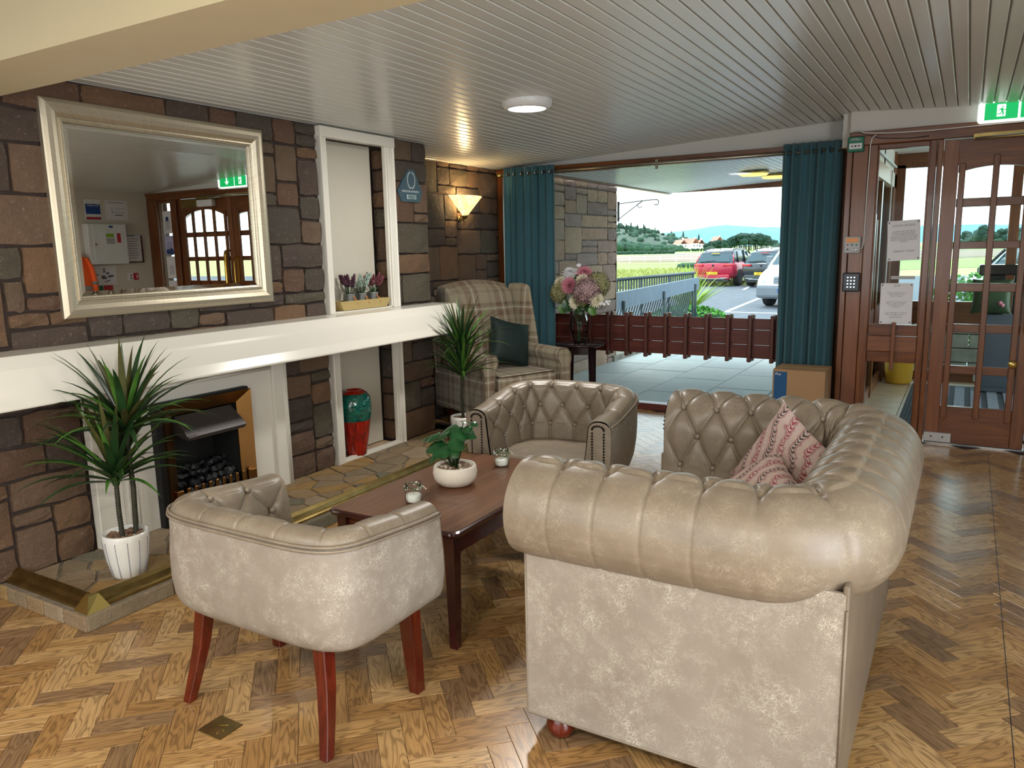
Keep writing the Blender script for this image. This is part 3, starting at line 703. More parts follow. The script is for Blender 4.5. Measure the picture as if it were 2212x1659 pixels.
# curtains
def curtain(x0, x1, zt, zb, folds, amp, seed, label, y=6.5):
    c = thing('curtain', label, 'curtain', ((x0+x1)/2, y, zb)); rr = random.Random(seed); ph = [rr.uniform(-.5, .5) for _ in range(folds*2+2)]
    w_ = x1-x0; nu = folds*14; arc = [0.0]
    def xy(u, v):
        k = u*folds; a = k*2*PI + 0.5*math.sin(k*1.7+seed); am = amp*(0.75+0.25*math.sin(k*2.3+seed))*(0.85+0.25*v)
        sp = 1 + 0.05*(v)*math.sin(seed)
        return (x0+w_*(0.5+(u-0.5)*sp) + 0.012*math.sin(a*2), y - am*math.sin(a) - 0.01*v, zt+(zb-zt)*v)
    for i in range(1, nu+1):
        p, q = Vector(xy((i-1)/nu, .5)), Vector(xy(i/nu, .5)); arc.append(arc[-1]+(p-q).length)
    def uv(u, v): return (arc[int(round(u*nu))], (zt-zb)*(1-v))
    mb = MB().grid(xy, nu, 22, True, uv, flip=False); o = part('drape', mb, 'curtain', c, world=True)
    so = o.modifiers.new('s', 'SOLIDIFY'); so.thickness = 0.004
    for k in range(folds):
        x = x0 + w_*(k+0.5)/folds
        tb = MB()
        def tor(u, v):
            a, b = u*2*PI, v*2*PI; r = 0.024+0.005*math.cos(b); return (x+0.005*math.sin(b), y+r*math.cos(a), 2.2+r*math.sin(a))
        tb.grid(tor, 16, 6); part('eyelet', tb, 'chrome', c, world=True)
    return c
curtain(-0.27, 0.27, 2.262, 0.06, 7, 0.068, 3, 'teal herringbone curtain at the left end of the window behind the armchair')
curtain(2.31, 2.745, 2.268, 0.10, 7, 0.062, 5, 'teal herringbone curtain at the right end of the window above the cardboard box')

# ------------------------------------------------------------------ entrance screen: sidelights and doors (plane y = 6.38..6.44)
scr = struct_root('trim_2', (4.2, 6.4, 0))
def sp(name, mb, mat, label=None): return part(name, mb, mat, scr, label, world=True)
sp('frame_head', MB().bx(2.80, 5.60, 6.36, 6.46, 2.20, 2.29, ch=0.005), 'joinery_h')
sp('frame_head', MB().bx(2.80, 5.60, 6.345, 6.37, 2.262, 2.295, ch=0.004), 'joinery_h')
sp('post', MB().bx(2.785, 2.825, 6.37, 6.74, 0, 2.262, ch=0.004), 'joinery')
sp('post', MB().bx(2.828, 2.93, 6.385, 6.46, 0, 2.2, ch=0.003), 'joinery_lt')
sp('post', MB().bx(2.933, 2.996, 6.375, 6.46, 0, 2.2, ch=0.004), 'joinery')
sp('post', MB().bx(3.332, 3.375, 6.37, 6.46, 0, 2.2, ch=0.004), 'joinery')
sp('post', MB().bx(3.378, 3.414, 6.38, 6.48, 0, 2.2, ch=0.004), 'joinery')
sp('post', MB().bx(5.04, 5.15, 6.37, 6.46, 0, 2.2, ch=0.004), 'joinery'); sp('post', MB().bx(5.42, 5.62, 6.37, 6.46, 0, 2.2, ch=0.004), 'joinery')
sp('threshold', MB().bx(2.83, 5.6, 6.40, 6.46, 0.0, 0.012), 'steel')
def sidelight(x0, x1, nm):
    s = struct_root(nm, ((x0+x1)/2, 6.42, 0)); g = lambda n, mb, mt: part(n, mb, mt, s, world=True)
    g('pane', MB().bx(x0, x1, 6.42, 6.426, 0.884, 2.17), 'pane'); g('pane', MB().bx(x0, x1, 6.42, 6.426, 0.06, 0.60), 'pane')
    g('rail', MB().bx(x0, x1, 6.39, 6.45, 2.165, 2.2, ch=0.004), 'joinery_h'); g('sill', MB().bx(x0, x1, 6.38, 6.45, 0.0, 0.06, ch=0.004), 'joinery_h')
    g('panel_board', MB().bx(x0, x1, 6.395, 6.44, 0.80, 0.884, ch=0.003), 'joinery_h'); g('panel_board', MB().bx(x0, x1, 6.385, 6.44, 0.682, 0.797, ch=0.003), 'joinery_lth')
    g('panel_board', MB().bx(x0, x1, 6.395, 6.44, 0.598, 0.679, ch=0.003), 'joinery_h')
    xm = (x0+x1)/2 + 0.01; g('slat', MB().bx(xm-0.014, xm+0.014, 6.35, 6.385, 0.545, 0.905, ch=0.005), 'joinery_lt')
    for xx in (x0-0.001, x1-0.009): g('bead', MB().bx(xx, xx+0.010, 6.40, 6.42, 0.884, 2.165), 'joinery_lt')
sidelight(2.996, 3.332, 'window_2'); sidelight(5.15, 5.42, 'window_3')
rows = [(0.292, 0.537), (0.596, 0.84), (0.901, 1.134), (1.194, 1.436), (1.488, 1.729), (1.789, 1.985)]
def door(nm, x0, x1, cols, arch):
    d = struct_root(nm, ((x0+x1)/2, 6.42, 0)); g = lambda n, mb, mt, lb=None: part(n, mb, mt, d, lb, world=True)
    g('stile', MB().bx(x0, cols[0][0]-0.052, 6.40, 6.445, 0.015, 2.195, ch=0.003), 'joinery_lt'); g('stile', MB().bx(cols[-1][1]+0.052, x1, 6.40, 6.445, 0.015, 2.195, ch=0.003), 'joinery')
    g('kick_panel', MB().bx(cols[0][0]-0.051, cols[-1][1]+0.051, 6.402, 6.445, 0.015, 0.292, ch=0.002), 'joinery_h')
    xa, xb = cols[0][0]-0.051, cols[-1][1]+0.051
    # arched head rail
    mb = MB(); npt = 24
    top = 2.195; low = []
    for i in range(npt+1):
        x = xa+(xb-xa)*i/npt; u = (x-xa)/(xb-xa)
        zz = arch(x); low.append((x, zz))
    poly = low + [(xb, top), (xa, top)]
    mb.prism(poly, 0.0, 0.043, m=Matrix.Translation((0, 6.445, 0)) @ Matrix.Rotation(PI/2, 4, 'X')); g('head_panel', mb, 'joinery_h')
    for (z0, z1), (z2, z3) in zip(rows[:-1], rows[1:]): g('glazing_bar', MB().bx(xa, xb, 6.408, 6.44, z1, z2, ch=0.003), 'joinery_h')
    edges = [cols[0][0]-0.04] + [(a[1]+b[0])/2-0.02 for a, b in zip(cols[:-1], cols[1:])] + [cols[-1][1]]
    for i, e in enumerate(edges):
        wd_ = 0.04; zt = 2.03 if i in (0, len(edges)-1) else 2.075
        if i == 0: e -= 0.006
        if i == len(edges)-1: e += 0.006
        g('batten', MB().bx(e, e+wd_, 6.385, 6.41, 0.20 if i in (0, len(edges)-1) else 0.215, zt, ch=0.004), 'joinery')
    for c0, c1 in cols:
        for z0, z1 in rows: g('pane', MB().bx(c0-0.004, c1+0.004, 6.422, 6.426, z0-0.004, (z1 if z1 < 1.9 else 2.05)), 'pane')
    return d, g
d1, g1 = door('door_1', 3.42, 4.045, [(3.566, 3.722), (3.762, 3.912)], lambda x: 2.005 - 0.35*(x-3.75)**2*2 if x > 3.5 else 1.96)
d2, g2 = door('door_2', 4.055, 5.03, [(4.19, 4.345), (4.385, 4.54), (4.58, 4.735), (4.775, 4.90)], lambda x: 2.06 - 0.5*(x-4.55)**2*1.2)
g1('kick_plate', MB().bx(3.42, 3.60, 6.388, 6.40, 0.02, 0.092, ch=0.002), 'steel', 'brushed steel plate')
for xx in (3.47, 3.545): g1('screw', MB().lathe([(0.006, 0), (0.006, 0.004), (0, 0.005)], 8, (xx, 6.388, 0.06), Rx(PI/2)), 'dark_metal')
g1('push_plate', MB().bx(3.985, 4.02, 6.39, 6.40, 0.86, 1.5, ch=0.002), 'brass'); g1('handle', MB().tube([(4.0, 6.40, 0.84), (4.0, 6.35, 0.86), (4.0, 6.34, 0.90), (4.0, 6.34, 1.42), (4.0, 6.35, 1.46), (4.0, 6.40, 1.48)], 0.011, 10), 'brass', 'brass pull handle')
g1('knob', MB().lathe([(0.012, 0), (0.012, 0.02), (0.026, 0.03), (0.03, 0.045), (0.022, 0.058), (0, 0.062)], 16, (3.94, 6.405, 0.63), Rx(PI/2)), 'bright_brass', 'brass knob')
g2('handle', MB().tube([(4.15, 6.40, 0.84), (4.15, 6.35, 0.86), (4.15, 6.34, 0.90), (4.15, 6.34, 1.50), (4.15, 6.35, 1.54), (4.15, 6.40, 1.56)], 0.022, 12), 'brass', 'thick brass pull handle')
# door closers
t = thing('door_closer', 'long brass door closer arm across the top of the entrance door', 'door closer', (3.9, 6.35, 2.19))
part('track', MB().bx(3.59, 4.6, 6.335, 6.37, 2.178, 2.218, ch=0.003), 'brass_old', t, world=True)
part('arm', MB().tube([(3.6, 6.325, 2.185), (4.5, 6.32, 2.215)], 0.006, 6), 'steel', t, world=True)
t = thing('door_closer', 'white box door closer on the wider entrance door, seen in the mirror', 'door closer', (4.45, 6.35, 2.1))
part('closer_box', MB().bx(4.32, 4.6, 6.34, 6.40, 2.09, 2.17, ch=0.008), 'white_pl', t, world=True)
part('arm', MB().tube([(4.36, 6.33, 2.17), (4.2, 6.30, 2.18), (4.1, 6.37, 2.19)], 0.006, 6), 'steel', t, world=True)
t = solo('name_board', MB().bx(4.66, 4.95, 6.385, 6.40, 2.09, 2.19, ch=0.003), 'brass_old', 'dull gold engraved board above the wider door, seen in the mirror', 'sign')
# surface cable
cb = [(2.83, 6.352, 2.298), (2.86, 6.348, 2.305), (2.90, 6.345, 2.285), (3.05, 6.34, 2.27), (3.3, 6.335, 2.262), (3.7, 6.335, 2.268), (4.2, 6.335, 2.272)]
cb2 = [(2.98, 6.335, 2.262), (2.955, 6.352, 2.25), (2.943, 6.36, 2.2), (2.938, 6.366, 1.9), (2.934, 6.37, 1.5), (2.925, 6.372, 1.455), (2.905, 6.372, 1.45)]
t = thing('cable', 'thin white cable clipped along the door frame down to the alarm panel', 'cable', (2.94, 6.36, 2.2))
part('run', MB().tube(cb, 0.004, 6), 'white_pl', t, world=True); part('run', MB().tube(cb2, 0.004, 6), 'white_pl', t, world=True)
part('run', MB().tube([(2.87, 6.345, 2.29), (3.0, 6.35, 2.24), (3.2, 6.352, 2.222), (3.32, 6.352, 2.228)], 0.003, 6), 'dark_pl', t, world=True)
# green call point
t = thing('call_point', 'green square emergency door release box on the wooden post', 'call point', (2.85, 6.37, 2.21))
part('housing', MB().bx(2.792, 2.90, 6.335, 6.385, 2.155, 2.262, ch=0.006), 'green_pl', t, world=True)
part('face', MB().bx(2.803, 2.889, 6.331, 6.336, 2.175, 2.215, ch=0.001), 'white_pl', t, world=True)
part('dot', MB().lathe([(0.007, 0), (0, 0.001)], 10, (2.846, 6.331, 2.195), Rx(PI/2)), 'ink', t, world=True)
for s in (-1, 1): part('arrow', MB().add([(2.846+s*0.012, 6.3305, 2.195), (2.846+s*0.022, 6.3305, 2.202), (2.846+s*0.022, 6.3305, 2.198), (2.846+s*0.032, 6.3305, 2.198), (2.846+s*0.032, 6.3305, 2.192), (2.846+s*0.022, 6.3305, 2.192), (2.846+s*0.022, 6.3305, 2.188)], [tuple(range(7))]), 'ink', t, world=True)
text('lettering', 'EMERGENCY\nDOOR RELEASE', 0.010, 'white_pl', t, (-0.004, -0.0365, 0.033), (PI/2, 0, 0))
# alarm panel
t = thing('alarm_panel', 'small grey alarm panel with orange window and key switch on the post', 'alarm panel', (2.86, 6.37, 1.42))
part('housing', MB().bx(2.80, 2.915, 6.345, 6.385, 1.418, 1.542, ch=0.008), 'grey_pl', t, world=True)
part('window', MB().bx(2.815, 2.90, 6.341, 6.346, 1.498, 1.53, ch=0.002), 'orange_pl', t, world=True)
for xx, mt in ((2.828, 'red_pl'), (2.858, 'ink'), (2.888, 'green_pl')): part('button', MB().lathe([(0.006, 0), (0.005, 0.003), (0, 0.004)], 10, (xx, 6.345, 1.48), Rx(PI/2)), mt, t, world=True)
part('key_switch', MB().lathe([(0.011, 0), (0.010, 0.006), (0.004, 0.007), (0.004, 0.004), (0, 0.004)], 14, (2.888, 6.345, 1.445), Rx(PI/2)), 'chrome', t, world=True)
part('lamp', MB().lathe([(0.006, 0), (0.005, 0.003), (0, 0.004)], 10, (2.828, 6.345, 1.447), Rx(PI/2)), 'ink', t, world=True)
# keypad
t = thing('keypad', 'dark entry keypad with lit keys on the wooden post', 'keypad', (2.865, 6.37, 1.13))
part('housing', MB().bx(2.805, 2.925, 6.34, 6.385, 1.13, 1.272, ch=0.008), 'dark_pl', t, world=True)
kp = emis('lit_keys', '#d8e4ee', 0.8)
for i in range(3):
    for j in range(4): part('key', MB().bx(2.836+i*0.023, 2.847+i*0.023, 6.337, 6.341, 1.160+j*0.024, 1.171+j*0.024, ch=0.001), kp, t, world=True)
part('indicator', MB().bx(2.90, 2.906, 6.337, 6.341, 1.248, 1.254), 'red_pl', t, world=True)
# notices on the sidelight (facing outward, read from behind)
def notice(c, w_, h_, tilt, lines, label, y=6.414, mirror=True, mat='paper', tmat='ink_grey', pins=True):
    t = thing('notice', label, 'notice', (c[0], y, c[1]))
    rot = Ry(tilt)
    part('sheet', MB().box((0, 0, 0), (w_, 0.0012, h_), rot), mat, t)
    for (dz, s, sz, dx) in lines:
        p = rot @ Vector((dx, -0.001, dz)); text('lettering', s, sz, tmat, t, p, (PI/2, tilt, 0), mirror=mirror, thick=0.0002)
    if pins:
        for sx in (-1, 1):
            for sz in (-1, 1):
                p = rot @ Vector((sx*(w_/2-0.012), -0.002, sz*(h_/2-0.014))); part('pin', MB().lathe([(0.006, 0), (0.004, 0.003), (0, 0.004)], 8, p, Rx(PI/2)), 'ink_grey', t)
    return t
notice((3.199, 1.505), 0.215, 0.292, -0.05, [(0.108, 'VISITOR NOTICE', 0.020, 0), (0.03, 'DOGS ARE WELCOME AT\nTHIS ENTRANCE, HOWEVER\nTHEY MUST RESPECTFULLY\nREQUEST THAT ALL DOGS ARE\nKEPT ON A LEAD AND UNDER\nCONTROL WHILST ON THESE\nPREMISES', 0.0125, 0), (-0.078, 'MANY THANKS', 0.020, 0)],
       'tilted white visitor notice pinned high on the narrow window beside the entrance doors')
notice((3.176, 1.040), 0.218, 0.305, -0.012, [(0.134, 'RGI', 0.026, 0), (0.07, 'For entry please push the\ndoor bell and await a\nmember of staff.', 0.0125, 0), (-0.005, 'We experience some delays,\nif there is a delay, as staff\nmay be attending to\nresidents.', 0.0125, 0), (-0.085, 'If there is a significant delay\nin answering the door please\ncall reception or\nthe duty manager', 0.0125, 0)],
       'lower white door bell notice on the narrow window beside the entrance doors')
solo('sticker_strip', MB().bx(3.13, 3.29, 6.412, 6.416, 1.222, 1.246), 'grey_pl', 'thin grey strip stuck on the narrow window between two notices', 'sticker')
# exit sign
t = thing('exit_sign', 'green and white illuminated running man exit sign above the entrance doors', 'exit sign', (3.87, 6.33, 2.28))
part('housing', MB().bx(3.605, 4.14, 6.30, 6.38, 2.278, 2.412, ch=0.018), 'white_sign', t, label='glowing white diffuser', world=True)
part('green_panel', MB().bx(3.645, 3.835, 6.296, 6.301, 2.292, 2.40, ch=0.001), 'green_sign', t, world=True); part('green_panel', MB().bx(3.85, 4.09, 6.296, 6.301, 2.292, 2.40, ch=0.001), 'green_sign', t, world=True)
Y_ = 6.2945
def flat(poly, mt, nm): part(nm, MB().add([(x, Y_, z) for x, z in poly], [tuple(range(len(poly)))]), mt, t, world=True)
flat([(3.715, 2.31), (3.765, 2.31), (3.765, 2.388), (3.715, 2.388)], 'white_sign', 'doorway')
Y_ = 6.2935
man = [[(3.742, 2.372), (3.748, 2.378), (3.754, 2.372), (3.748, 2.366)], [(3.733, 2.362), (3.748, 2.364), (3.752, 2.344), (3.742, 2.338)], [(3.742, 2.342), (3.752, 2.342), (3.757, 2.328), (3.750, 2.314), (3.745, 2.316), (3.749, 2.328)],
       [(3.744, 2.344), (3.735, 2.330), (3.716, 2.328), (3.716, 2.323), (3.738, 2.324), (3.749, 2.340)], [(3.735, 2.362), (3.722, 2.352), (3.725, 2.349), (3.739, 2.357)], [(3.748, 2.362), (3.756, 2.352), (3.766, 2.354), (3.766, 2.350), (3.754, 2.347), (3.746, 2.354)]]
for q in man: flat(q, 'green_sign', 'running_man')
flat([(3.93, 2.35), (3.955, 2.35), (3.955, 2.385), (3.975, 2.385), (3.975, 2.35), (4.0, 2.35), (3.965, 2.308)], 'white_sign', 'arrow')
# ceiling lamp
def round_lamp(label, x, y, z):
    t = thing('ceiling_lamp', label, 'ceiling lamp', (x, y, z-0.07))
    part('bezel', MB().lathe([(0.138, 0.066), (0.150, 0.058), (0.152, 0.048), (0.148, 0.022), (0.132, 0.006), (0.118, 0.0), (0.114, 0.003)], 48), 'white_pl', t, label='white plastic bezel')
    part('diffuser', MB().lathe([(0.0, 0.0005), (0.06, 0.0008), (0.115, 0.003)], 40), 'lamp', t, label='glowing diffuser')
    part('base', MB().lathe([(0.12, 0.066), (0.12, 0.085)], 32), 'black', t)
    return t
round_lamp('round white ceiling lamp hanging below the ribbed ceiling in the middle of the lounge', 1.27, 4.21, 2.392)
for i, (x, y, z, n__) in enumerate(((3.0, -0.6, 2.395, 'over the camera side of the room'), (1.0, -0.7, 2.395, 'near the chimney wall behind the beam'), (4.9, 0.2, 2.395, 'near the right wall behind the beam'))):
    round_lamp('added unseen round fill lamp ' + n__, x, y, z)  # unseen fixtures added to go with the fill lights

# ------------------------------------------------------------------ mantel, surround, niche frame
zt, zb_, mt_, mb__ = 1.098, 0.888, 0.216, 0.326
prof = [(-0.012, zb_), (mb__, zb_), (mb__+0.002, zb_+0.01), (0.296, 0.945), (0.288, 0.965), (0.262, 1.03), (0.255, 1.045), (mt_+0.002, zt-0.008), (mt_-0.004, zt), (-0.012, zt)]
mb = MB(); n__ = len(prof); y0, y1 = -1.2, 4.92
mb.add([(x, y0, z) for x, z in prof] + [(x, y1, z) for x, z in prof], [tuple(range(n__)), tuple(range(2*n__-1, n__-1, -1))] + [(i, n__+i, n__+(i+1) % n__, (i+1) % n__) for i in range(n__)])
t = thing('mantel_shelf', 'long white gloss mantel shelf with sloping front along the stone wall', 'mantel shelf', (0.1, 2.5, zb_))
o = part('shelf', mb, 'white', t, world=True)
bv = o.modifiers.new('b', 'BEVEL'); bv.width = 0.004; bv.segments = 2
# fire surround
t = thing('fire_surround', 'white painted panelled fire surround around the electric fire', 'fire surround', (0.05, 2.69, 0.07))
part('pilaster', MB().bx(-0.01, 0.045, 2.055, 2.19, 0.07, zb_, ch=0.004), 'white', t, world=True)
for k in range(3): part('reed', MB().tube([(0.045, 2.215+k*0.022, 0.07), (0.045, 2.215+k*0.022, zb_-0.001)], 0.010, 10), 'white', t, world=True)
part('pilaster', MB().bx(-0.01, 0.043, 2.19, 2.29, 0.07, zb_), 'white', t, world=True)
part('back_panel', MB().bx(-0.01, 0.022, 2.29, 2.50, 0.07, zb_).bx(-0.01, 0.022, 2.925, 3.20, 0.07, zb_).bx(-0.01, 0.022, 2.50, 2.925, 0.665, zb_).bx(-0.01, 0.022, 2.50, 2.925, 0.07, 0.09), 'white', t, world=True)
part('pilaster', MB().bx(-0.01, 0.045, 3.20, 3.315, 0.07, zb_, ch=0.004), 'white', t, world=True)
for k, (z_, xr) in enumerate(((0.845, 0.016), (0.822, 0.010))): part('moulding', MB().tube([(0.03, 2.29, z_), (0.03, 3.20, z_)], xr, 10), 'white', t, world=True)
part('moulding', MB().bx(0.02, 0.038, 2.29, 3.2, 0.85, zb_), 'white', t, world=True)
for k in range(2): part('reed', MB().tube([(0.047, 3.298-k*0.012, 0.07), (0.047, 3.298-k*0.012, zb_-0.001)], 0.006, 8), 'white', t, world=True)
# electric fire
t = thing('electric_fire', 'inset electric fire with bronze frame, grey canopy and black coals', 'fire', (0.05, 2.70, 0.08))
fy0, fy1, fz1 = 2.43, 2.995, 0.735
part('side_plate', MB().bx(0.02, 0.062, 2.388, fy0, 0.075, 0.735, ch=0.002).bx(0.02, 0.062, 2.388, 2.995, 0.735, 0.745), 'black', t, world=True)
def mitre(y0, y1, z0, z1, w_, dp, x0, mt, nm, open_bottom=True):
    # sloping bevel frame pieces: top and two sides
    P = lambda y, z, x: (x, y, z)
    o_, i_ = x0+dp, x0+0.008
    part(nm, MB().add([P(y0, z1, o_), P(y1, z1, o_), P(y1-w_, z1-w_, i_), P(y0+w_, z1-w_, i_), P(y0, z1, x0), P(y1, z1, x0), P(y1-w_, z1-w_, x0), P(y0+w_, z1-w_, x0)], [(0, 3, 2, 1), (0, 1, 5, 4), (3, 7, 6, 2)]), mt, t, world=True)
    part(nm, MB().add([P(y0, z1, o_), P(y0+w_, z1-w_, i_), P(y0+w_, z0, i_), P(y0, z0, o_), P(y0, z1, x0), P(y0+w_, z1-w_, x0), P(y0+w_, z0, x0), P(y0, z0, x0)], [(0, 3, 2, 1), (0, 4, 7, 3), (1, 2, 6, 5)]), mt, t, world=True)
    part(nm, MB().add([P(y1, z1, o_), P(y1-w_, z1-w_, i_), P(y1-w_, z0, i_), P(y1, z0, o_), P(y1, z1, x0), P(y1-w_, z1-w_, x0), P(y1-w_, z0, x0), P(y1, z0, x0)], [(0, 1, 2, 3), (0, 3, 7, 4), (1, 5, 6, 2)]), mt, t, world=True)
mitre(fy0, fy1, 0.08, fz1, 0.072, 0.055, 0.03, 'bronze', 'fire_frame')
part('firebox', MB().add([(0.038, 2.50, 0.09), (0.038, 2.925, 0.09), (0.038, 2.925, 0.665), (0.038, 2.50, 0.665), (-0.14, 2.55, 0.10), (-0.14, 2.88, 0.10), (-0.14, 2.88, 0.66), (-0.14, 2.55, 0.66)],
    [(0, 1, 5, 4), (1, 2, 6, 5), (2, 3, 7, 6), (3, 0, 4, 7), (4, 5, 6, 7)]), 'black', t, world=True)
part('canopy', MB().add([(0.04, 2.515, 0.655), (0.04, 2.88, 0.655), (0.125, 2.915, 0.545), (0.125, 2.525, 0.545), (0.115, 2.905, 0.525), (0.115, 2.535, 0.525), (0.0, 2.515, 0.56), (0.0, 2.88, 0.56)],
    [(0, 3, 2, 1), (3, 5, 4, 2), (1, 2, 4, 7), (0, 6, 5, 3), (5, 6, 7, 4)]), 'dark_metal', t, label='dark grey metal canopy', world=True)
part('badge', MB().box((0.124, 2.555, 0.548), (0.004, 0.05, 0.012), Ry(0.0)), 'steel', t, world=True)
for i in range(46):
    row = i // 11; yy = 2.53 + (i % 11)*0.037 + R.uniform(-.01, .01); zz = 0.225 + row*0.034 + R.uniform(-.008, .01); xx = 0.03 - row*0.035 + R.uniform(-.01, .01)
    part('coal', MB().ico((xx, min(yy, 2.90), zz), R.uniform(0.018, 0.03), 1, (1, 1.25, 0.8), 0.22, Rz(R.uniform(0, 3)) @ Rx(R.uniform(0, 3))), 'coal', t, world=True)
for k in range(10): part('fret_bar', MB().bx(0.085, 0.10, 2.515+k*0.0455, 2.533+k*0.0455, 0.185, 0.268, ch=0.002), 'bronze', t, world=True)
part('fret_base', MB().bx(0.0, 0.085, 2.49, 2.94, 0.078, 0.195, ch=0.003), 'black', t, world=True); part('fret_cheek', MB().bx(0.06, 0.095, 2.455, 2.495, 0.08, 0.262, ch=0.002), 'bronze', t, world=True); part('fret_cheek', MB().bx(0.06, 0.095, 2.945, 2.985, 0.08, 0.26, ch=0.002), 'bronze', t, world=True)
# niche frames
t = thing('niche_frame', 'tall white painted wooden frame around the wall recess above and below the mantel', 'frame', (0.02, 4.1, 0.074))
fo = lambda n_, mb_: part(n_, mb_, 'white', t, world=True)
zc = 2.292
def stile(ya, yb, z0, z1, inner):
    fo('stile', MB().bx(-0.014, 0.032, ya, yb, z0, z1, ch=0.003)); 
    w_ = 0.016
    if inner > 0: fo('bead', MB().bx(0.0, 0.044, ya, ya+w_, z0, z1, ch=0.004)); fo('bead', MB().bx(-0.014, 0.020, yb, yb+0.014, z0, z1, ch=0.003))
    else: fo('bead', MB().bx(0.0, 0.040, yb-w_, yb, z0, z1, ch=0.004)); fo('bead', MB().bx(-0.014, 0.020, ya-0.014, ya, z0, z1, ch=0.003))
stile(3.731, 3.79, zt, zc, 1); stile(4.40, 4.468, zt, zc, -1); stile(3.731, 3.805, 0.072, zb_, 1); stile(4.41, 4.468, 0.072, zb_, -1)
fo('head', MB().bx(-0.014, 0.0445, 3.7305, 4.4685, 2.225, zc, ch=0.003)); fo('rail', MB().bx(-0.014, 0.02, 3.79, 4.40, zt, zt+0.012, ch=0.002)); fo('cill', MB().bx(-0.014, 0.03, 3.74, 4.462, 0.072, 0.088, ch=0.003)); fo('cill', MB().bx(-0.014, 0.018, 3.8, 4.41, 0.088, 0.098, ch=0.002))
part('shelf_back', MB().bx(-0.15, 0.0, 3.80, 4.40, 1.085, 1.10), 'white', wall_left)
# hearth
hr = struct_root('trim_3', (0.3, 3.2, 0)); 
part('hearth_bed', MB().bx(-0.014, 0.645, 1.605, 4.93, 0.0, 0.068), 'grout', hr, world=True)
# crazy paving: voronoi cells clipped to the slab
def clip(poly, a, b):
    """keep side of poly nearer to a than b"""
    m_ = ((a[0]+b[0])/2, (a[1]+b[1])/2); nx, ny = b[0]-a[0], b[1]-a[1]; res = []
    f = lambda p: (p[0]-m_[0])*nx + (p[1]-m_[1])*ny
    for i, p in enumerate(poly):
        q = poly[(i+1) % len(poly)]; fp, fq = f(p), f(q)
        if fp <= 0: res.append(p)
        if (fp < 0 < fq) or (fq < 0 < fp): k = fp/(fp-fq); res.append((p[0]+(q[0]-p[0])*k, p[1]+(q[1]-p[1])*k))
    return res
def voronoi(x0, x1, y0, y1, n_, seed, mind):
    rr = random.Random(seed); pts = []; tries = 0
    while len(pts) < n_ and tries < 4000:
        tries += 1; p = (rr.uniform(x0, x1), rr.uniform(y0, y1))
        if all(math.hypot((p[0]-q[0])*1.15+(p[1]-q[1])*0.35, (p[1]-q[1])*0.9) > mind*rr.uniform(.35, 1.25) for q in pts): pts.append(p)
    cells = []
    for a in pts:
        poly = [(x0, y0), (x1, y0), (x1, y1), (x0, y1)]
        for b in pts:
            if b is not a and abs(a[0]-b[0])+abs(a[1]-b[1]) < 1.2: poly = clip(poly, a, b)
            if len(poly) < 3: break
        if len(poly) >= 3: cells.append((a, poly))
    return cells
def shrink(poly, g):
    cx = sum(p[0] for p in poly)/len(poly); cy = sum(p[1] for p in poly)/len(poly); n_ = len(poly); res = []
    area_ = sum(poly[i][0]*poly[(i+1) % n_][1]-poly[(i+1) % n_][0]*poly[i][1] for i in range(n_)); s = 1 if area_ > 0 else -1
    for i in range(n_):
        p0, p1, p2 = poly[i-1], poly[i], poly[(i+1) % n_]
        d1_ = Vector((p1[0]-p0[0], p1[1]-p0[1])); d2_ = Vector((p2[0]-p1[0], p2[1]-p1[1]))
        if d1_.length < 1e-4 or d2_.length < 1e-4: continue
        n1 = Vector((-d1_.y, d1_.x)).normalized()*s; n2 = Vector((-d2_.y, d2_.x)).normalized()*s
        v = n1+n2
        if v.length < 1e-3: continue
        v = v/max(0.35, v.dot(n1)); res.append((p1[0]+v.x*g, p1[1]+v.y*g))
    return res
def slab_mesh(poly, thick, mat, name, g=0.007):
    q = shrink(poly, g)
    if len(q) < 3: return None
    cx = sum(p[0] for p in q)/len(q); cy = sum(p[1] for p in q)/len(q); rr = R
    # roughen the outline
    rgh = []
    for i, p in enumerate(q):
        a = q[(i+1) % len(q)]; rgh.append(p); L = math.hypot(a[0]-p[0], a[1]-p[1])
        if L > 0.06: rgh.append(((p[0]+a[0])/2+rr.uniform(-.004, .004), (p[1]+a[1])/2+rr.uniform(-.004, .004)))
    loc = [(p[0]-cx, p[1]-cy) for p in rgh]; n_ = len(loc)
    vs_ = [(x, y, -thick) for x, y in loc] + [(x, y, -0.003) for x, y in loc] + [(x*0.97, y*0.97, rr.uniform(-.0015, .0015)) for x, y in loc]
    fs_ = [(i, (i+1) % n_, n_+(i+1) % n_, n_+i) for i in range(n_)] + [(n_+i, n_+(i+1) % n_, 2*n_+(i+1) % n_, 2*n_+i) for i in range(n_)] + [tuple(range(2*n_, 3*n_))]
    a_ = sum(loc[i][0]*loc[(i+1) % n_][1]-loc[(i+1) % n_][0]*loc[i][1] for i in range(n_))
    if a_ < 0: fs_ = [f[::-1] for f in fs_]
    return MB().add(vs_, fs_).mesh(name, mat), (cx, cy)
for a, poly in [((p_[0], p_[1]), [(q_[0]+0.22*0.5*math.sin(q_[1]*9)*0, q_[1]) for q_ in c_]) for p_, c_ in voronoi(0.0, 0.60, 1.62, 4.92, 88, 14, 0.135)]:
    r = slab_mesh(poly, 0.014, 'crazy', 'paving_stone')
    if r: link('paving_stone', r[0], hr, (r[1][0]-0.3, r[1][1]-3.2, 0.0755))
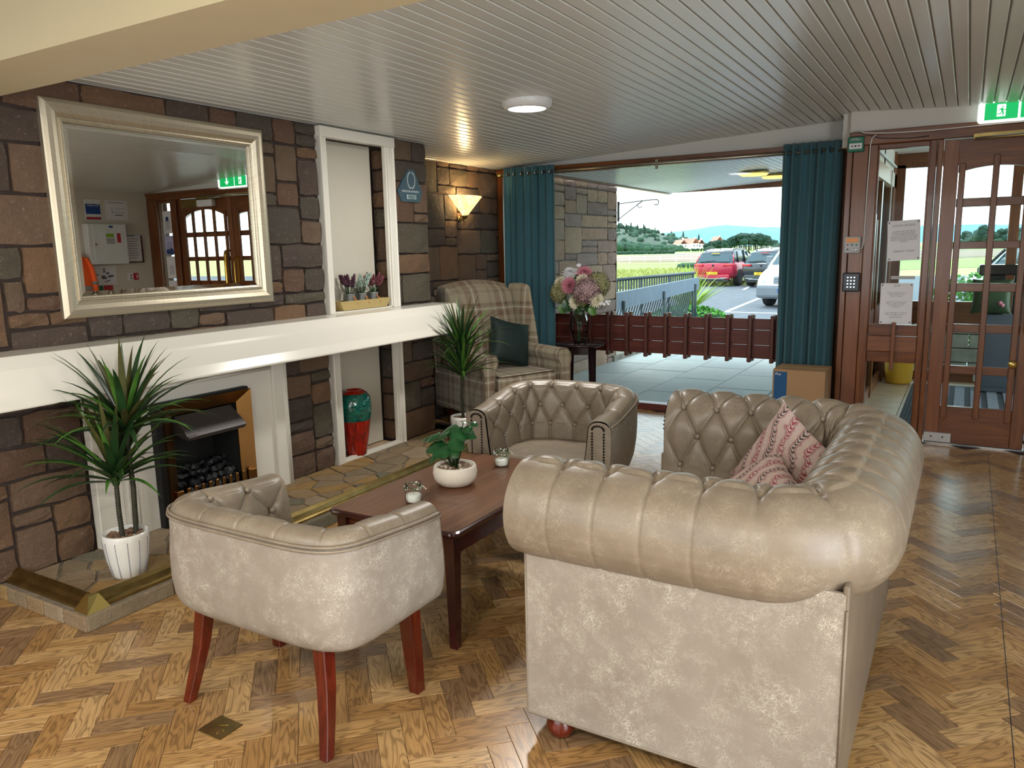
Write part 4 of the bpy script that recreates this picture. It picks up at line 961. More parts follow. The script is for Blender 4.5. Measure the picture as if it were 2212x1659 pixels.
# edge stones (front, plane x=.65) and near end (y=1.6)
y = 1.60; k = 0
while y < 4.90:
    L = R.uniform(0.16, 0.42); y1 = min(y+L, 4.93); part('edge_stone', MB().box((0.642, (y+y1)/2, 0.033), (0.030, y1-y-0.009, 0.066), ch=0.005), 'crazy', hr, world=True); y = y1
x = 0.65
for L in (0.16, 0.15, 0.13, 0.16, 0.12): part('edge_stone', MB().box((x-L/2, 1.612, 0.033), (L-0.008, 0.030, 0.066), ch=0.005), 'crazy', hr, world=True); x -= L
# brass fender
t = thing('fender', 'low brass fender rail running round the edge of the stone hearth', 'fender', (0.6, 3.2, 0.075))
fp = [(0.0, 0.0), (0.0, 0.012), (0.010, 0.018), (0.022, 0.022), (0.030, 0.040), (0.052, 0.052), (0.060, 0.050), (0.066, 0.0)]
def fender(a, b, nrm, nm):
    a, b = Vector(a), Vector(b); nn = Vector(nrm); vs_ = [p - nn*d + Vector((0, 0, z)) for p in (a, b) for d, z in fp]; m_ = len(fp)
    fs_ = [(i, i+1, m_+i+1, m_+i) for i in range(m_-1)] + [tuple(range(m_))[::-1], tuple(range(m_, 2*m_))]
    part(nm, MB().add(vs_, fs_), 'brass_old', t, world=True)
fender((0.632, 1.70, 0.069), (0.632, 2.62, 0.069), (1, 0, 0), 'rail'); fender((0.632, 2.63, 0.069), (0.632, 4.88, 0.069), (1, 0, 0), 'rail'); fender((0.55, 1.625, 0.069), (-0.01, 1.625, 0.069), (0, -1, 0), 'rail')
c_ = [(0.64, 1.617), (0.64, 1.705), (0.575, 1.705), (0.575, 1.69), (0.55, 1.69), (0.55, 1.617)]
part('corner_cap', MB().add([(0.645, 1.612, 0.068), (0.645, 1.712, 0.068), (0.545, 1.712, 0.068), (0.545, 1.612, 0.068), (0.610, 1.645, 0.128), (0.605, 1.690, 0.126), (0.575, 1.685, 0.122), (0.575, 1.650, 0.126)],
    [(0, 1, 5, 4), (1, 2, 6, 5), (2, 3, 7, 6), (3, 0, 4, 7), (4, 5, 6, 7)]), 'bright_brass', t, label='bright brass corner cap', world=True)
# mirror
t = thing('wall_mirror', 'large rectangular mirror in a ribbed champagne gold frame above the fireplace', 'mirror', (0.03, 2.622, 1.215))
fpr = [(0.0, 0.004), (0.0, 0.030), (0.006, 0.036), (0.020, 0.044), (0.040, 0.046), (0.060, 0.040), (0.078, 0.028), (0.082, 0.034), (0.088, 0.034), (0.093, 0.026), (0.098, 0.024), (0.098, 0.010)]
my0, my1, mz0, mz1 = 2.008, 3.268, 1.217, 2.205
cor = [(my0, mz0, 1, 1), (my1, mz0, -1, 1), (my1, mz1, -1, -1), (my0, mz1, 1, -1)]
for k in range(4):
    a, b = cor[k], cor[(k+1) % 4]; L = math.hypot(b[0]-a[0], b[1]-a[1]); nseg = 1; m_ = len(fpr); vs_ = []; 
    for c__ in (a, b):
        for d, h in fpr: vs_.append((h, c__[0]+c__[2]*d, c__[1]+c__[3]*d))
    fs_ = [(i, i+1, m_+i+1, m_+i) for i in range(m_-1)]
    uvs_ = [[(0, fpr[i][0]), (0, fpr[i+1][0]), (L, fpr[i+1][0]), (L, fpr[i][0])] for i in range(m_-1)]
    part('frame_side', MB().add(vs_, [f[::-1] for f in fs_], [u[::-1] for u in uvs_]), 'frame', t, world=True)
iy0, iy1, iz0, iz1 = my0+0.098, my1-0.098, mz0+0.098, mz1-0.098
part('mirror_glass', MB().bx(0.008, 0.016, iy0+0.024, iy1-0.024, iz0+0.024, iz1-0.024), 'mirror', t, label='silvered glass', world=True)
q = [(0.016, iy0+.024, iz0+.024), (0.016, iy1-.024, iz0+.024), (0.016, iy1-.024, iz1-.024), (0.016, iy0+.024, iz1-.024)]; q2 = [(0.0125, iy0, iz0), (0.0125, iy1, iz0), (0.0125, iy1, iz1), (0.0125, iy0, iz1)]
part('bevel_strip', MB().add(q+q2, [(4, 5, 1, 0), (5, 6, 2, 1), (6, 7, 3, 2), (7, 4, 0, 3)]), 'mirror', t, label='bevelled glass edge', world=True)
# plaque
t = thing('plaque', 'blue-grey shield plaque with a laurel wreath beside the wall recess', 'plaque', (0.02, 4.655, 1.855))
pp = [(4.637, 2.092), (4.706, 2.092), (4.80, 1.932), (4.762, 1.858), (4.548, 1.858), (4.505, 1.932)]
part('shield', MB().prism(pp, 0.0, 0.018, m=Matrix(((0, 0, 1, 0.006), (1, 0, 0, 0), (0, 1, 0, 0), (0, 0, 0, 1)))), 'plaque', t, world=True)
for s in (-1, 1):
    for k in range(13):
        a = math.radians(-78 + k*12.5); cx_, cz_ = 4.668 + s*0.045*math.cos(a), 2.015 + 0.058*math.sin(a)
        part('wreath_leaf', MB().box((0.0245, cx_, cz_), (0.001, 0.005, 0.013), Rx(-s*(a+0.35) if s < 0 else -(a+0.35)+PI)), 'plaque_txt', t, world=True)
text('lettering', 'INVESTOR IN PEOPLE', 0.021, 'plaque_txt', t, (0.0045, 0, 0.078), (PI/2, 0, PI/2))
part('name_plate', MB().bx(0.024, 0.027, 4.61, 4.72, 1.878, 1.912, ch=0.001), 'steel', t, world=True)
for k_, w_ in ((1.901, 0.07), (1.893, 0.085), (1.884, 0.05)): part('engraved_line', MB().bx(0.0268, 0.0275, 4.665-w_/2, 4.665+w_/2, k_-0.0016, k_+0.0016), 'ink', t, world=True)
for yy in (4.545, 4.765): part('screw', MB().lathe([(0.004, 0), (0, 0.001)], 8, (0.0245, yy, 1.955), Ry(PI/2)), 'ink', t, world=True)
# sconce
t = thing('wall_lamp', 'lit alabaster cone wall lamp on the recessed stone wall', 'wall lamp', (-0.40, 6.0, 1.775))
def cone(u, v):
    a = -PI/2 - 0.15 + u*(PI+0.3); r = 0.022 + v*0.135; return (0.06 - 0.06 + r*math.cos(a)*0.80, r*math.sin(a)*1.45, 0.035+v*0.175)
cz = MB().grid(cone, 28, 8); o = part('shade', cz, 'shade', t, label='glowing alabaster glass'); so = o.modifiers.new('s', 'SOLIDIFY'); so.thickness = 0.005
part('stem', MB().lathe([(0.010, -0.02), (0.014, -0.01), (0.008, 0.0), (0.016, 0.012), (0.030, 0.03), (0.034, 0.04)], 18, (0, 0, 0)), 'brass_old', t)
part('bracket', MB().tube([(0, 0, 0.005), (-0.06, 0, 0.01)], 0.008, 8).lathe([(0.03, 0), (0.03, 0.01)], 16, (-0.062, 0, 0.01), Ry(PI/2)), 'brass_old', t)
part('bulb', MB().ico((0.02, 0, 0.13), 0.022, 2), emis('warm_bulb', '#ffcf80', 12), t)
pd = bpy.data.lights.new('sconce_glow', 'POINT'); pd.energy = 5.5; pd.color = (1, 0.72, 0.36); pd.shadow_soft_size = 0.03; po = bpy.data.objects.new('sconce_glow', pd); C.objects.link(po); po.location = (-0.36, 6.0, 1.965)

# ------------------------------------------------------------------ sweeping helpers for upholstery
def sample_path(ctrl, step):
    """ctrl: list of points; returns evenly spaced points, right-hand normals and arc length"""
    P = [Vector(p) for p in ctrl]; L = [0.0]
    for a, b in zip(P[:-1], P[1:]): L.append(L[-1]+(b-a).length)
    n_ = max(8, int(L[-1]/step)); out = []
    k = 0
    for i in range(n_+1):
        s = L[-1]*i/n_
        while k < len(P)-2 and L[k+1] < s: k += 1
        f = (s-L[k])/max(1e-9, L[k+1]-L[k]); out.append((P[k].lerp(P[k+1], f), s))
    res = []
    for i, (p, s) in enumerate(out):
        a = out[max(0, i-1)][0]; b = out[min(len(out)-1, i+1)][0]; t = (b-a).normalized(); res.append((p, Vector((t.y, -t.x)), s))
    return res, L[-1]
def upath(x0, x1, y0, y1, r, n_=10):
    """U path: start at (x0,y0) going +x, corner, +y, corner, back -x to (x0,y1)"""
    pts = [(x0, y0), (x1-r, y0)]
    for i in range(1, n_+1): a = -PI/2+PI/2*i/n_; pts.append((x1-r+r*math.cos(a), y0+r+r*math.sin(a)))
    pts.append((x1, y1-r))
    for i in range(1, n_+1): a = PI/2*i/n_; pts.append((x1-r+r*math.cos(a), y1-r+r*math.sin(a)))
    pts.append((x0, y1)); return pts
def prof_arc(pts):
    L = [0.0]
    for a, b in zip(pts[:-1], pts[1:]): L.append(L[-1]+math.hypot(b[0]-a[0], b[1]-a[1]))
    return L
def tuft(u, s, du, dv, s0, nrow, A, kout=1.0, uo=0.0):
    """height of buttoned padding at arc (u, s). rows of buttons at s0, s0-dv, ..."""
    uu = (u-uo)/du; sl = s0-(nrow-1)*dv; g = 0.0075; wc = 0.0042
    if s > s0:
        k = abs(math.sin(PI*uu)); d = abs(uu-round(uu))*du; f = A*kout*(1-math.exp(-2.6*k)) - g*0.8*math.exp(-(d/wc)**2)
    elif s < sl:
        ph = 0.5*((nrow-1) % 2); k = abs(math.sin(PI*(uu-ph))); q = uu-ph; d = abs(q-round(q))*du; f = A*0.85*(1-math.exp(-2.6*k)) - g*0.7*math.exp(-(d/wc)**2)
    else:
        w_ = (s0-s)/(2*dv); p, q = uu+w_, uu-w_; gr = math.sqrt(1/du**2+1/(4*dv*dv)); d = min(abs(p-round(p)), abs(q-round(q)))/gr
        k = abs(math.sin(PI*p))*abs(math.sin(PI*q)); f = A*(1-math.exp(-2.8*k)) - g*math.exp(-(d/wc)**2)
    m_ = round((s0-s)/dv); m_ = max(0, min(nrow-1, m_)); ub = round(uu-0.5*(m_ % 2))+0.5*(m_ % 2)
    d2_ = ((uu-ub)*du)**2 + ((s0-m_*dv)-s)**2; f -= 0.010*math.exp(-d2_/0.00022)
    return f
def sweep_upholstery(path, prof, heights, disp, step_u=0.008, step_s=0.008, uvs=False):
    """prof(t)->(o,z) polyline list; heights(i)->dz ; disp(u,s)->outward displacement"""
    PL = prof; L = prof_arc(PL); ns = max(6, int(L[-1]/step_s)); prs = []
    k = 0
    for j in range(ns+1):
        s = L[-1]*j/ns
        while k < len(PL)-2 and L[k+1] < s: k += 1
        f = (s-L[k])/max(1e-9, L[k+1]-L[k]); prs.append((PL[k][0]+(PL[k+1][0]-PL[k][0])*f, PL[k][1]+(PL[k+1][1]-PL[k][1])*f, s))
    sm = []
    for j in range(ns+1):
        a, b = prs[max(0, j-1)], prs[min(ns, j+1)]; dx, dz = b[0]-a[0], b[1]-a[1]; l = math.hypot(dx, dz); sm.append((-dz/l, dx/l))
    vs_ = []; nu = len(path)
    for j in range(ns+1):
        o, z, s = prs[j]; no, nz_ = sm[j]
        for i in range(nu):
            p, nn, u = path[i]; d = disp(u, s); q = p + nn*(o+no*d); vs_.append((q.x, q.y, heights(u, z)+nz_*d))
    fs_ = [(j*nu+i, j*nu+i+1, (j+1)*nu+i+1, (j+1)*nu+i) for j in range(ns) for i in range(nu-1)]
    return MB().add(vs_, fs_, smooth=True), prs, sm
def at_profile(path, prs, sm, u, s, heights, off=0.0):
    i = min(range(len(path)), key=lambda k: abs(path[k][2]-u)); j = min(range(len(prs)), key=lambda k: abs(prs[k][2]-s))
    p, nn, _ = path[i]; o, z, _ = prs[j]; q = p+nn*(o+sm[j][0]*off); return Vector((q.x, q.y, heights(u, z)+sm[j][1]*off))
def cushion_mesh(w_, d_, t_, nu=20, pinch=0.08, uvs=True):
    """square cushion standing in the xz-plane, thickness along y; tapering to its seams"""
    mb = MB()
    def side(s):
        def f(u, v):
            a, b = u*2-1, v*2-1
            k = (1-abs(a)**2.6)*(1-abs(b)**2.6); puff = max(0, k)**0.45
            px_ = a*(1-pinch*(1-abs(a))*0-pinch*(1-b*b)*abs(a)**3); pz_ = b*(1-pinch*(1-a*a)*abs(b)**3)
            return (px_*w_/2, s*t_/2*puff, pz_*d_/2)
        return f
    mb.grid(side(-1), nu, nu, True, uv=lambda u, v: (u*w_, v*d_)); mb.grid(side(1), nu, nu, True, uv=lambda u, v: (u*w_, v*d_), flip=True)
    return mb

# ------------------------------------------------------------------ two-seat buttoned sofa
t = thing('sofa', 'buttoned rolled-arm two-seat sofa in scuffed taupe leather, back to the right', 'sofa', (3.0, 2.58, 0))
SY0, SY1, SXF, SXB, rr_ = 1.965, 3.215, 2.53, 3.380, 0.14
up_ = upath(SXF, SXB, SY0, SY1, 0.20, 14); up_[0] = (2.503, SY0); up_[-1] = (2.552, SY1)
pth, PL_ = sample_path(up_, 0.0052)
zr = 0.725
prof_s = [(-rr_, 0.40), (-rr_, 0.50), (-rr_, 0.60), (-rr_, zr)] + [(-rr_*math.cos(a), zr+rr_*math.sin(a)) for a in [PI*k/24 for k in range(1, 25)]] + [(rr_*math.cos(a), zr-rr_*math.sin(a)) for a in [math.radians(12*k) for k in range(1, 7)]] + [(0.055, zr-0.128)]
hs = lambda u, z: z
du_ = PL_/round(PL_/0.142); dv_ = 0.128; s0_ = (zr-0.40) + rr_*math.radians(97)
def disp_s(u, s):
    f = tuft(u, s, du_, dv_, s0_, 4, 0.019, 0.55)
    if s > s0_+0.02:   # outer roll: soft pleat lines only
        k = min(1, (s-s0_-0.02)/0.08); uu = u/du_; d_ = abs(uu-round(uu))*du_; crease = math.exp(-(d_/0.004)**2)
        f = f*(1-k) + k*(0.013-0.0026*crease-0.0008*math.exp(-(d_/0.015)**2))
    e = min(u, PL_-u)
    if e < 0.05: f = f*(e/0.05) + 0.008*(1-e/0.05)
    return f
mb, prs, sm = sweep_upholstery(pth, prof_s, hs, disp_s, step_s=0.0056)
part('padded_roll', mb, 'leather', t, label='deep buttoned arms and back with rolled top', world=True)
# closed front faces of both arms
for yy, sg in ((SY0, 1), (SY1, -1)):
    SXF = 2.503 if sg > 0 else 2.552
    pts = [(SXF, yy-(-o)*-1*0 + (o if sg < 0 else -o), z) for o, z in prof_s]
    pts = [(SXF-0.004, yy + (-o if sg > 0 else o), z) for o, z in prof_s] + [(SXF-0.004, yy+(-0.055 if sg > 0 else 0.055), 0.60)]
    part('arm_base', MB().bx(2.537, 2.56, *sorted((yy-sg*0.079, yy+sg*0.14)), 0.08, 0.62, ch=0.004), 'leather', t, world=True)
    mid = (SXF-0.012, yy, zr); n__ = len(pts); mbf = MB().add(pts+[mid], [(i, (i+1) % n__, n__) if sg < 0 else ((i+1) % n__, i, n__) for i in range(n__)]); part('arm_front', mbf, 'leather', t, world=True)
    nb = MB()
    for k in range(0, len(prof_s), 1):
        o, z = prof_s[k]; nb.ico((SXF-0.008, yy+(-o if sg > 0 else o)*0.88, zr+(z-zr)*0.9), 0.006, 1)
    part('nailhead_trim', nb, 'nail', t, world=True)
for m_ in range(4):
    s = s0_-m_*dv_; k = 1
    while True:
        u = (k+0.5*(m_ % 2))*du_ if m_ % 2 else k*du_
        if m_ % 2: u = (k-0.5)*du_
        if u > PL_-0.04: break
        if u > 0.04:
            q = at_profile(pth, prs, sm, u, s, hs, -0.003)
            if m_ > 0: part('button', MB().ico(q, 0.0115, 2), 'leather', t, world=True)
        k += 1
# panels below the roll
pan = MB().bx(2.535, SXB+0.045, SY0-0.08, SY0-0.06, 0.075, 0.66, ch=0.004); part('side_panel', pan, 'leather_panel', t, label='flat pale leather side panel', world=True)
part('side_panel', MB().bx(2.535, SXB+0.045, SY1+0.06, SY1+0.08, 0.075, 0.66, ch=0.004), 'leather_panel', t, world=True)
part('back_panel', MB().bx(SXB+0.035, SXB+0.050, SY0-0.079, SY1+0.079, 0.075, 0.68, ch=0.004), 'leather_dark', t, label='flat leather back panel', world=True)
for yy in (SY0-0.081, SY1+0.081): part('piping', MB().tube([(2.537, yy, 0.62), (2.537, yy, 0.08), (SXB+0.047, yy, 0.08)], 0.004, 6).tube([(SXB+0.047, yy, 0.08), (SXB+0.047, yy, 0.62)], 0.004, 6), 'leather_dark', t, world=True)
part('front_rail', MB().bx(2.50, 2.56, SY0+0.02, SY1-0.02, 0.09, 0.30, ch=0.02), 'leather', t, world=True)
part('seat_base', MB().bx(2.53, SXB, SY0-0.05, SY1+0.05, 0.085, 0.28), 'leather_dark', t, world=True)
ym = (SY0+SY1)/2
for a, b in ((SY0+0.145, ym), (ym, SY1-0.145)): part('seat_cushion', MB().bx(2.49, SXB-0.12, a+0.003, b-0.003, 0.285, 0.455, ch=0.04), 'leather', t, world=True)
for xx in (2.625, 3.33):
    for yy in (SY0-0.03, SY1+0.02): part('bun_foot', MB().lathe([(0.018, 0.0), (0.034, 0.008), (0.044, 0.028), (0.044, 0.045), (0.034, 0.066), (0.026, 0.080)], 24, (xx, yy, 0)), 'cherry', t, label='glossy cherry bun foot', world=True)
# cushions on the sofa
def cushion(name, label, loc, rot, w_, d_, t_, mat, piping=None):
    c = thing(name, label, 'cushion', loc); c.rotation_euler = rot
    part('cover', cushion_mesh(w_, d_, t_), mat, c)
    if piping:
        pts = []
        for k in range(41):
            a = k/40*4; sd = int(a) % 4; f = a-int(a); x, z = [(-1+2*f, -1), (1, -1+2*f), (1-2*f, 1), (-1, 1-2*f)][sd]
            pch = 0.08; pts.append((x*(1-pch*(1-z*z)*abs(x)**3)*w_/2, 0, z*(1-pch*(1-x*x)*abs(z)**3)*d_/2))
        part('piping', MB().tube(pts, 0.005, 6, caps=False), piping, c)
    return c
cushion('cushion', 'upright pink fern-print cushion leaning on the far arm of the sofa', (3.085, 2.93, 0.645), (math.radians(-12), math.radians(31), math.radians(-32)), 0.38, 0.38, 0.14, 'fern')
cushion('cushion', 'low flat-lying pink fern-print cushion showing just above the near sofa arm', (3.02, 2.62, 0.60), (math.radians(-52), math.radians(8), math.radians(-62)), 0.38, 0.38, 0.14, 'fern')

# ------------------------------------------------------------------ tub chairs
def tub_chair(label, cx, cy, rz, hw=0.395, Lf=0.21, Db=0.375, zb0=0.735, za0=0.655, n_exp=3.2, full=0.0):
    t = thing('tub_chair', label, 'tub chair', (cx, cy, 0), rz, 'leather tub chairs at the coffee table')
    ctrl = []
    for k in range(6): ctrl.append((-hw, Lf*(1-k/6)))
    for k in range(61):
        a = PI*k/60; c_, s_ = math.cos(a), math.sin(a); ctrl.append((-hw*math.copysign(abs(c_)**(2/n_exp), c_), -Db*abs(s_)**(2/n_exp)))
    for k in range(1, 7): ctrl.append((hw, Lf*k/6))
    ctrl = ctrl[::-1]     # so that the right-hand normal points outwards
    # path runs from front right, round the back, to front left: outward normal check
    pt_, PL = sample_path(ctrl, 0.0048)
    p, nn, _ = pt_[len(pt_)//2]
    if nn.y > 0: ctrl = ctrl[::-1]; pt_, PL = sample_path(ctrl, 0.0048)
    def ztop(u):
        i = min(len(pt_)-1, max(0, int(round(u/PL*(len(pt_)-1))))); y = pt_[i][0].y; f = max(0, min(1, (Lf-y)/(Lf+Db*0.8))); return za0+(zb0-za0)*(f*f*(3-2*f))
    zref = zb0
    hh = lambda u, z: 0.40 + (z-0.40)*(ztop(u)-0.40)/(zref-0.40) if z > 0.40 else z
    # padded inside and rolled top; o = 0 is the outer shell line
    rt_ = 0.048
    prof = [(-0.135, 0.40), (-0.125, 0.50), (-0.115, 0.60), (-0.105, zref-rt_)] + [(-0.05-0.055*math.cos(a), zref-rt_+rt_*math.sin(a)) for a in [PI*k/14 for k in range(1, 13)]] + [(0.004, zref-0.026)]
    La = prof_arc(prof)[-1]; du = PL/round(PL/0.172); dv = 0.105; s0 = (zref-rt_-0.40)+0.035
    def dsp(u, s):
        f = tuft(u, s, du, dv, s0, 3, 0.017, 0.6)
        if s > s0+0.01: k = min(1, (s-s0-0.01)/0.05); d_ = abs(u/du-round(u/du))*du; f = f*(1-k)+k*(0.007-0.006*math.exp(-(d_/0.004)**2))
        e = min(u, PL-u)
        if e < 0.05: f = f*(e/0.05)+0.006*(1-e/0.05)
        r = La-s
        if r < 0.03: f *= r/0.03
        return f
    mb, prs, sm = sweep_upholstery(pt_, prof, hh, dsp, step_s=0.0052)
    part('padded_back', mb, 'leather', t, label='buttoned inside back and arms')
    for m_ in range(3):
        s = s0-m_*dv; k = 1
        while True:
            u = (k-0.5)*du if m_ % 2 else k*du
            if u > PL-0.04: break
            if u > 0.04: part('button', MB().ico(at_profile(pt_, prs, sm, u, s, hh, 0.0), 0.0115, 2), 'leather', t)
            k += 1
    # smooth outer shell, tapering in towards the seat
    osh = [(0.004, zref-0.026), (0.010, zref-0.06), (0.010, 0.60), (0.006+full*.2, 0.52), (-0.006+full*.45, 0.44), (-0.028+full*.7, 0.375), (-0.050+full*.8, 0.34), (-0.085+full*.8, 0.322), (-0.15, 0.318)]
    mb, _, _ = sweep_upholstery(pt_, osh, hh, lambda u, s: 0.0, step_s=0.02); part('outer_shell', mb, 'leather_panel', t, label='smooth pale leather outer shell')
    for dz, oo in ((0.0, 0.010), (-0.012, 0.013)):
        pts = [tuple((p+nn*oo).to_3d())[:2]+(hh(u, zref-0.027+dz),) for p, nn, u in pt_[::4]] + [tuple((pt_[-1][0]+pt_[-1][1]*oo).to_3d())[:2]+(hh(PL, zref-0.027+dz),)]
        part('piping', MB().tube(pts, 0.0048, 6), 'leather', t)
    # arm fronts with nailheads
    for i_, sg in ((0, 1), (len(pt_)-1, -1)):
        p, nn, u = pt_[i_]; loop = [(p+nn*o, hh(u, z)) for o, z in prof] + [(p+nn*o, hh(u, z)) for o, z in osh[1:-2]] + [(p+nn*(-0.12), 0.33)]
        n__ = len(loop); yy = p.y+0.004; mid = (p+nn*(-0.055)); vs_ = [(q.x, yy, z) for q, z in loop] + [(mid.x, yy+0.006, 0.52)]
        fs_ = [(i, (i+1) % n__, n__) for i in range(n__)]
        part('arm_front', MB().add(vs_, fs_), 'leather', t)
        nb = MB(); zt_ = hh(u, zref)-0.035; cxm = mid.x; hw_ = 0.030
        line = [(cxm-hw_, z) for z in [0.36+0.014*k for k in range(int((zt_-0.36)/0.014))]]
        arc = [(cxm-hw_*math.cos(a), zt_+0.0+0.018*math.sin(a)) for a in [PI*k/7 for k in range(8)]]
        for x, z in line+arc+[(2*cxm-x, z) for x, z in line]: nb.ico((x, yy+0.004, z), 0.0062, 1, (1, 0.6, 1))
        part('nailhead_trim', nb, 'nail', t, label='row of dark nailheads')
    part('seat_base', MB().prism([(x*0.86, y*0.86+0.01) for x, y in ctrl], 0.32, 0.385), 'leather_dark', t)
    # seat cushion
    poly = [(x*0.76, y*0.74) for x, y in ctrl]; 
    fy = max(y for x, y in poly)+0.06
    rim = [(x, min(y, fy)) for x, y in poly]; rim = [(rim[0][0], fy)] + rim + [(rim[-1][0], fy)]
    levels = [(0.385, 0.985), (0.395, 1.0), (0.43, 1.0), (0.447, 0.975), (0.457, 0.90), (0.463, 0.7), (0.465, 0.35)]
    vs_ = [(x*k, (y-0.0)*k, z) for z, k in levels for x, y in rim]; n__ = len(rim)
    fs_ = [(j*n__+i, j*n__+(i+1) % n__, (j+1)*n__+(i+1) % n__, (j+1)*n__+i) for j in range(len(levels)-1) for i in range(n__)] + [tuple((len(levels)-1)*n__+i for i in range(n__))]
    if sum(rim[i][0]*rim[(i+1) % n__][1]-rim[(i+1) % n__][0]*rim[i][1] for i in range(n__)) < 0: fs_ = [f[::-1] for f in fs_]
    part('seat_cushion', MB().add(vs_, fs_, smooth=True), 'leather', t)
    part('front_rail', MB().bx(-hw+0.06, hw-0.06, Lf-0.05, Lf-0.01, 0.32, 0.40, ch=0.01), 'leather', t)
    for lx, ly, fx, fy_, in ((-hw+0.085, Lf-0.07, -hw+0.075, Lf-0.055), (hw-0.085, Lf-0.07, hw-0.075, Lf-0.055), (-0.27, -0.225, -0.315, -0.285), (0.27, -0.225, 0.315, -0.285)):
        vs_ = []
        front = ly > 0
        for z, k in ((0.325, 0.0), (0.2, 0.35), (0.1, 0.68), (0.0, 1.0)):
            hw_ = 0.024 - 0.008*k + (0.004 if front else 0); x = lx+(fx-lx)*k; y = ly+(fy_-ly)*(k if front else k**1.4)
            vs_ += [(x-hw_, y-hw_, z), (x+hw_, y-hw_, z), (x+hw_, y+hw_, z), (x-hw_, y+hw_, z)]
        fs_ = [(j*4+i, (j+1)*4+i, (j+1)*4+(i+1) % 4, j*4+(i+1) % 4) for j in range(3) for i in range(4)] + [(0, 1, 2, 3), (15, 14, 13, 12)]
        o = part('leg', MB().add(vs_, fs_), 'cherry', t, label='tapered cherry wood leg'); bv = o.modifiers.new('b', 'BEVEL'); bv.width = 0.003; bv.segments = 2
        part('glide', MB().lathe([(0.010, 0.0), (0.012, 0.002), (0.010, 0.004)], 10, (fx, fy_, -0.0)), 'grey_pl', t)
    return t
tub_chair('near leather tub chair seen from behind, by the brass floor plate', 1.75, 1.775, 0.0, 0.408, 0.19, 0.295, 0.695, 0.665, 5.0, 0.055)
tub_chair('far leather tub chair facing the camera, its buttoned inside back showing', 1.82, 3.50, 3.156, 0.395, 0.25, 0.33, 0.765, 0.68, 2.6)

# ------------------------------------------------------------------ coffee table
t = thing('coffee_table', 'long low coffee table with walnut top and dark mahogany edge and legs', 'coffee table', (1.77, 2.66, 0))
TX0, TX1, TY0, TY1, TZ = 1.452, 2.085, 2.165, 3.17, 0.478
def rrect(x0, x1, y0, y1, r, n_=6):
    pts = []
    for cx_, cy_, a0 in ((x1-r, y0+r, -PI/2), (x1-r, y1-r, 0), (x0+r, y1-r, PI/2), (x0+r, y0+r, PI)):
        for k in range(n_+1): a = a0+PI/2*k/n_; pts.append((cx_+r*math.cos(a), cy_+r*math.sin(a)))
    return pts
base = rrect(TX0, TX1, TY0, TY1, 0.03); vs_ = []; levels = [(TZ-0.026, 0.012), (TZ-0.020, 0.004), (TZ-0.010, 0.0), (TZ-0.003, 0.003), (TZ, 0.012)]
for z, ins in levels: vs_ += [(x, y, z) for x, y in rrect(TX0+ins, TX1-ins, TY0+ins, TY1-ins, 0.03)]
n__ = len(base); fs_ = [(j*n__+i, j*n__+(i+1) % n__, (j+1)*n__+(i+1) % n__, (j+1)*n__+i) for j in range(len(levels)-1) for i in range(n__)] + [tuple(range(n__))[::-1], tuple(range((len(levels)-1)*n__, len(levels)*n__))]
part('table_edge', MB().add(vs_, fs_, smooth=False), 'mahog', t, label='dark moulded edge', world=True)
part('table_top', MB().prism(rrect(TX0+0.014, TX1-0.014, TY0+0.014, TY1-0.014, 0.03), TZ-0.002, TZ+0.0012), 'walnut', t, label='walnut veneer top', world=True)
for xx in (TX0+0.055, TX1-0.055): part('apron', MB().bx(xx-0.01, xx+0.01, TY0+0.07, TY1-0.07, 0.37, TZ-0.024, ch=0.002), 'mahog_h', t, world=True)
for yy in (TY0+0.055, TY1-0.055): part('apron', MB().bx(TX0+0.07, TX1-0.07, yy-0.01, yy+0.01, 0.37, TZ-0.024, ch=0.002), 'mahog_h', t, world=True)
for xx in (TX0+0.052, TX1-0.052):
    for yy in (TY0+0.052, TY1-0.052):
        part('leg', MB().box((xx, yy, 0.226), (0.032, 0.032, 0.452), top=(1.42, 1.42)), 'mahog', t, world=True)
# bowl plant
t = thing('potted_plant', 'small round-leaved plant in a cream stoneware bowl on the coffee table', 'plant', (1.735, 2.675, TZ+0.0012))
part('bowl', MB().lathe([(0.05, 0.0), (0.072, 0.006), (0.092, 0.03), (0.098, 0.055), (0.094, 0.082), (0.090, 0.090), (0.084, 0.090), (0.084, 0.075), (0.0, 0.072)], 40), 'stoneware', t, label='cream textured bowl')
for i in range(70):
    a = R.uniform(0, 2*PI); rad = 0.078*math.sqrt(R.random()); part('pebble', MB().ico((rad*math.cos(a), rad*math.sin(a), 0.077+R.uniform(-.002, .003)), R.uniform(0.005, 0.009), 1, (1, 1.2, 0.7), 0.12, Rz(a)), 'pebble', t)
def round_leaf(c, r, nrm, mat, par, droop=0.25):
    nrm = Vector(nrm).normalized(); q = nrm.to_track_quat('Z', 'Y').to_matrix(); vs_ = [Vector((0, 0, 0.1*r))]; n_ = 14
    for ring, k in ((0.5, 0.0), (1.0, -droop)):
        for i in range(n_): a = 2*PI*i/n_; kk = 1-0.28*max(0, math.cos(a))**6; vs_.append(Vector((r*ring*kk*math.cos(a), r*ring*math.sin(a)*0.95, r*k*ring*(0.7+0.3*math.cos(2*a)))))
    fs_ = [(0, 1+i, 1+(i+1) % n_) for i in range(n_)] + [(1+i, 1+n_+i, 1+n_+(i+1) % n_, 1+(i+1) % n_) for i in range(n_)]
    o = part('leaf', MB().add([q @ v + Vector(c) for v in vs_], fs_, smooth=True), mat, par); return o
rp = random.Random(5)
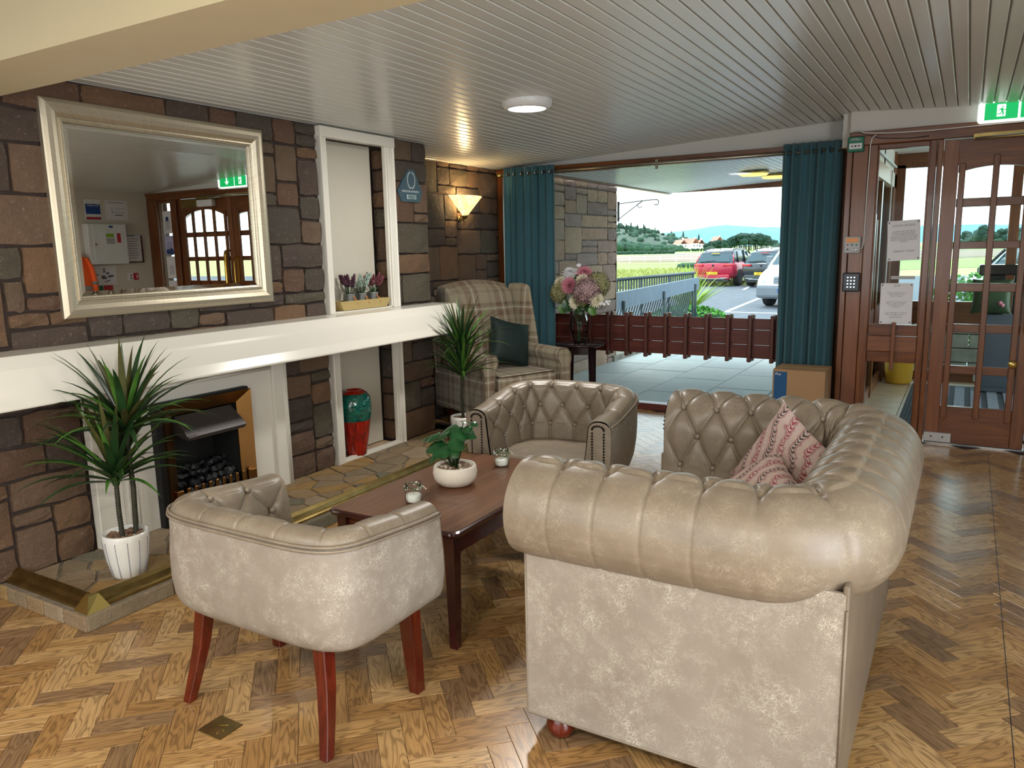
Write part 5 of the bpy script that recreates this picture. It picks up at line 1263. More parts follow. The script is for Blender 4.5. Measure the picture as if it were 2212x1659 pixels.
lv = [(-0.085, -0.04, 0.215, 0.040), (-0.05, -0.075, 0.185, 0.048), (0.0, -0.09, 0.175, 0.046), (-0.07, -0.06, 0.135, 0.040), (0.05, -0.05, 0.20, 0.040), (0.035, -0.01, 0.235, 0.042), (-0.02, 0.0, 0.245, 0.042), (-0.055, 0.02, 0.23, 0.036), (0.065, 0.01, 0.255, 0.028), (0.035, 0.035, 0.28, 0.024), (0.06, 0.04, 0.225, 0.034), (0.0, 0.05, 0.215, 0.036), (0.055, -0.075, 0.165, 0.026), (-0.035, -0.04, 0.225, 0.040), (0.09, 0.03, 0.275, 0.020), (-0.125, -0.02, 0.205, 0.036)]
for (x, y, z, r) in lv:
    part('stem', MB().tube([(x*0.08, y*0.08, 0.07), (x*0.45, y*0.45, 0.07+(z-0.07)*0.6), (x*0.9, y*0.9, z-0.004)], 0.0022, 5), 'leaf', t)
    round_leaf((x, y, z), r, (x*3.5+rp.uniform(-.2, .2), y*3.5+rp.uniform(-.2, .2)-0.2, 0.55), 'leaf_br', t)
# candle jars
def candle(label, x, y):
    t = thing('candle_jar', label, 'candle', (x, y, TZ+0.0012), 0, 'candle jars on the coffee table')
    def jar(u, v):
        a = u*2*PI; pr_ = [(0.0, 0.0), (0.030, 0.001), (0.035, 0.008), (0.036, 0.03), (0.034, 0.055), (0.030, 0.066), (0.032, 0.074), (0.034, 0.080), (0.032, 0.083)]
        k = v*(len(pr_)-1); i = min(int(k), len(pr_)-2); f = k-i; r = pr_[i][0]+(pr_[i+1][0]-pr_[i][0])*f; z = pr_[i][1]+(pr_[i+1][1]-pr_[i][1])*f
        if 0.008 < z < 0.06: r += 0.0009*math.cos(a*22)
        return (r*math.cos(a), r*math.sin(a), z)
    o = part('jar', MB().grid(jar, 88, 24), 'glass', t, label='ribbed clear glass jar'); so = o.modifiers.new('s', 'SOLIDIFY'); so.thickness = 0.0022; so.offset = -1
    part('wax', MB().lathe([(0.0, 0.004), (0.031, 0.004), (0.0325, 0.010), (0.0325, 0.030), (0.030, 0.033), (0.0, 0.033)], 28), 'hob', t, label='white candle wax'); part('wick', MB().tube([(0, 0, 0.033), (0.001, 0, 0.040)], 0.0008, 5), 'ink', t)
    part('rim_wire', MB().tube([(0.034*math.cos(a), 0.034*math.sin(a), 0.068+0.003*math.sin(3*a)) for a in [2*PI*k/24 for k in range(25)]], 0.0015, 5, caps=False), 'leaf', t)
    for k in range(30): a = rp.uniform(0, 2*PI); part('bead', MB().ico((0.038*math.cos(a), 0.038*math.sin(a), 0.066+rp.uniform(-.008, .008)), rp.choice([0.0018, 0.0022, 0.0036]), 1), 'bead', t)
    for k in range(9): a = rp.uniform(0, 2*PI); part('sprig_leaf', MB().ico((0.037*math.cos(a), 0.037*math.sin(a), 0.064+rp.uniform(-.01, .006)), 0.0075, 1, (0.35, 1, 0.6), 0, Rz(a)), 'leaf_lt', t)
    # trailing sprig
    part('sprig', MB().tube([(0.036, 0, 0.070), (0.05, 0.005, 0.072), (0.062, 0.003, 0.062)], 0.0008, 4), 'leaf', t)
    for k in range(3): part('bead', MB().ico((0.05+0.006*k, 0.003, 0.072-0.004*k), 0.003, 1), 'bead', t)
candle('glass candle jar with white bead garland, at the near end of the coffee table', 1.72, 2.395)
candle('glass candle jar with bead garland at the far end of the coffee table', 1.765, 3.02)

# ------------------------------------------------------------------ dracaena plants
def blade(par, base, dirv, L, w_, droop, mat, seg=7, lift=0.0):
    d = Vector(dirv).normalized(); p = Vector(base); pts = [p.copy()]; hz = Vector((d.x, d.y, 0))
    for i in range(seg):
        k = (i+1)/seg; d = (d + Vector((0, 0, -droop*k*0.42)) + hz*0.03).normalized(); p = p + d*(L/seg); pts.append(p.copy())
    side = hz.cross(Vector((0, 0, 1))); side = side.normalized() if side.length > 1e-3 else Vector((1, 0, 0)); vs_ = []; fs_ = []
    for i, q in enumerate(pts):
        k = i/seg; ww = w_*(0.55+0.45*min(1, k*3))*(1-k**2.2)+0.0006; vs_ += [q-side*ww/2, q+Vector((0, 0, -ww*0.28)), q+side*ww/2]
    for i in range(seg): fs_ += [(3*i, 3*i+1, 3*i+4, 3*i+3), (3*i+1, 3*i+2, 3*i+5, 3*i+4)]
    return part('leaf', MB().add(vs_, fs_, smooth=True), mat, par)
def crown(par, base, n_, L, w_, rr, spread=1.0, bias=(0, 0)):
    for i in range(n_):
        a = i*2.399963 + rr.uniform(-.25, .25); k = (i+0.5)/n_; el = math.radians(80-60*k*spread + rr.uniform(-5, 5))
        d = (math.cos(a)*math.cos(el)+bias[0]*0.15, math.sin(a)*math.cos(el)+bias[1]*0.15, math.sin(el)); b = Vector(base)+Vector((math.cos(a)*0.010, math.sin(a)*0.010, 0.05*(1-k)))
        blade(par, b, d, L*rr.uniform(0.8, 1.1)*(1-0.1*abs(k-0.4)), w_*rr.uniform(.85, 1.1), 0.26+0.36*k, rr.choice(['leaf', 'leaf', 'leaf', 'leaf_lt', 'leaf_lt', 'leaf_tip'] if k > .2 else ['leaf', 'leaf', 'leaf_tip']))
    part('crown_base', MB().lathe([(0.008, -0.03), (0.016, -0.01), (0.020, 0.02), (0.014, 0.06), (0.0, 0.08)], 12, base), 'leaf', par)
def trunk(par, pts, r):
    """ringed trunk"""
    P = [Vector(p) for p in pts]; out = []; rs = []
    L = [0.0]
    for a, b in zip(P[:-1], P[1:]): L.append(L[-1]+(b-a).length)
    n_ = int(L[-1]/0.0065)
    k = 0
    for i in range(n_+1):
        s = L[-1]*i/n_
        while k < len(P)-2 and L[k+1] < s: k += 1
        f = (s-L[k])/(L[k+1]-L[k]); out.append(P[k].lerp(P[k+1], f)); rs.append(r*(1.0 if i % 2 else 0.82)*(1-0.12*s/L[-1]))
    part('trunk', MB().tube(out, rs, 9), 'trunk', par, label='ringed brown trunk')
def big_pot(t, r, h):
    part('pot', MB().lathe([(0.0, 0.0), (r*0.66, 0.0), (r*0.72, 0.012), (r*0.90, h*0.42), (r*0.99, h*0.78), (r, h*0.94), (r*0.97, h), (r*0.90, h), (r*0.89, h*0.90), (0.0, h*0.88)], 48), 'ceramic', t, label='white ceramic pot with stitched seams')
    nst = 12
    for k in range(nst):
        a = 2*PI*k/nst; st = MB()
        for j in range(18):
            z = h*(0.06+0.84*j/18); f = z/h; rad = r*(0.72+0.43*min(f, .42) if f < 0.42 else 0.90+0.09*(f-0.42)/0.36 if f < 0.78 else 0.995)+0.0006
            if j % 1 == 0: st.box((rad*math.cos(a), rad*math.sin(a), z), (0.0016, 0.0028, 0.0062), Rz(a))
        part('stitching', st, 'ink_grey', t)
    for i in range(85): a = R.uniform(0, 2*PI); q = r*0.85*math.sqrt(R.random()); part('pebble', MB().ico((q*math.cos(a), q*math.sin(a), h*0.905+R.uniform(-.003, .004)), R.uniform(0.006, 0.011), 1, (1, 1.25, 0.7), 0.15, Rz(a)), 'pebble', t)
t = thing('potted_dracaena', 'two-stemmed dracaena in a white stitched pot at the near end of the hearth', 'plant', (0.43, 1.94, 0.075))
big_pot(t, 0.098, 0.205)
rq = random.Random(3)
B1, B2 = (-0.01, -0.01, 0.44), (0.005, 0.055, 0.66)
trunk(t, [(0.01, -0.02, 0.18), (0.0, -0.018, 0.30), B1], 0.0125); trunk(t, [(0.01, 0.045, 0.18), (0.02, 0.05, 0.40), (0.01, 0.05, 0.58), B2], 0.0125)
crown(t, B1, 58, 0.39, 0.034, rq); crown(t, B2, 64, 0.40, 0.034, rq)
blade(t, (B1[0], B1[1], B1[2]+0.01), (0.35, 0.75, 0.55), 0.30, 0.026, 0.62, 'leaf_lt')
t = thing('potted_dracaena', 'single-stemmed dracaena in a white stitched pot at the far end of the hearth', 'plant', (0.43, 4.66, 0.075))
big_pot(t, 0.098, 0.20)
trunk(t, [(0.0, 0.0, 0.17), (-0.01, 0.0, 0.35), (0.0, 0.005, 0.52)], 0.0145)
crown(t, (0, 0.005, 0.50), 56, 0.40, 0.028, rq, 0.8); crown(t, (0, 0.005, 0.68), 60, 0.42, 0.024, rq, 0.8)
trunk(t, [(0.0, 0.005, 0.50), (0.0, 0.005, 0.67)], 0.012)
# ------------------------------------------------------------------ recess ornaments
t = thing('floor_vase', 'tall glazed vase, teal above and red below, in the lower wall recess', 'vase', (-0.03, 3.985, 0.083))
part('vase_body', MB().lathe([(0.0, 0.0), (0.068, 0.0), (0.075, 0.01), (0.086, 0.08), (0.106, 0.20), (0.123, 0.30), (0.127, 0.36), (0.116, 0.42), (0.090, 0.452), (0.072, 0.460), (0.068, 0.468), (0.058, 0.468), (0.058, 0.40), (0.0, 0.38)], 48), 'lacquer', t)
for c_ in (t.children[0],):
    for v in c_.data.vertices: v.co.z *= 1.0; v.co.x *= 0.9; v.co.y *= 1.0
t = thing('planter_tray', 'pale wooden tray on the mantel inside the upper wall recess', 'tray', (-0.02, 4.10, 1.112))
a_, b_ = 0.045, 0.225
for sx in (-1, 1): part('side', MB().add([(sx*a_, -b_, 0), (sx*a_, b_, 0), (sx*(a_+0.006), b_+0.035, 0.062), (sx*(a_+0.006), -b_-0.035, 0.062), (sx*(a_-0.008), -b_, 0), (sx*(a_-0.008), b_, 0), (sx*(a_-0.003), b_+0.03, 0.062), (sx*(a_-0.003), -b_-0.03, 0.062)], [(0, 1, 2, 3), (7, 6, 5, 4), (3, 2, 6, 7), (0, 3, 7, 4), (1, 5, 6, 2)]), 'pale_wood', t)
for sy in (-1, 1): part('end', MB().add([(-a_, sy*b_, 0), (a_, sy*b_, 0), (a_+0.006, sy*(b_+0.035), 0.062), (-a_-0.006, sy*(b_+0.035), 0.062), (-a_, sy*(b_-0.008), 0), (a_, sy*(b_-0.008), 0), (a_, sy*(b_+0.027), 0.062), (-a_, sy*(b_+0.027), 0.062)], [(0, 1, 2, 3), (7, 6, 5, 4), (3, 2, 6, 7)]), 'pale_wood', t)
part('bottom', MB().bx(-a_, a_, -b_, b_, 0.0, 0.008), 'pale_wood', t)
rs_ = random.Random(9)
for k, (yy, mt, lb) in enumerate(((3.985, 'fl_purple', 'zinc pot of dark purple flower spikes, left of the three in the wooden tray'), (4.105, 'fl_sage', 'zinc pot of frosty sage flower spikes, middle of the three in the wooden tray'), (4.225, 'fl_wine', 'zinc pot of wine red flower spikes, right of the three in the wooden tray'))):
    t = thing('flower_pot', lb, 'flower pot', (-0.022, yy, 1.121), 0, 'zinc flower pots in the wooden tray')
    part('pail', MB().lathe([(0.0, 0), (0.034, 0), (0.038, 0.05), (0.041, 0.095), (0.043, 0.098), (0.040, 0.098), (0.037, 0.06), (0, 0.06)], 28), 'zinc', t, label='zinc pail')
    part('twine', MB().tube([(0.0385*math.cos(a), 0.0385*math.sin(a), 0.040) for a in [2*PI*j/20 for j in range(21)]], 0.002, 5, caps=False).tube([(0.038, 0.0, 0.085), (0.048, 0.012, 0.05), (0.052, 0.025, 0.025)], 0.003, 5).tube([(0.038, 0.0, 0.085), (0.046, 0.02, 0.06), (0.05, 0.008, 0.03)], 0.002, 5), 'twine', t)
    if k == 0: part('handle', MB().tube([(0, -0.038, 0.085), (0, -0.055, 0.08), (0, -0.058, 0.05), (0, -0.037, 0.025)], 0.003, 6), 'ink', t)
    for j in range(9):
        a = rs_.uniform(0, 2*PI); q = rs_.uniform(0.01, 0.055); x, y = q*math.cos(a)*0.7, q*math.sin(a)*1.25; z0 = 0.14+rs_.uniform(0, .03); lean = Vector((x*1.2, y*1.5, 0.09)).normalized()
        part('stem', MB().tube([(x*0.2, y*0.2, 0.06), (x*0.6, y*0.6, 0.11), (x, y, z0)], 0.0022, 5), 'leaf', t)
        sp_ = MB()
        for h in range(34):
            f = h/34; aa = h*2.4; r = 0.017*(1-f)**0.7*(0.6+0.4*min(1, f*5)); c_ = Vector((x, y, z0)) + lean*f*0.075 + Vector((math.cos(aa)*r, math.sin(aa)*r, 0)); sp_.ico(c_, 0.0058, 0 if h % 2 else 1)
        part('flower_spike', sp_, mt, t)
    for j in range(10): a = rs_.uniform(0, 2*PI); blade(t, (0, 0, 0.065), (math.cos(a)*0.5, math.sin(a)*0.8, 1.2), rs_.uniform(.09, .13), 0.007, 0.6, 'leaf', 5)

# ------------------------------------------------------------------ wing armchair
WA = math.radians(-29)     # local -y is its front
t = thing('wing_armchair', 'tartan wool wing armchair in the corner between the stone wall and the window', 'armchair', (0.24, 5.63, 0), math.radians(65))
t.location = (0.20, 5.63, 0)
t.scale = (1.16, 1.08, 1.03)
def rbox(x0, x1, y0, y1, z0, z1, r): return MB().bx(x0, x1, y0, y1, z0, z1, ch=r)
def wpt(n_, mb, lb=None, sub=0): return part(n_, mb, 'tartan', t, lb, boxuv=True, sub=sub)
hwc = 0.36
wpt('seat_frame', rbox(-hwc+0.02, hwc-0.02, -0.33, 0.30, 0.14, 0.34, 0.02))
wpt('seat_cushion', rbox(-0.25, 0.25, -0.37, 0.24, 0.33, 0.475, 0.035))
part('piping', MB().tube([(x, y, 0.468) for x, y in rrect(-0.247, 0.247, -0.367, 0.2, 0.03)]+[( -0.0+0.247-0.03, -0.367, 0.468)], 0.004, 6).tube([(-0.235, -0.372, 0.345), (0.235, -0.372, 0.345)], 0.004, 6), 'leather_dark', t)
for sx in (-1, 1):
    def arm(u, v, sx=sx):
        # section: rounded arm roll on an upright
        pr_ = [(0.0, 0.14), (0.0, 0.50), (0.012, 0.55), (0.005, 0.60), (-0.02, 0.635), (-0.06, 0.648), (-0.10, 0.635), (-0.118, 0.60), (-0.112, 0.56), (-0.09, 0.52), (-0.09, 0.30)]
        k = v*(len(pr_)-1); i = min(int(k), len(pr_)-2); f = k-i; a, z = pr_[i][0]+(pr_[i+1][0]-pr_[i][0])*f, pr_[i][1]+(pr_[i+1][1]-pr_[i][1])*f
        y = -0.335+u*0.62; flare = 0.018*(1-u)
        return (sx*(hwc+a*1.0+flare), y, z+0.02*math.sin(u*PI)*0 + 0.012*u)
    wpt('arm', MB().grid(arm, 16, 30, flip=(sx < 0)), sub=1)
    # scroll front panel
    scr_ = [(0.018, 0.14), (0.018, 0.50), (0.030, 0.55), (0.022, 0.60), (-0.004, 0.635), (-0.045, 0.648), (-0.085, 0.635), (-0.10, 0.60), (-0.094, 0.56), (-0.074, 0.52), (-0.05, 0.14)]
    poly = [(sx*(hwc+a), z) for a, z in scr_]
    m_ = Matrix(((1, 0, 0, 0), (0, 0, -1, -0.335), (0, 1, 0, 0), (0, 0, 0, 1)))
    if sx > 0: poly = poly[::-1]
    wpt('arm_front', MB().prism(poly, 0.0, 0.016, m=m_))
    part('piping', MB().tube([(x, -0.352, z) for x, z in poly], 0.0045, 6), 'leather_dark', t)
    # wing
    def wing(u, v, sx=sx):
        t_ = max(0.0, (v-0.78)/0.22); q_ = math.sqrt(max(0.0, 1-t_*t_)); vv = min(v, 0.78)/0.78
        z = 0.58+vv*0.495+0.085*math.sin(t_*PI/2); dep = (0.27-0.045*vv)*(0.45+0.55*q_); y0_ = 0.30+0.07*vv; th = 0.085*(0.04+0.96*q_); a = u*PI
        y = y0_-dep*math.sin(a)**0.85; xo = hwc-0.035 + (th/2)*math.cos(a)*(0.75+0.35*math.sin(a)) + 0.035*math.sin(a)
        return (sx*xo, y, z)
    wpt('wing', MB().grid(wing, 22, 16, flip=(sx > 0)), sub=1)
def backf(u, v):
    x = (u*2-1)*(0.285); z = 0.42+v*0.70; crown_ = 0.045*(1-(u*2-1)**2)*v; bow = 0.05*math.sin(v*PI)*(1-(u*2-1)**2)**0.5*1.0
    y = 0.16+0.16*v - bow*0.8
    if v > 0.93: y += 0.05*((v-0.93)/0.07)**2
    return (x, y, z+crown_)
wpt('inside_back', MB().grid(backf, 20, 26, flip=False), sub=0)
def backo(u, v): x, y, z = backf(u, v); return (x*(1.28-0.20*v*v), 0.40+0.10*v, z)
mbk = MB().grid(backo, 20, 10, flip=True); wpt('outside_back', mbk)
def topf(u, v): a = backf(u, 1.0); b = backo(u, 1.0); k = v; return (a[0]+(b[0]-a[0])*k, a[1]+(b[1]-a[1])*k, a[2]+0.035*math.sin(k*PI)+(b[2]-a[2])*k)
wpt('top_roll', MB().grid(topf, 20, 8))
for sx in (-1, 1): wpt('outside_side', MB().add([(sx*hwc, 0.2, 0.14), (sx*hwc*1.0, 0.42, 0.14), (sx*hwc*0.98, 0.50, 1.08), (sx*hwc*0.98, 0.22, 1.05)], [(0, 1, 2, 3) if sx > 0 else (3, 2, 1, 0)]))
for xx, yy in ((-0.29, -0.29), (0.29, -0.29), (-0.28, 0.34), (0.28, 0.34)): part('leg', MB().box((xx, yy, 0.075), (0.034, 0.034, 0.15), top=(1.45, 1.45)), 'cherry', t)
cc = cushion('cushion', 'dark green velvet cushion propped in the tartan wing armchair', (0.235, 5.69, 0.70), (math.radians(-20), math.radians(15), math.radians(62)), 0.40, 0.40, 0.16, 'green_velvet', 'green_velvet')

# ------------------------------------------------------------------ side table with bouquet
t = thing('side_table', 'small round dark wood side table beside the tartan armchair', 'side table', (0.60, 6.36, 0))
part('table_top', MB().lathe([(0.0, 0.615), (0.20, 0.615), (0.217, 0.622), (0.224, 0.632), (0.218, 0.640), (0.0, 0.641)], 48), 'espresso', t)
for k in range(4):
    a = PI/4+PI/2*k+0.35; c_, s_ = math.cos(a), math.sin(a); vs_ = []
    for z, r, h in ((0.612, 0.145, 0.020), (0.50, 0.146, 0.019), (0.25, 0.150, 0.016), (0.0, 0.165, 0.013)):
        for dx, dy in ((-1, -1), (1, -1), (1, 1), (-1, 1)): vs_.append((r*c_+(dx*c_-dy*s_)*h, r*s_+(dx*s_+dy*c_)*h, z))
    fs_ = [(j*4+i, (j+1)*4+i, (j+1)*4+(i+1) % 4, j*4+(i+1) % 4) for j in range(3) for i in range(4)] + [(0, 1, 2, 3), (15, 14, 13, 12)]
    part('leg', MB().add(vs_, fs_), 'espresso', t)
    b = a+PI/2; p, q = Vector((0.14*c_, 0.14*s_, 0.578)), Vector((0.14*math.cos(b), 0.14*math.sin(b), 0.578)); d = q-p
    part('apron', MB().box(((p+q)/2), (d.length-0.02, 0.014, 0.075), Rz(math.atan2(d.y, d.x))), 'espresso', t)
t = thing('vase', 'clear glass vase half full of water on the round side table', 'vase', (0.60, 6.33, 0.641))
vp = [(0.0, 0.0), (0.045, 0.0), (0.051, 0.006), (0.066, 0.06), (0.081, 0.13), (0.084, 0.18), (0.079, 0.22), (0.066, 0.255), (0.063, 0.265)]
o = part('vase_body', MB().lathe(vp, 40), 'glass', t, label='clear glass'); so = o.modifiers.new('s', 'SOLIDIFY'); so.thickness = 0.003; so.offset = -1
part('water', MB().lathe([(0.0, 0.006), (0.046, 0.006), (0.060, 0.05), (0.074, 0.11), (0.0, 0.11)], 32), 'water', t)
t = thing('bouquet', 'large bouquet of hydrangeas, pink and cream chrysanthemums in the glass vase', 'flowers', (0.60, 6.33, 0.655))
rb = random.Random(12)
for k in range(14): a = rb.uniform(0, 2*PI); r0 = rb.uniform(0.005, 0.026); r1_ = rb.uniform(0.02, 0.10); part('stem', MB().tube([(r0*math.cos(a+2), r0*math.sin(a+2), 0.005), (-0.2*r0, 0.0, 0.12), (0.035*math.cos(a), 0.035*math.sin(a), 0.21), (r1_*math.cos(a), r1_*math.sin(a), 0.30)], 0.003, 6), 'leaf', t)
def mum(c, r, mat, nm, lb, facing):
    r *= 1.25
    f = Vector(facing).normalized(); q = f.to_track_quat('Z', 'Y').to_matrix(); mb = MB()
    n_ = 90
    for i in range(n_):
        k = i/n_; a = i*2.39996; el = PI/2*(1-k*1.12); d = q @ Vector((math.cos(a)*math.cos(el), math.sin(a)*math.cos(el), math.sin(el))); u_ = q @ Vector((-math.sin(a), math.cos(a), 0)); L = r*(0.72+0.28*k)
        b = Vector(c)+d*r*0.25; e = Vector(c)+d*L; m_ = (b+e)/2 + d*0; w_ = r*0.10; mb.add([b, m_-u_*w_, e, m_+u_*w_, m_+q @ Vector((0, 0, 0.03*r))], [(0, 1, 4), (1, 2, 4), (2, 3, 4), (3, 0, 4)])
    mb.ico(c, r*0.55, 1); o = part(nm, mb, mat, t, lb)
def hyd(c, r, mat, lb):
    r *= 1.3
    mb = MB()
    for i in range(150):
        k = (i+0.5)/150; a = i*2.39996; z = 1-2*k*0.92; rad = math.sqrt(max(0, 1-z*z)); n_ = Vector((rad*math.cos(a), rad*math.sin(a), z)); rr_2 = r*rb.uniform(.88, 1.06); q = n_.to_track_quat('Z', 'Y').to_matrix() @ Rz(rb.uniform(0, 1.5)) @ Rx(rb.uniform(-.35, .35)); s = r*0.21
        for h in range(4): an = PI/2*h; mb.add([Vector(c)+n_*rr_2+q @ Vector(v) for v in ((0, 0, 0), (s*math.cos(an-.5)*.8, s*math.sin(an-.5)*.8, s*.12), (s*math.cos(an)*1.05, s*math.sin(an)*1.05, s*.25), (s*math.cos(an+.5)*.8, s*math.sin(an+.5)*.8, s*.12))], [(0, 1, 2, 3)])
    mb.ico(c, r*0.86, 2); part('hydrangea_head', mb, mat, t, lb)
# local frame: screen-right ~ (0.86,-0.5); towards camera ~ (0.43,-0.9)
def L3(sx, sz, dp=0.0): rv = Vector((0.903, -0.43, 0)); fv = Vector((0.43, -0.90, 0)); v = rv*sx*1.36+fv*dp*1.3; return (v.x, v.y, 0.33+(sz-0.28)*1.0)
FV = Vector((0.43, -0.90, 0.15))
hyd(L3(-0.185, 0.385), 0.085, 'fl_hyd', 'dusky green hydrangea head, left'); hyd(L3(0.085, 0.42, 0.10), 0.095, 'fl_hyd2', 'dusky pink green hydrangea head, middle'); hyd(L3(0.185, 0.47, -0.02), 0.085, 'fl_hyd', 'olive green hydrangea head, right'); hyd(L3(0.06, 0.37, 0.03), 0.085, 'fl_hyd', 'green hydrangea head, lower middle')
mum(L3(-0.10, 0.46, 0.10), 0.075, 'fl_pink', 'chrysanthemum', 'pink chrysanthemum, left', FV); mum(L3(0.055, 0.565, 0.05), 0.072, 'fl_pink', 'chrysanthemum', 'pink chrysanthemum, top', FV+Vector((0, 0, .5)))
mum(L3(-0.035, 0.315, 0.11), 0.062, 'fl_cream', 'chrysanthemum', 'cream chrysanthemum, lower left', FV); mum(L3(0.04, 0.505, 0.11), 0.062, 'fl_cream', 'chrysanthemum', 'cream chrysanthemum, centre', FV); mum(L3(0.17, 0.345, 0.08), 0.066, 'fl_cream', 'chrysanthemum', 'cream chrysanthemum, lower right', FV+Vector((.5, 0, 0)))
mum(L3(-0.195, 0.475, 0.02), 0.062, 'fl_cream', 'chrysanthemum', 'cream chrysanthemum, far left', FV+Vector((-.4, 0, .3))); mum(L3(-0.10, 0.555, 0.0), 0.07, 'fl_white', 'chrysanthemum', 'white flower, upper left', FV+Vector((0, 0, .8))); mum(L3(-0.02, 0.565, 0.03), 0.05, 'fl_white', 'chrysanthemum', 'white flower, top', FV+Vector((0, 0, .8)))
for (sx, sz, r) in ((-0.005, 0.64, 0.022), (0.01, 0.475, 0.022), (-0.255, 0.44, 0.016), (-0.25, 0.46, 0.014), (0.275, 0.335, 0.016), (0.29, 0.315, 0.014), (0.25, 0.31, 0.016), (0.30, 0.34, 0.012), (0.215, 0.315, 0.018)):
    part('small_flower', MB().ico(L3(sx, sz, 0.06), r*1.1, 2, (1, 1, 0.85), 0.12), 'fl_white', t); part('stem', MB().tube([L3(sx*0.4, 0.30, 0.03), L3(sx*0.8, sz-0.05, 0.05), L3(sx, sz, 0.06)], 0.0018, 5), 'leaf', t)
for (sx, sz, r, mt) in ((-0.12, 0.28, 0.06, 'leaf_br'), (-0.17, 0.25, 0.05, 'leaf_lt'), (-0.07, 0.36, 0.055, 'leaf'), (0.03, 0.30, 0.06, 'leaf'), (0.10, 0.285, 0.055, 'leaf'), (0.14, 0.25, 0.045, 'leaf_lt'), (0.0, 0.40, 0.05, 'leaf'), (-0.02, 0.53, 0.035, 'leaf_br'), (-0.24, 0.40, 0.04, 'leaf'), (0.0, 0.25, 0.05, 'leaf')):
    round_leaf(L3(sx, sz, 0.09), r, FV+Vector((rb.uniform(-.6, .6), rb.uniform(-.3, .3), rb.uniform(-.2, .6))), mt, t)
for (sx, sz) in ((-0.01, 0.40), (0.0, 0.43), (-0.02, 0.37), (0.12, 0.33), (-0.04, 0.42)): part('lilac_sprig', MB().ico(L3(sx, sz, 0.13), 0.02, 2, (1, 1, 1.1), 0.3), 'fl_lilac', t)

# ------------------------------------------------------------------ cardboard box
t = thing('cardboard_box', 'brown cardboard box with a blue printed panel on the floor below the right curtain', 'box', (2.535, 6.10, 0))
part('carton', MB().bx(2.385, 2.765, 6.02, 6.33, 0.0, 0.551, ch=0.003), 'box', t, world=True)
part('flap', MB().bx(2.388, 2.762, 6.18, 6.328, 0.5515, 0.5545), 'box', t, world=True); part('flap', MB().bx(2.388, 2.762, 6.022, 6.172, 0.5515, 0.5545), 'box', t, world=True)
part('tape', MB().bx(2.387, 2.763, 6.155, 6.195, 0.5545, 0.5552), 'pale_wood', t, world=True)
part('printed_panel', MB().bx(2.397, 2.490, 6.017, 6.0205, 0.0, 0.537), 'blue_print', t, label='blue printed panel', world=True)
text('lettering', 'Plus', 0.026, 'paper', t, (-0.13, -0.0835, 0.518), (PI/2, 0, 0), align='LEFT')
# black glossy tray/tile edge behind far pot
t = thing('glossy_plinth', 'low glossy black plinth on the floor at the far end of the hearth', 'plinth', (0.2, 4.98, 0))
part('slab', MB().bx(-0.06, 0.55, 4.94, 5.02, 0.0, 0.105, ch=0.008), 'black_gloss', t, world=True)

# ------------------------------------------------------------------ right-hand wall (seen in the mirror)
def wallobj(name, label, cat, y, z, w_, h_, mat, y0=None, dep=0.012):
    t = thing(name, label, cat, (5.64, y, z-h_/2)); part('sheet', MB().bx(5.64-dep, 5.64, y-w_/2, y+w_/2, z-h_/2, z+h_/2), mat, t, world=True); return t
def bar(t, y, z, w_, h_, mat, d=0.0135, nm='print'): part(nm, MB().bx(5.64-d-0.001, 5.64-d+0.002, y-w_/2, y+w_/2, z-h_/2, z+h_/2), mat, t, world=True)
def wtxt(t, s, size, mat, y, z, d=0.0155):
    text('lettering', s, size, mat, t, Vector((5.64-d, y, z))-t.location, (PI/2, 0, -PI/2), thick=0.0003)
t = wallobj('fire_action_notice', 'blue fire action notice with red foot, high on the white wall in the mirror', 'notice', 5.66, 2.075, 0.20, 0.25, 'paper', dep=0.004)
bar(t, 5.66, 2.085, 0.185, 0.12, 'blue_post', 0.005); wtxt(t, 'Fire action', 0.034, 'paper', 5.66, 2.128, 0.007); bar(t, 5.66, 1.975, 0.185, 0.032, 'red_post', 0.005)
t = wallobj('wall_plan', 'white floor plan sheet beside the fire action notice in the mirror', 'notice', 5.965, 2.08, 0.29, 0.235, 'paper', dep=0.004)
for (a, b, c_, d_) in ((0.05, 0.02, 0.12, 0.003), (0.0, -0.03, 0.16, 0.003), (-0.06, 0.0, 0.003, 0.08), (0.08, -0.05, 0.003, 0.06), (0.0, 0.09, 0.2, 0.006), (0.02, -0.06, 0.1, 0.01)): bar(t, 5.965+a, 2.08+b, c_, d_, 'ink_grey', 0.005)
t = thing('fire_alarm_panel', 'pale grey fire alarm cabinet with green display on the white wall in the mirror', 'alarm cabinet', (5.60, 5.74, 1.41))
part('cabinet', MB().bx(5.53, 5.64, 5.50, 5.995, 1.42, 1.905, ch=0.006), 'white_pl', t, world=True)
part('door_edge', MB().bx(5.526, 5.531, 5.56, 5.99, 1.425, 1.90, ch=0.001), 'white_pl', t, world=True)
part('display', MB().bx(5.522, 5.527, 5.72, 5.82, 1.745, 1.79), 'lime', t, world=True); part('label_strip', MB().bx(5.5235, 5.527, 5.64, 5.93, 1.655, 1.80), 'paper', t, world=True); part('keys', MB().bx(5.522, 5.526, 5.72, 5.83, 1.665, 1.735), 'grey_pl', t, world=True); part('warning_label', MB().bx(5.522, 5.526, 5.86, 5.91, 1.68, 1.795), 'red_post', t, world=True)
part('lock', MB().lathe([(0.010, 0), (0.008, 0.006), (0, 0.007)], 12, (5.526, 5.585, 1.66), Ry(-PI/2)), 'dark_metal', t, world=True); part('sticker', MB().bx(5.524, 5.5265, 5.77, 5.82, 1.86, 1.885), 'blue_post', t, world=True)
t = thing('framed_certificate', 'black framed certificate beside the alarm cabinet, seen in the mirror', 'picture frame', (5.63, 6.13, 1.43))
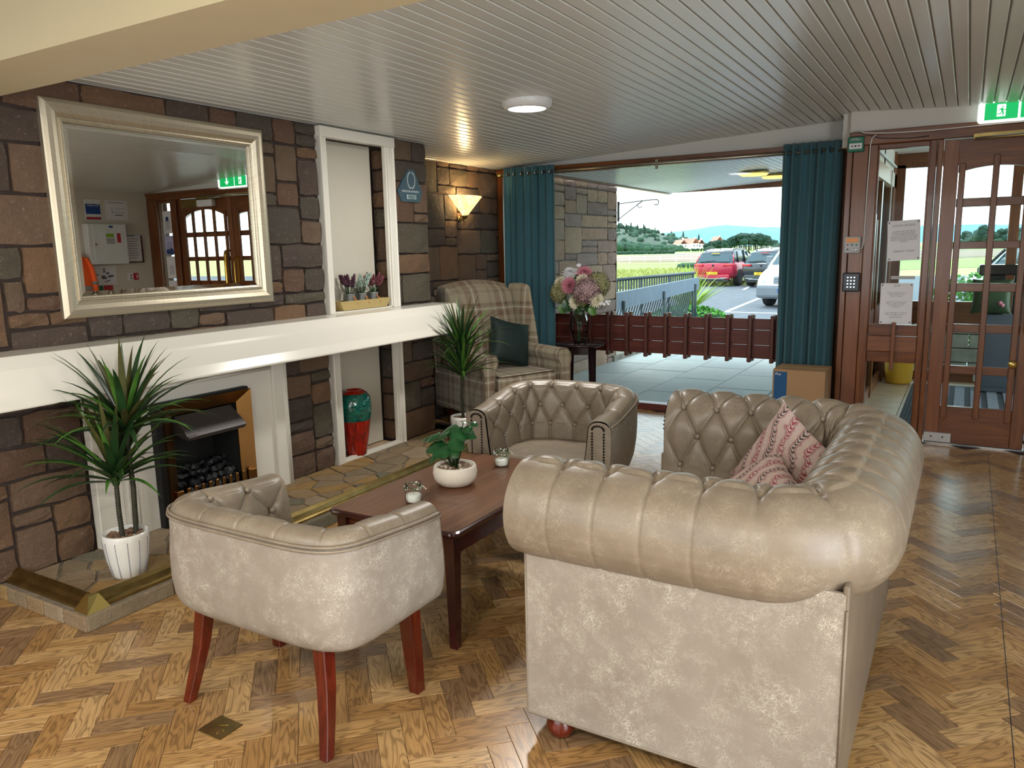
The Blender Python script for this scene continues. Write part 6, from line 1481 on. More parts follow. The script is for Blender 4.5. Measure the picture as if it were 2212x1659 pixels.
for a in ((6.005, 6.02, 1.43, 1.775), (6.245, 6.26, 1.43, 1.775)): part('frame_side', MB().bx(5.615, 5.64, *a), 'mahog', t, world=True)
for a in ((6.02, 6.245, 1.43, 1.445), (6.02, 6.245, 1.76, 1.775)): part('frame_side', MB().bx(5.615, 5.64, *a), 'mahog', t, world=True)
part('sheet', MB().bx(5.63, 5.64, 6.02, 6.245, 1.445, 1.76), 'paper', t, world=True)
for k in range(9): bar(t, 6.13, 1.73-0.03*k, 0.16-0.02*(k % 3), 0.006, 'ink_grey', 0.011)
t = thing('wall_sensor', 'small grey wall switch with red light above the framed certificate', 'switch', (5.63, 6.04, 1.82)); part('body', MB().bx(5.62, 5.64, 6.02, 6.07, 1.80, 1.90, ch=0.004), 'grey_pl', t, world=True); part('light', MB().bx(5.617, 5.621, 6.04, 6.05, 1.88, 1.89), 'red_pl', t, world=True)
t = wallobj('site_map', 'grey site map sheet below the alarm cabinet in the mirror', 'map', 5.72, 1.285, 0.30, 0.24, 'paper', dep=0.004)
for k in range(12): a = R.uniform(-.1, .1); b = R.uniform(-.08, .08); bar(t, 5.72+a, 1.285+b, R.uniform(.02, .07), R.uniform(.004, .03), 'ink_grey', 0.005)
t = wallobj('first_aid_notice', 'green first aid sign at the foot of the site map in the mirror', 'notice', 5.62, 1.10, 0.12, 0.12, 'green_post', dep=0.004); bar(t, 5.62, 1.13, 0.03, 0.01, 'paper', 0.005); bar(t, 5.62, 1.13, 0.01, 0.03, 'paper', 0.005); bar(t, 5.62, 1.085, 0.1, 0.006, 'paper', 0.005); bar(t, 5.62, 1.07, 0.08, 0.006, 'paper', 0.005)
t = wallobj('fire_point_notice', 'red notice beside the green first aid sign in the mirror', 'notice', 5.75, 1.10, 0.12, 0.12, 'red_post', dep=0.004); bar(t, 5.75, 1.085, 0.1, 0.006, 'paper', 0.005); bar(t, 5.75, 1.07, 0.08, 0.006, 'paper', 0.005)
t = wallobj('extinguisher_notice', 'small cream and red extinguisher sign on the white wall in the mirror', 'notice', 6.10, 1.255, 0.15, 0.10, 'paper', dep=0.004); bar(t, 6.135, 1.255, 0.07, 0.09, 'red_post', 0.005); bar(t, 6.15, 1.255, 0.012, 0.05, 'paper', 0.006); bar(t, 6.07, 1.27, 0.02, 0.02, 'red_post', 0.005); bar(t, 6.07, 1.235, 0.02, 0.02, 'green_post', 0.005)
# hi-vis jacket on a hook
t = thing('hivis_jacket', 'orange high-visibility jacket with grey bands hanging on the white wall, mirrored at the left', 'jacket', (5.58, 5.36, 0.9))
def jk(u, v):
    a = u*2*PI; z = 1.55-0.62*v; wd = 0.07+0.10*min(1, v*3.0)+0.02*v; return (5.575-0.06*math.sin(a)*(0.5+0.5*v), 5.34+wd*math.cos(a)*(1+0.05*math.sin(5*a)), z)
part('body', MB().grid(jk, 30, 16), 'hivis', t, world=True)
def band(u, v): p = jk(u, 0.62+0.09*v); return (5.575+(p[0]-5.575)*1.04, 5.34+(p[1]-5.34)*1.02, p[2])
part('reflective_band', MB().grid(band, 30, 1), 'hivis_grey', t, world=True)
part('sleeve', MB().tube([(5.57, 5.46, 1.50), (5.56, 5.51, 1.38), (5.55, 5.53, 1.2), (5.55, 5.53, 1.08)], [0.035, 0.045, 0.05, 0.05], 12, flat=0.6), 'hivis', t, world=True)
part('reflective_band', MB().tube([(5.55, 5.53, 1.22), (5.55, 5.53, 1.18)], 0.0525, 12, flat=0.62), 'hivis_grey', t, world=True); part('hook', MB().tube([(5.64, 5.36, 1.58), (5.60, 5.36, 1.57), (5.59, 5.36, 1.59)], 0.004, 6), 'steel', t, world=True)
# notices on the far sidelight
for z, h_, mt, lb in ((1.93, 0.28, 'paper', 'topmost white notice with a blue circle on the narrow window, seen in the mirror'), (1.64, 0.24, 'purple_post', 'lilac notice with blue waves on the narrow window, seen in the mirror'), (1.36, 0.28, 'paper', 'third white notice down on the narrow window, seen in the mirror'), (1.06, 0.26, 'paper', 'lowest white notice on the narrow window, seen in the mirror')):
    t = thing('notice', lb, 'notice', (5.285, 6.412, z-h_/2)); part('sheet', MB().bx(5.20, 5.37, 6.411, 6.413, z-h_/2, z+h_/2), mt, t, world=True)
    for k in range(6): part('print', MB().bx(5.23, 5.34-0.01*(k % 3), 6.4095, 6.4105, z-h_*0.3+0.02*k, z-h_*0.3+0.02*k+0.006), 'ink_grey', t, world=True)
    if z > 1.9: part('print', MB().lathe([(0.03, 0), (0, 0.001)], 20, (5.285, 6.4105, 1.97), Rx(PI/2)), 'blue_post', t, world=True)
    if mt == 'purple_post': part('print', MB().lathe([(0.045, 0), (0, 0.001)], 20, (5.25, 6.4105, 1.56), Rx(PI/2)).lathe([(0.035, 0), (0, 0.001)], 20, (5.32, 6.4105, 1.56), Rx(PI/2)), 'blue_post', t, world=True)

# ------------------------------------------------------------------ entrance porch beyond the doors
pf = struct_root('trim_4', (4.2, 8.0, 0))
def pp(name, mb, mat, label=None): return part(name, mb, mat, pf, label, world=True)
y = 6.48
while y < 9.9:
    x = 2.87
    while x < 5.6: pp('floor_tile', MB().bx(x+0.003, min(x+0.297, 5.7), y+0.003, min(y+0.297, 9.95), -0.02, 0.0), 'tile_porch'); x += 0.3
    y += 0.3
pp('floor_bed', MB().bx(2.84, 5.7, 6.46, 10.0, -0.12, -0.012), 'grout')
pp('porch_ceiling', MB().bx(2.8, 5.75, 6.46, 10.0, 2.42, 2.50), 'white_wall')
# left side wall of the porch: posts, dark slats, glass
pp('side_post', MB().bx(2.84, 2.90, 6.46, 6.56, 0, 2.42), 'joinery'); pp('side_post', MB().bx(2.84, 2.90, 9.15, 9.45, 0, 2.42), 'joinery'); pp('side_post', MB().bx(2.84, 2.885, 8.1, 8.2, 0, 2.42), 'joinery')
pp('side_head', MB().bx(2.84, 2.90, 6.5, 9.4, 2.06, 2.2), 'tile_porch'); pp('side_head', MB().bx(2.84, 2.885, 6.5, 9.4, 2.2, 2.42), 'white_wall'); pp('side_rail', MB().bx(2.84, 2.875, 6.5, 9.4, 0.0, 0.12), 'joinery_h'); pp('side_rail', MB().bx(2.84, 2.875, 6.5, 9.4, 0.53, 0.87), 'rail')
for k in range(6): pp('side_slat', MB().bx(2.85, 2.872, 7.15+k*0.16, 7.22+k*0.16, 0.87, 1.95-0.05*k), 'joinery')
pp('side_pane', MB().bx(2.856, 2.86, 6.5, 9.4, 0.1, 2.1), 'pane'); pp('conduit', MB().tube([(2.91, 6.5, 2.26), (2.91, 9.1, 2.26)], 0.012, 8).tube([(2.91, 8.7, 2.2), (2.91, 8.7, 0.9)], 0.006, 6), 'white_pl')
# porch front screen at y = 9.5
yf0, yf1 = 9.42, 9.50
pp('front_head', MB().bx(2.84, 5.7, yf0, yf1, 2.32, 2.5), 'joinery_h'); pp('front_head', MB().bx(2.84, 5.7, yf0, yf1, 2.27, 2.32), 'joinery')
for x0, x1 in ((2.84, 2.98), (3.95, 4.04), (4.9, 5.0), (5.6, 5.7)): pp('front_post', MB().bx(x0, x1, yf0, yf1, 0, 2.3), 'joinery')
pp('front_sill', MB().bx(2.84, 3.95, yf0, yf1, 0, 0.10), 'joinery_h'); pp('front_rail', MB().bx(2.98, 3.95, yf0, yf1, 0.62, 0.86), 'joinery_h'); pp('front_pane', MB().bx(2.98, 3.95, yf0+0.03, yf0+0.034, 0.1, 2.2), 'pane')
pp('front_sill', MB().bx(4.04, 5.6, yf0, yf1, 0, 0.08), 'joinery_h'); pp('front_pane', MB().bx(4.04, 5.6, yf0+0.03, yf0+0.034, 0.08, 2.2), 'pane'); pp('right_post', MB().bx(5.66, 5.75, 6.6, 6.7, 0, 2.45).bx(5.66, 5.75, 9.4, 9.5, 0, 2.45), 'joinery'); pp('right_rail', MB().bx(5.66, 5.72, 6.7, 9.4, 0.0, 0.12), 'joinery_h')
# door mat with carpet pads
t = thing('door_mat', 'dark ribbed entrance mat with grey pads on the porch floor', 'door mat', (3.85, 7.9, 0.0))
part('base', MB().bx(3.20, 4.6, 6.7, 9.1, 0.001, 0.009), 'mat', t, world=True)
k = 0; x = 3.22
while x < 3.42: part('rib', MB().bx(x, x+0.012, 6.72, 9.08, 0.009, 0.014), 'mat', t, world=True); x += 0.026
x = 3.46
while x < 4.55:
    y = 6.72
    while y < 9.0: part('pad', MB().bx(x, x+0.085, y, y+0.085, 0.009, 0.016), 'mat_lt', t, world=True); y += 0.10
    x += 0.135
# porch contents
t = thing('yellow_tub', 'yellow tub standing in the porch behind the low sidelight pane', 'tub', (3.06, 9.12, 0))
part('body', MB().lathe([(0.0, 0), (0.11, 0), (0.13, 0.02), (0.145, 0.26), (0.15, 0.27), (0.14, 0.27), (0.12, 0.03), (0, 0.03)], 28, (0, 0, 0)), 'yellow', t); part('lid', MB().lathe([(0.152, 0.265), (0.152, 0.29), (0.13, 0.305), (0, 0.31)], 28), 'yellow', t)
t = thing('storage_cabinet', 'slate grey cabinet standing on the porch mat behind the entrance door', 'cabinet', (3.93, 8.8, 0))
part('body', MB().bx(3.79, 4.25, 8.82, 9.1, 0.06, 0.78, ch=0.006), 'slate_box', t, world=True); part('plinth', MB().bx(3.77, 4.27, 8.80, 9.12, 0.017, 0.06, ch=0.006), 'slate_box', t, world=True)
part('side_ledge', MB().bx(3.745, 3.79, 8.86, 9.0, 0.10, 0.22, ch=0.008), 'white_pl', t, world=True)
t = thing('display_stand', 'black stand on top of the grey cabinet in the porch', 'stand', (3.95, 8.9, 0.78))
part('tray', MB().bx(3.72, 4.25, 8.84, 9.08, 1.16, 1.26, ch=0.012), 'black_gloss', t, world=True); part('column', MB().bx(3.80, 3.95, 8.86, 9.02, 0.78, 1.16, ch=0.01), 'black', t, world=True); part('column', MB().bx(4.02, 4.22, 8.86, 9.02, 0.78, 1.16, ch=0.01), 'black', t, world=True)
t = thing('patterned_cushion', 'dark green cushion with pink flowers behind the glazed door', 'cushion', (3.98, 9.0, 0.78)); part('cover', cushion_mesh(0.34, 0.34, 0.1), 'leaf', t); 
for k in range(7): part('flower_print', MB().lathe([(0.022, 0), (0, 0.002)], 10, (R.uniform(-.12, .12), -0.052, R.uniform(-.1, .1)), Rx(PI/2)), 'fl_pink', t)
t.location = (3.84, 8.80, 0.955)
t = thing('garden_wall', 'low pale stone wall outside the porch', 'wall', (3.5, 10.6, -0.1)); k = 0
for row in range(4):
    x = 2.9 - (row % 2)*0.2
    while x < 5.4: part('brick', MB().bx(x, x+0.39, 10.5, 10.75, -0.1+row*0.17, 0.06+row*0.17, ch=0.01), 'moss_wall', t, world=True); x += 0.4

# ------------------------------------------------------------------ patio, canopy
pat = struct_root('trim_5', (2, 9, -0.05))
part('bed', MB().bx(-0.75, 5.8, 6.78, 11.8, -0.25, -0.04), 'mortar_out', pat, world=True)
x = -0.45; col_ = 0
while x < 5.6:
    wd = 0.60; y = 6.80 - (0.45 if col_ % 2 else 0.0)
    while y < 11.7:
        y0, y1 = max(6.80, y+0.004), min(11.75, y+0.896)
        if y1-y0 > 0.05 and not (x > 2.7 and y1 < 10.1): part('flagstone', MB().bx(x+0.004, x+wd-0.004, y0, y1, -0.055, -0.016+R.uniform(-.002, .002), ch=0.003), 'flag', pat, world=True)
        y += 0.9
    x += wd; col_ += 1
for k in range(9): part('kerb_stone', MB().box((-0.50, 9.72+k*0.42, 0.0), (0.2, 0.41, 0.12), ch=0.012), 'moss_wall', pat, world=True)
can = MB(); 
can.add([(-0.30, 6.86, ceil_z(-0.30)+0.012), (2.8, 6.86, ceil_z(2.8)+0.012), (2.8, 11.4, ceil_z(2.8)+0.012), (-0.30, 11.4, ceil_z(-.3)+0.012), (-0.30, 6.86, 2.5), (2.8, 6.86, 2.6), (2.8, 11.4, 2.6), (-0.30, 11.4, 2.5)], [(0, 3, 2, 1), (4, 5, 6, 7), (0, 1, 5, 4), (1, 2, 6, 5), (2, 3, 7, 6), (3, 0, 4, 7)])
can.bx(2.8, 5.8, 9.5, 11.4, 2.43, 2.6)
canopy = struct('trim_6', can, 'ceil_gap')
cbm = board_mesh(4.52); x = -0.26
while x < 2.8: link('ceiling_board', cbm, canopy, (x, 6.87+2.26, ceil_z(x)), (0, -math.atan(0.052), 0)); x += 0.0698
part('fascia', MB().bx(-0.36, -0.30, 6.86, 11.46, 2.27, 2.5).bx(-0.36, 2.8, 11.4, 11.46, 2.29, 2.6), 'joinery_h', canopy, world=True)
for (x, y, lb) in ((1.44, 10.34, 'nearer round warm canopy lamp outside the window'), (1.32, 9.70, 'further round warm canopy lamp outside the window')):
    t = thing('canopy_lamp', lb, 'outdoor lamp', (x, y, ceil_z(x)-0.05), 0, 'round lamps under the canopy'); part('diffuser', MB().lathe([(0.0, 0.0), (0.15, 0.0), (0.17, 0.015), (0.17, 0.045)], 32), 'lamp_ext', t); part('rim', MB().lathe([(0.172, 0.02), (0.178, 0.03), (0.176, 0.05)], 32), 'brass_old', t)
# hanging basket bracket
t = thing('hanging_bracket', 'scrolled iron hanging basket bracket on the outside stone wall', 'bracket', (-0.42, 9.66, 2.07))
B0 = Vector((-0.42, 9.68, 2.065)); pts = [B0+Vector((0.52*k/8, 0, 0.035*math.sin(k/8*1.2))) for k in range(9)]
sc = [B0+Vector((0.52, 0, 0.033)) + Vector((0.035*math.sin(a), 0, -0.035+0.035*math.cos(a))) for a in [k*0.35 for k in range(1, 12)]]
part('arm', MB().tube(pts+sc, 0.006, 6), 'railing', t, world=True); part('brace', MB().tube([B0+Vector((0, 0, -0.2)), B0+Vector((0.30, 0, 0.0)), B0+Vector((0.33, 0, 0.018))], 0.006, 6), 'railing', t, world=True)
part('scroll', MB().tube([B0+Vector((0.30, 0, -0.03)) + Vector((0.03*math.cos(a), 0, 0.03*math.sin(a))) for a in [1.2+k*0.4 for k in range(13)]], 0.005, 6), 'railing', t, world=True); part('back_plate', MB().box(B0+Vector((0.0, 0, -0.1)), (0.02, 0.03, 0.26)), 'railing', t, world=True)
# ramp railing and plank
t = thing('ramp_railing', 'dark metal railing with leaning bars outside the window', 'railing', (-1.4, 14, -0.27))
A_, B_ = Vector((-1.62, 12.2, 0.95)), Vector((-1.33, 15.9, 0.95)); d = B_-A_
part('top_rail', MB().tube([A_, B_+d*0.02], 0.03, 8), 'railing', t, world=True); part('mid_rail', MB().tube([A_+Vector((0, 0, -0.22)), B_+Vector((0, 0, -0.22))], 0.015, 6), 'railing', t, world=True); part('low_rail', MB().tube([A_+Vector((0.0, 0, -1.08)), B_+Vector((0, 0, -1.08))], 0.015, 6), 'railing', t, world=True)
for k in range(4): p = A_+d*(k/3); part('post', MB().tube([p, p+Vector((0, 0, -1.22))], 0.022, 8), 'railing', t, world=True)
nb_ = 34
for k in range(nb_): p = A_+d*((k+0.5)/nb_); part('bar', MB().tube([p, p+Vector((0, 0, -0.42)), p+Vector((-0.03, -0.22, -0.80)), p+Vector((0.0, -0.25, -1.0)), p+Vector((0.02, -0.2, -1.08))], 0.017, 5), 'railing', t, world=True)
t = thing('handrail_plank', 'broad weathered blue-grey plank on posts in front of the railing', 'plank', (-0.95, 13, -0.27))
pa, pb = Vector((-0.70, 10.0, 0.72)), Vector((-1.22, 15.9, 0.74)); dd = pb-pa
part('plank', MB().box((pa+pb)/2, (0.05, dd.length, 0.25), Rz(math.atan2(-dd.x, dd.y))), 'plank_out', t, world=True)
for f in (0.1, 0.5, 0.93): p = pa+dd*f+Vector((0.04, 0, 0)); part('post', MB().tube([p, Vector((p.x, p.y, -0.27))], 0.03, 8), 'railing', t, world=True)
# ------------------------------------------------------------------ car park and fields
G = -0.27
def ground(name, poly, z, mat): 
    o = struct(name, MB().prism(poly, z-0.05, z), mat); return o
struct('ground', MB().bx(-9000, 3000, 11.75, 9500, G-0.4, G-0.12), 'grass')
ground('trim_7', [(-9, 11.8), (60, 11.8), (60, 46), (-4.6, 46), (-8.6, 41.0), (-5.2, 27), (-8.0, 21.5)], G, 'asphalt')
def strip(name, y0, y1, mat, dz): struct(name, MB().add([(-700, y0*1.0+0.14*600, G-0.12+dz), (400, y0-0.05*300, G-0.12+dz), (400, y1-0.05*300, G-0.12+dz), (-700, y1+0.14*600, G-0.12+dz)], [(0, 1, 2, 3)]), mat)
# bands follow the view direction: built as wide shallow strips
def band2(name, r0, r1, mat, dz):
    vs_ = []; n_ = 24
    for k in range(n_+1):
        a = math.radians(-62+k*80/n_); 
        for r in (r0*(1+0.10*math.sin(k*.7)), r1): vs_.append((3.6+r*math.sin(a), r*math.cos(a), G-0.12+dz))
    struct(name, MB().add(vs_, [(2*k, 2*k+1, 2*k+3, 2*k+2) for k in range(n_)]), mat)
band2('trim_8', 62, 92, 'fairway', 0.02); band2('trim_9', 94, 100, 'pale_field', 0.03); band2('trim_10', 100, 190, 'plough', 0.04); band2('trim_11', 190, 330, 'pale_field', 0.05); band2('trim_12', 240, 330, 'fairway', 0.07)
for li_, (a, b, w_) in enumerate((((-4.1, 31.5), (-5.3, 39.5), 0.12), ((-1.95, 21.0), (-2.35, 26.5), 0.12), ((-1.95, 20.8), (1.6, 20.6), 0.12), ((1.5, 20.6), (0.9, 27), 0.12))):
    a, b = Vector(a), Vector(b); n_ = (b-a).normalized(); s = Vector((-n_.y, n_.x))*w_/2; q = [a-s, b-s, b+s, a+s]
    if sum(q[i].x*q[(i+1) % 4].y-q[(i+1) % 4].x*q[i].y for i in range(4)) < 0: q = q[::-1]
    tag(solo('parking_line', MB().prism([tuple(v) for v in q], G+0.001, G+0.006), 'line', 'x', 'x'), ('white bay line between the red car and the white van', 'long white bay line left of the white van', 'white line across the front of the parking bays', 'white bay line on the right, beyond the curtain')[li_], 'road marking', 'white parking bay lines')
# white rail fence along the field edge
t = thing('rail_fence', 'long low white rail fence along the far field', 'fence', (-50, 90, G))
def pol(r, deg): a = math.radians(deg); return Vector((3.6+r*math.sin(a), r*math.cos(a), G-0.12))
pts = [pol(96+6*math.sin(k*.3), -46+k*1.1) for k in range(42)]
for h in (0.4, 0.75): part('rail', MB().tube([p+Vector((0, 0, h)) for p in pts], 0.035, 5), 'render', t, world=True)
for p in pts: part('post', MB().box(p+Vector((0, 0, 0.4)), (0.07, 0.07, 0.8)), 'render', t, world=True)
# tufts, grass in the meadow
mb = MB(); rg = random.Random(2)
for k in range(9000):
    r = 36+28*rg.random()**1.2; a = rg.uniform(-40, -8); p = pol(r, a); h = rg.uniform(.15, .36); dx = rg.uniform(-.2, .2); s = rg.uniform(.05, .16)
    mb.add([p+Vector((-s, 0, 0)), p+Vector((s, 0, 0)), p+Vector((dx, rg.uniform(-.2, .2), h))], [(0, 1, 2)])
o = solo('meadow_grass', mb, 'grass', 'long pale meadow grass beyond the car park', 'grass'); o['kind'] = 'stuff'
# hills
def ridge(name, r, d0, d1, hf, mat, n_=60, back=1.6):
    vs_ = []; 
    for k in range(n_+1):
        dg = d0+(d1-d0)*k/n_; h = hf(dg)
        for rr_2, hh_ in ((r, 0.0), (r*1.06, h*0.55), (r*1.2, h), (r*back, -3)):
            p = pol(rr_2, dg); vs_.append((p.x, p.y, p.z+hh_))
    fs_ = [(4*k+j, 4*k+j+1, 4*(k+1)+j+1, 4*(k+1)+j) for k in range(n_) for j in range(3)]
    return struct(name, MB().add(vs_, fs_, smooth=True), mat)
def interp(x, pts):
    if x <= pts[0][0]: return pts[0][1]
    for a, b in zip(pts[:-1], pts[1:]):
        if x <= b[0]: f = (x-a[0])/(b[0]-a[0]); return a[1]+(b[1]-a[1])*f
    return pts[-1][1]
nzr = lambda dg, f, s: noise.noise(Vector((dg*f, s, 0)))
def px2deg(px):  # bearing of an image column at the horizon
    v = fwd + r2*((px-1106)/1655.65) - u2*((530-829.5)/1655.65); return math.degrees(math.atan2(v.x, v.y))
D = px2deg
hp = [(D(1180), 60), (D(1330), 46), (D(1365), 44), (D(1420), 33), (D(1470), 20), (D(1530), 8), (D(1600), 3), (D(1800), 2)]
HR = 900
ridge('trim_13', HR, D(1150), D(1700), lambda g_: interp(g_, hp)*HR/1655*1.2+nzr(g_, 1.8, 1)*2.4, 'heath')
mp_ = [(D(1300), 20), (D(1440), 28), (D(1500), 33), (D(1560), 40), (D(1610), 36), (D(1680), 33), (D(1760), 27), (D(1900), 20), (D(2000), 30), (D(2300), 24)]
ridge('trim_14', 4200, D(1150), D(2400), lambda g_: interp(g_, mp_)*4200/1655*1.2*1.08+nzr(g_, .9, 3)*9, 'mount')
# trees: each with its own crown and trunk
def tree_proto(kind, seed):
    rr_2 = random.Random(seed); root = thing('tree', 'x', 'tree', (0, 0, 0))
    mb = MB()
    if kind == 'pine':
        for k in range(9):
            a = rr_2.uniform(0, 2*PI); q = rr_2.uniform(0, 1.5); bm = bmesh.new(); bmesh.ops.create_icosphere(bm, subdivisions=2, radius=1)
            for v in bm.verts: v.co *= 1+0.28*noise.noise(v.co*2.6+Vector((seed, k, 0)))+rr_2.uniform(-.12, .12)
            s = rr_2.uniform(0.8, 1.4); mb.bm(bm, Matrix.Translation((q*math.cos(a), q*math.sin(a), 4.4+rr_2.uniform(-1.0, 1.6)-q*0.4)) @ Matrix.Diagonal((s*1.1, s*1.1, s*0.8, 1)))
        part('trunk', MB().tube([(0, 0, 0), (0.1, 0, 2.2), (0, 0.1, 4.6)], [0.2, 0.16, 0.09], 7), 'trunk', root)
    elif kind == 'round':
        for k in range(8):
            a = rr_2.uniform(0, 2*PI); q = rr_2.uniform(0, 1.3); bm = bmesh.new(); bmesh.ops.create_icosphere(bm, subdivisions=2, radius=1)
            for v in bm.verts: v.co *= 1+0.25*noise.noise(v.co*3+Vector((seed, k, 0)))+rr_2.uniform(-.10, .10)
            s = rr_2.uniform(0.9, 1.5); mb.bm(bm, Matrix.Translation((q*math.cos(a), q*math.sin(a), 1.5+rr_2.uniform(-.5, 1.0))) @ Matrix.Diagonal((s, s, s*0.9, 1)))
        part('trunk', MB().tube([(0, 0, 0), (0, 0, 1.6)], [0.2, 0.12], 7), 'trunk', root)
    else:
        for k in range(7): mb.lathe([(1.3-0.17*k, 0.6+k*0.8), (0.25, 1.7+k*0.8), (0.0, 1.75+k*0.8)], 9)
        part('trunk', MB().tube([(0, 0, 0), (0, 0, 1.5)], [0.16, 0.12], 7), 'trunk', root)
    part('crown', mb, 'tree' if kind != 'round' else 'hill', root); return root
protos = {'pine': [tree_proto('pine', 1), tree_proto('pine', 2)], 'round': [tree_proto('round', 3), tree_proto('round', 4)], 'fir': [tree_proto('fir', 5)]}
ORD = ['first', 'second', 'third', 'fourth', 'fifth', 'sixth', 'seventh', 'eighth', 'ninth', 'tenth', 'eleventh', 'twelfth', 'thirteenth', 'fourteenth', 'fifteenth', 'sixteenth', 'seventeenth', 'eighteenth', 'nineteenth', 'twentieth'] + ['twenty-' + w_ for w_ in ('first', 'second', 'third', 'fourth', 'fifth', 'sixth', 'seventh', 'eighth', 'ninth')] + ['thirtieth']
used = set()
def place_tree(kind, px, r, s, label, group, dz=0.0, zoff=0.0):
    pr_ = rg.choice(protos[kind]); o = pr_ if id(pr_) not in used else copy_tree(pr_); used.add(id(pr_))
    p = pol(r, D(px)); o.location = (p.x, p.y, p.z+zoff); o.rotation_euler = (0, 0, rg.uniform(0, 6)); o.scale = (s*rg.uniform(.85, 1.15),)*2+(s,)
    o['label'] = label; o['group'] = group; return o
# pine wood right of the car
for k in range(30):
    px = 1572+100*(k/29)+rg.uniform(-1.5, 1.5); f = abs((px-1618)/52); place_tree('pine', px, 300+rg.uniform(-15, 25), 1.0-0.42*min(1, f)**2+rg.uniform(-.06, .06), ORD[k]+' pine from the left in the dense wood above the red car', 'pines of the dense wood')
for k in range(16): place_tree('pine' if k % 3 == 0 else 'round', 1525+3.4*k+rg.uniform(-2, 2), 290+rg.uniform(-15, 20), 0.55+rg.uniform(-.12, .14), ORD[k]+' dark tree from the left between the red-roofed houses and the pine wood', 'trees by the houses')
for k in range(12): place_tree('round', 1455+6*k+rg.uniform(-2, 2), 300, 0.33+rg.uniform(-.06, .08), ORD[k]+' rounded bush from the left in front of the red-roofed houses', 'bushes by the houses')
def tree_mass(name, label, spots):
    mb = MB(); rr_2 = random.Random(44)
    for (p, sc_, kind) in spots:
        if kind == 'fir':
            for k in range(4): mb.lathe([((1.2-0.24*k)*sc_, (0.4+1.1*k)*sc_), (0.15*sc_, (2.0+1.1*k)*sc_), (0.0, (2.1+1.1*k)*sc_)], 7, p)
        else:
            for k in range(3): mb.ico(p+Vector((rr_2.uniform(-1, 1)*sc_, rr_2.uniform(-1, 1)*sc_, (1.3+rr_2.uniform(-.3, 1.0))*sc_)), 1.35*sc_, 2, (1, 1, 0.9), 0.14)
    o = solo(name, mb, 'hill', label, 'trees'); o['kind'] = 'stuff'
sp_ = []
for k in range(70): px = 1318+2.3*k; r = 330+rg.uniform(-20, 40); sp_.append((pol(r, D(px+rg.uniform(-2, 2))), interp(px, [(1320, 1.35), (1400, 1.1), (1480, .55)])+rg.uniform(-.15, .2), 'round'))
tree_mass('woodland_belt', 'dense belt of broad-leaved trees at the foot of the wooded hill', sp_)
sp_ = []
for k in range(110):
    px = 1310+rg.random()*200; hh_ = interp(D(px), hp)*HR/1655*1.2; f = rg.uniform(0.12, 1.0); r = HR*(1+0.2*f); p = pol(r, D(px)); p.z += max(0, interp(f, [(0, 0), (.3, .55), (1, 1)])*hh_-2.5); sp_.append((p, rg.uniform(1.4, 2.6), 'round' if rg.random() < .85 else 'fir'))
tree_mass('hillside_woodland', 'scattered woodland covering the slope of the hill on the left of the view', sp_)
for k in range(30): place_tree('round', 1322+4.6*k, 215, 0.28+rg.uniform(-.05, .06), ORD[k]+' bush from the left in the low hedge along the pale field', 'hedge along the pale field')
for k in range(8): place_tree('round', 1678+5*k, 170+rg.uniform(-10, 15), 0.55+rg.uniform(-.1, .1), ORD[k]+' mid green bush from the left at the right edge of the window view', 'bushes right of the wood')
for k in range(22): place_tree('pine' if k % 2 else 'round', 2075+7*k, 240+rg.uniform(-20, 20), 0.75+rg.uniform(-.2, .25), ORD[k]+' skyline tree from the left seen through the glazed entrance door', 'trees behind the entrance door')
# houses
def house(px, r, w_, d_, h_, rh, rot, lb):
    p = pol(r, D(px)); t = thing('house', lb, 'house', (p.x, p.y, p.z), rot)
    part('walls', MB().bx(-w_/2, w_/2, -d_/2, d_/2, 0, h_), 'render', t)
    part('gable', MB().prism([(-w_/2, h_), (w_/2, h_), (0, h_+rh)], -d_/2, -d_/2+0.3, m=Matrix.Rotation(PI/2, 4, 'X') @ Matrix.Translation((0, 0, 0))), 'render', t)
    for s in (-1, 1): part('roof', MB().add([(s*(w_/2+.3), -d_/2-.3, h_-.2), (s*(w_/2+.3), d_/2+.3, h_-.2), (0, d_/2+.3, h_+rh), (0, -d_/2-.3, h_+rh)], [(0, 1, 2, 3)]), 'roof_red', t)
    part('chimney', MB().bx(-0.5, 0.5, -d_/2+0.4, -d_/2+1.2, h_+rh-0.6, h_+rh+1.0), 'render', t)
    for k in (-1, 1): part('window', MB().bx(k*w_/4-0.5, k*w_/4+0.5, -d_/2-0.05, -d_/2, h_*0.35, h_*0.75), 'car_glass', t)
house(1469, 700, 7, 12, 4.2, 3.6, 0.9, 'white cottage with red roof, leftmost of the group beyond the fields'); house(1482, 715, 6.5, 9, 5.0, 4.0, -0.7, 'white house with red roof, second from the left of the group'); house(1497, 700, 9, 6, 4.6, 4.4, 1.2, 'larger white house with red roof in the middle of the group'); house(1513, 710, 6, 7, 4.0, 3.8, 0.6, 'white cottage with red roof, right of the group'); house(1548, 700, 9, 8, 5.5, 4.4, 1.0, 'red-roofed house half hidden among trees left of the pine wood')
# dark scrub
for k in range(12): p = pol(64, D(1470+5*k)); q = tree_proto('round', 20) if k == 0 else copy_tree(q0); q0 = q; q.name = 'bush'; q.location = (p.x, p.y, p.z-0.2); q.scale = (0.28, 0.28, 0.22); q['label'] = ORD[k]+' dark bramble clump from the left at the edge of the meadow'; q['group'] = 'bramble clumps'; q['category'] = 'bush'
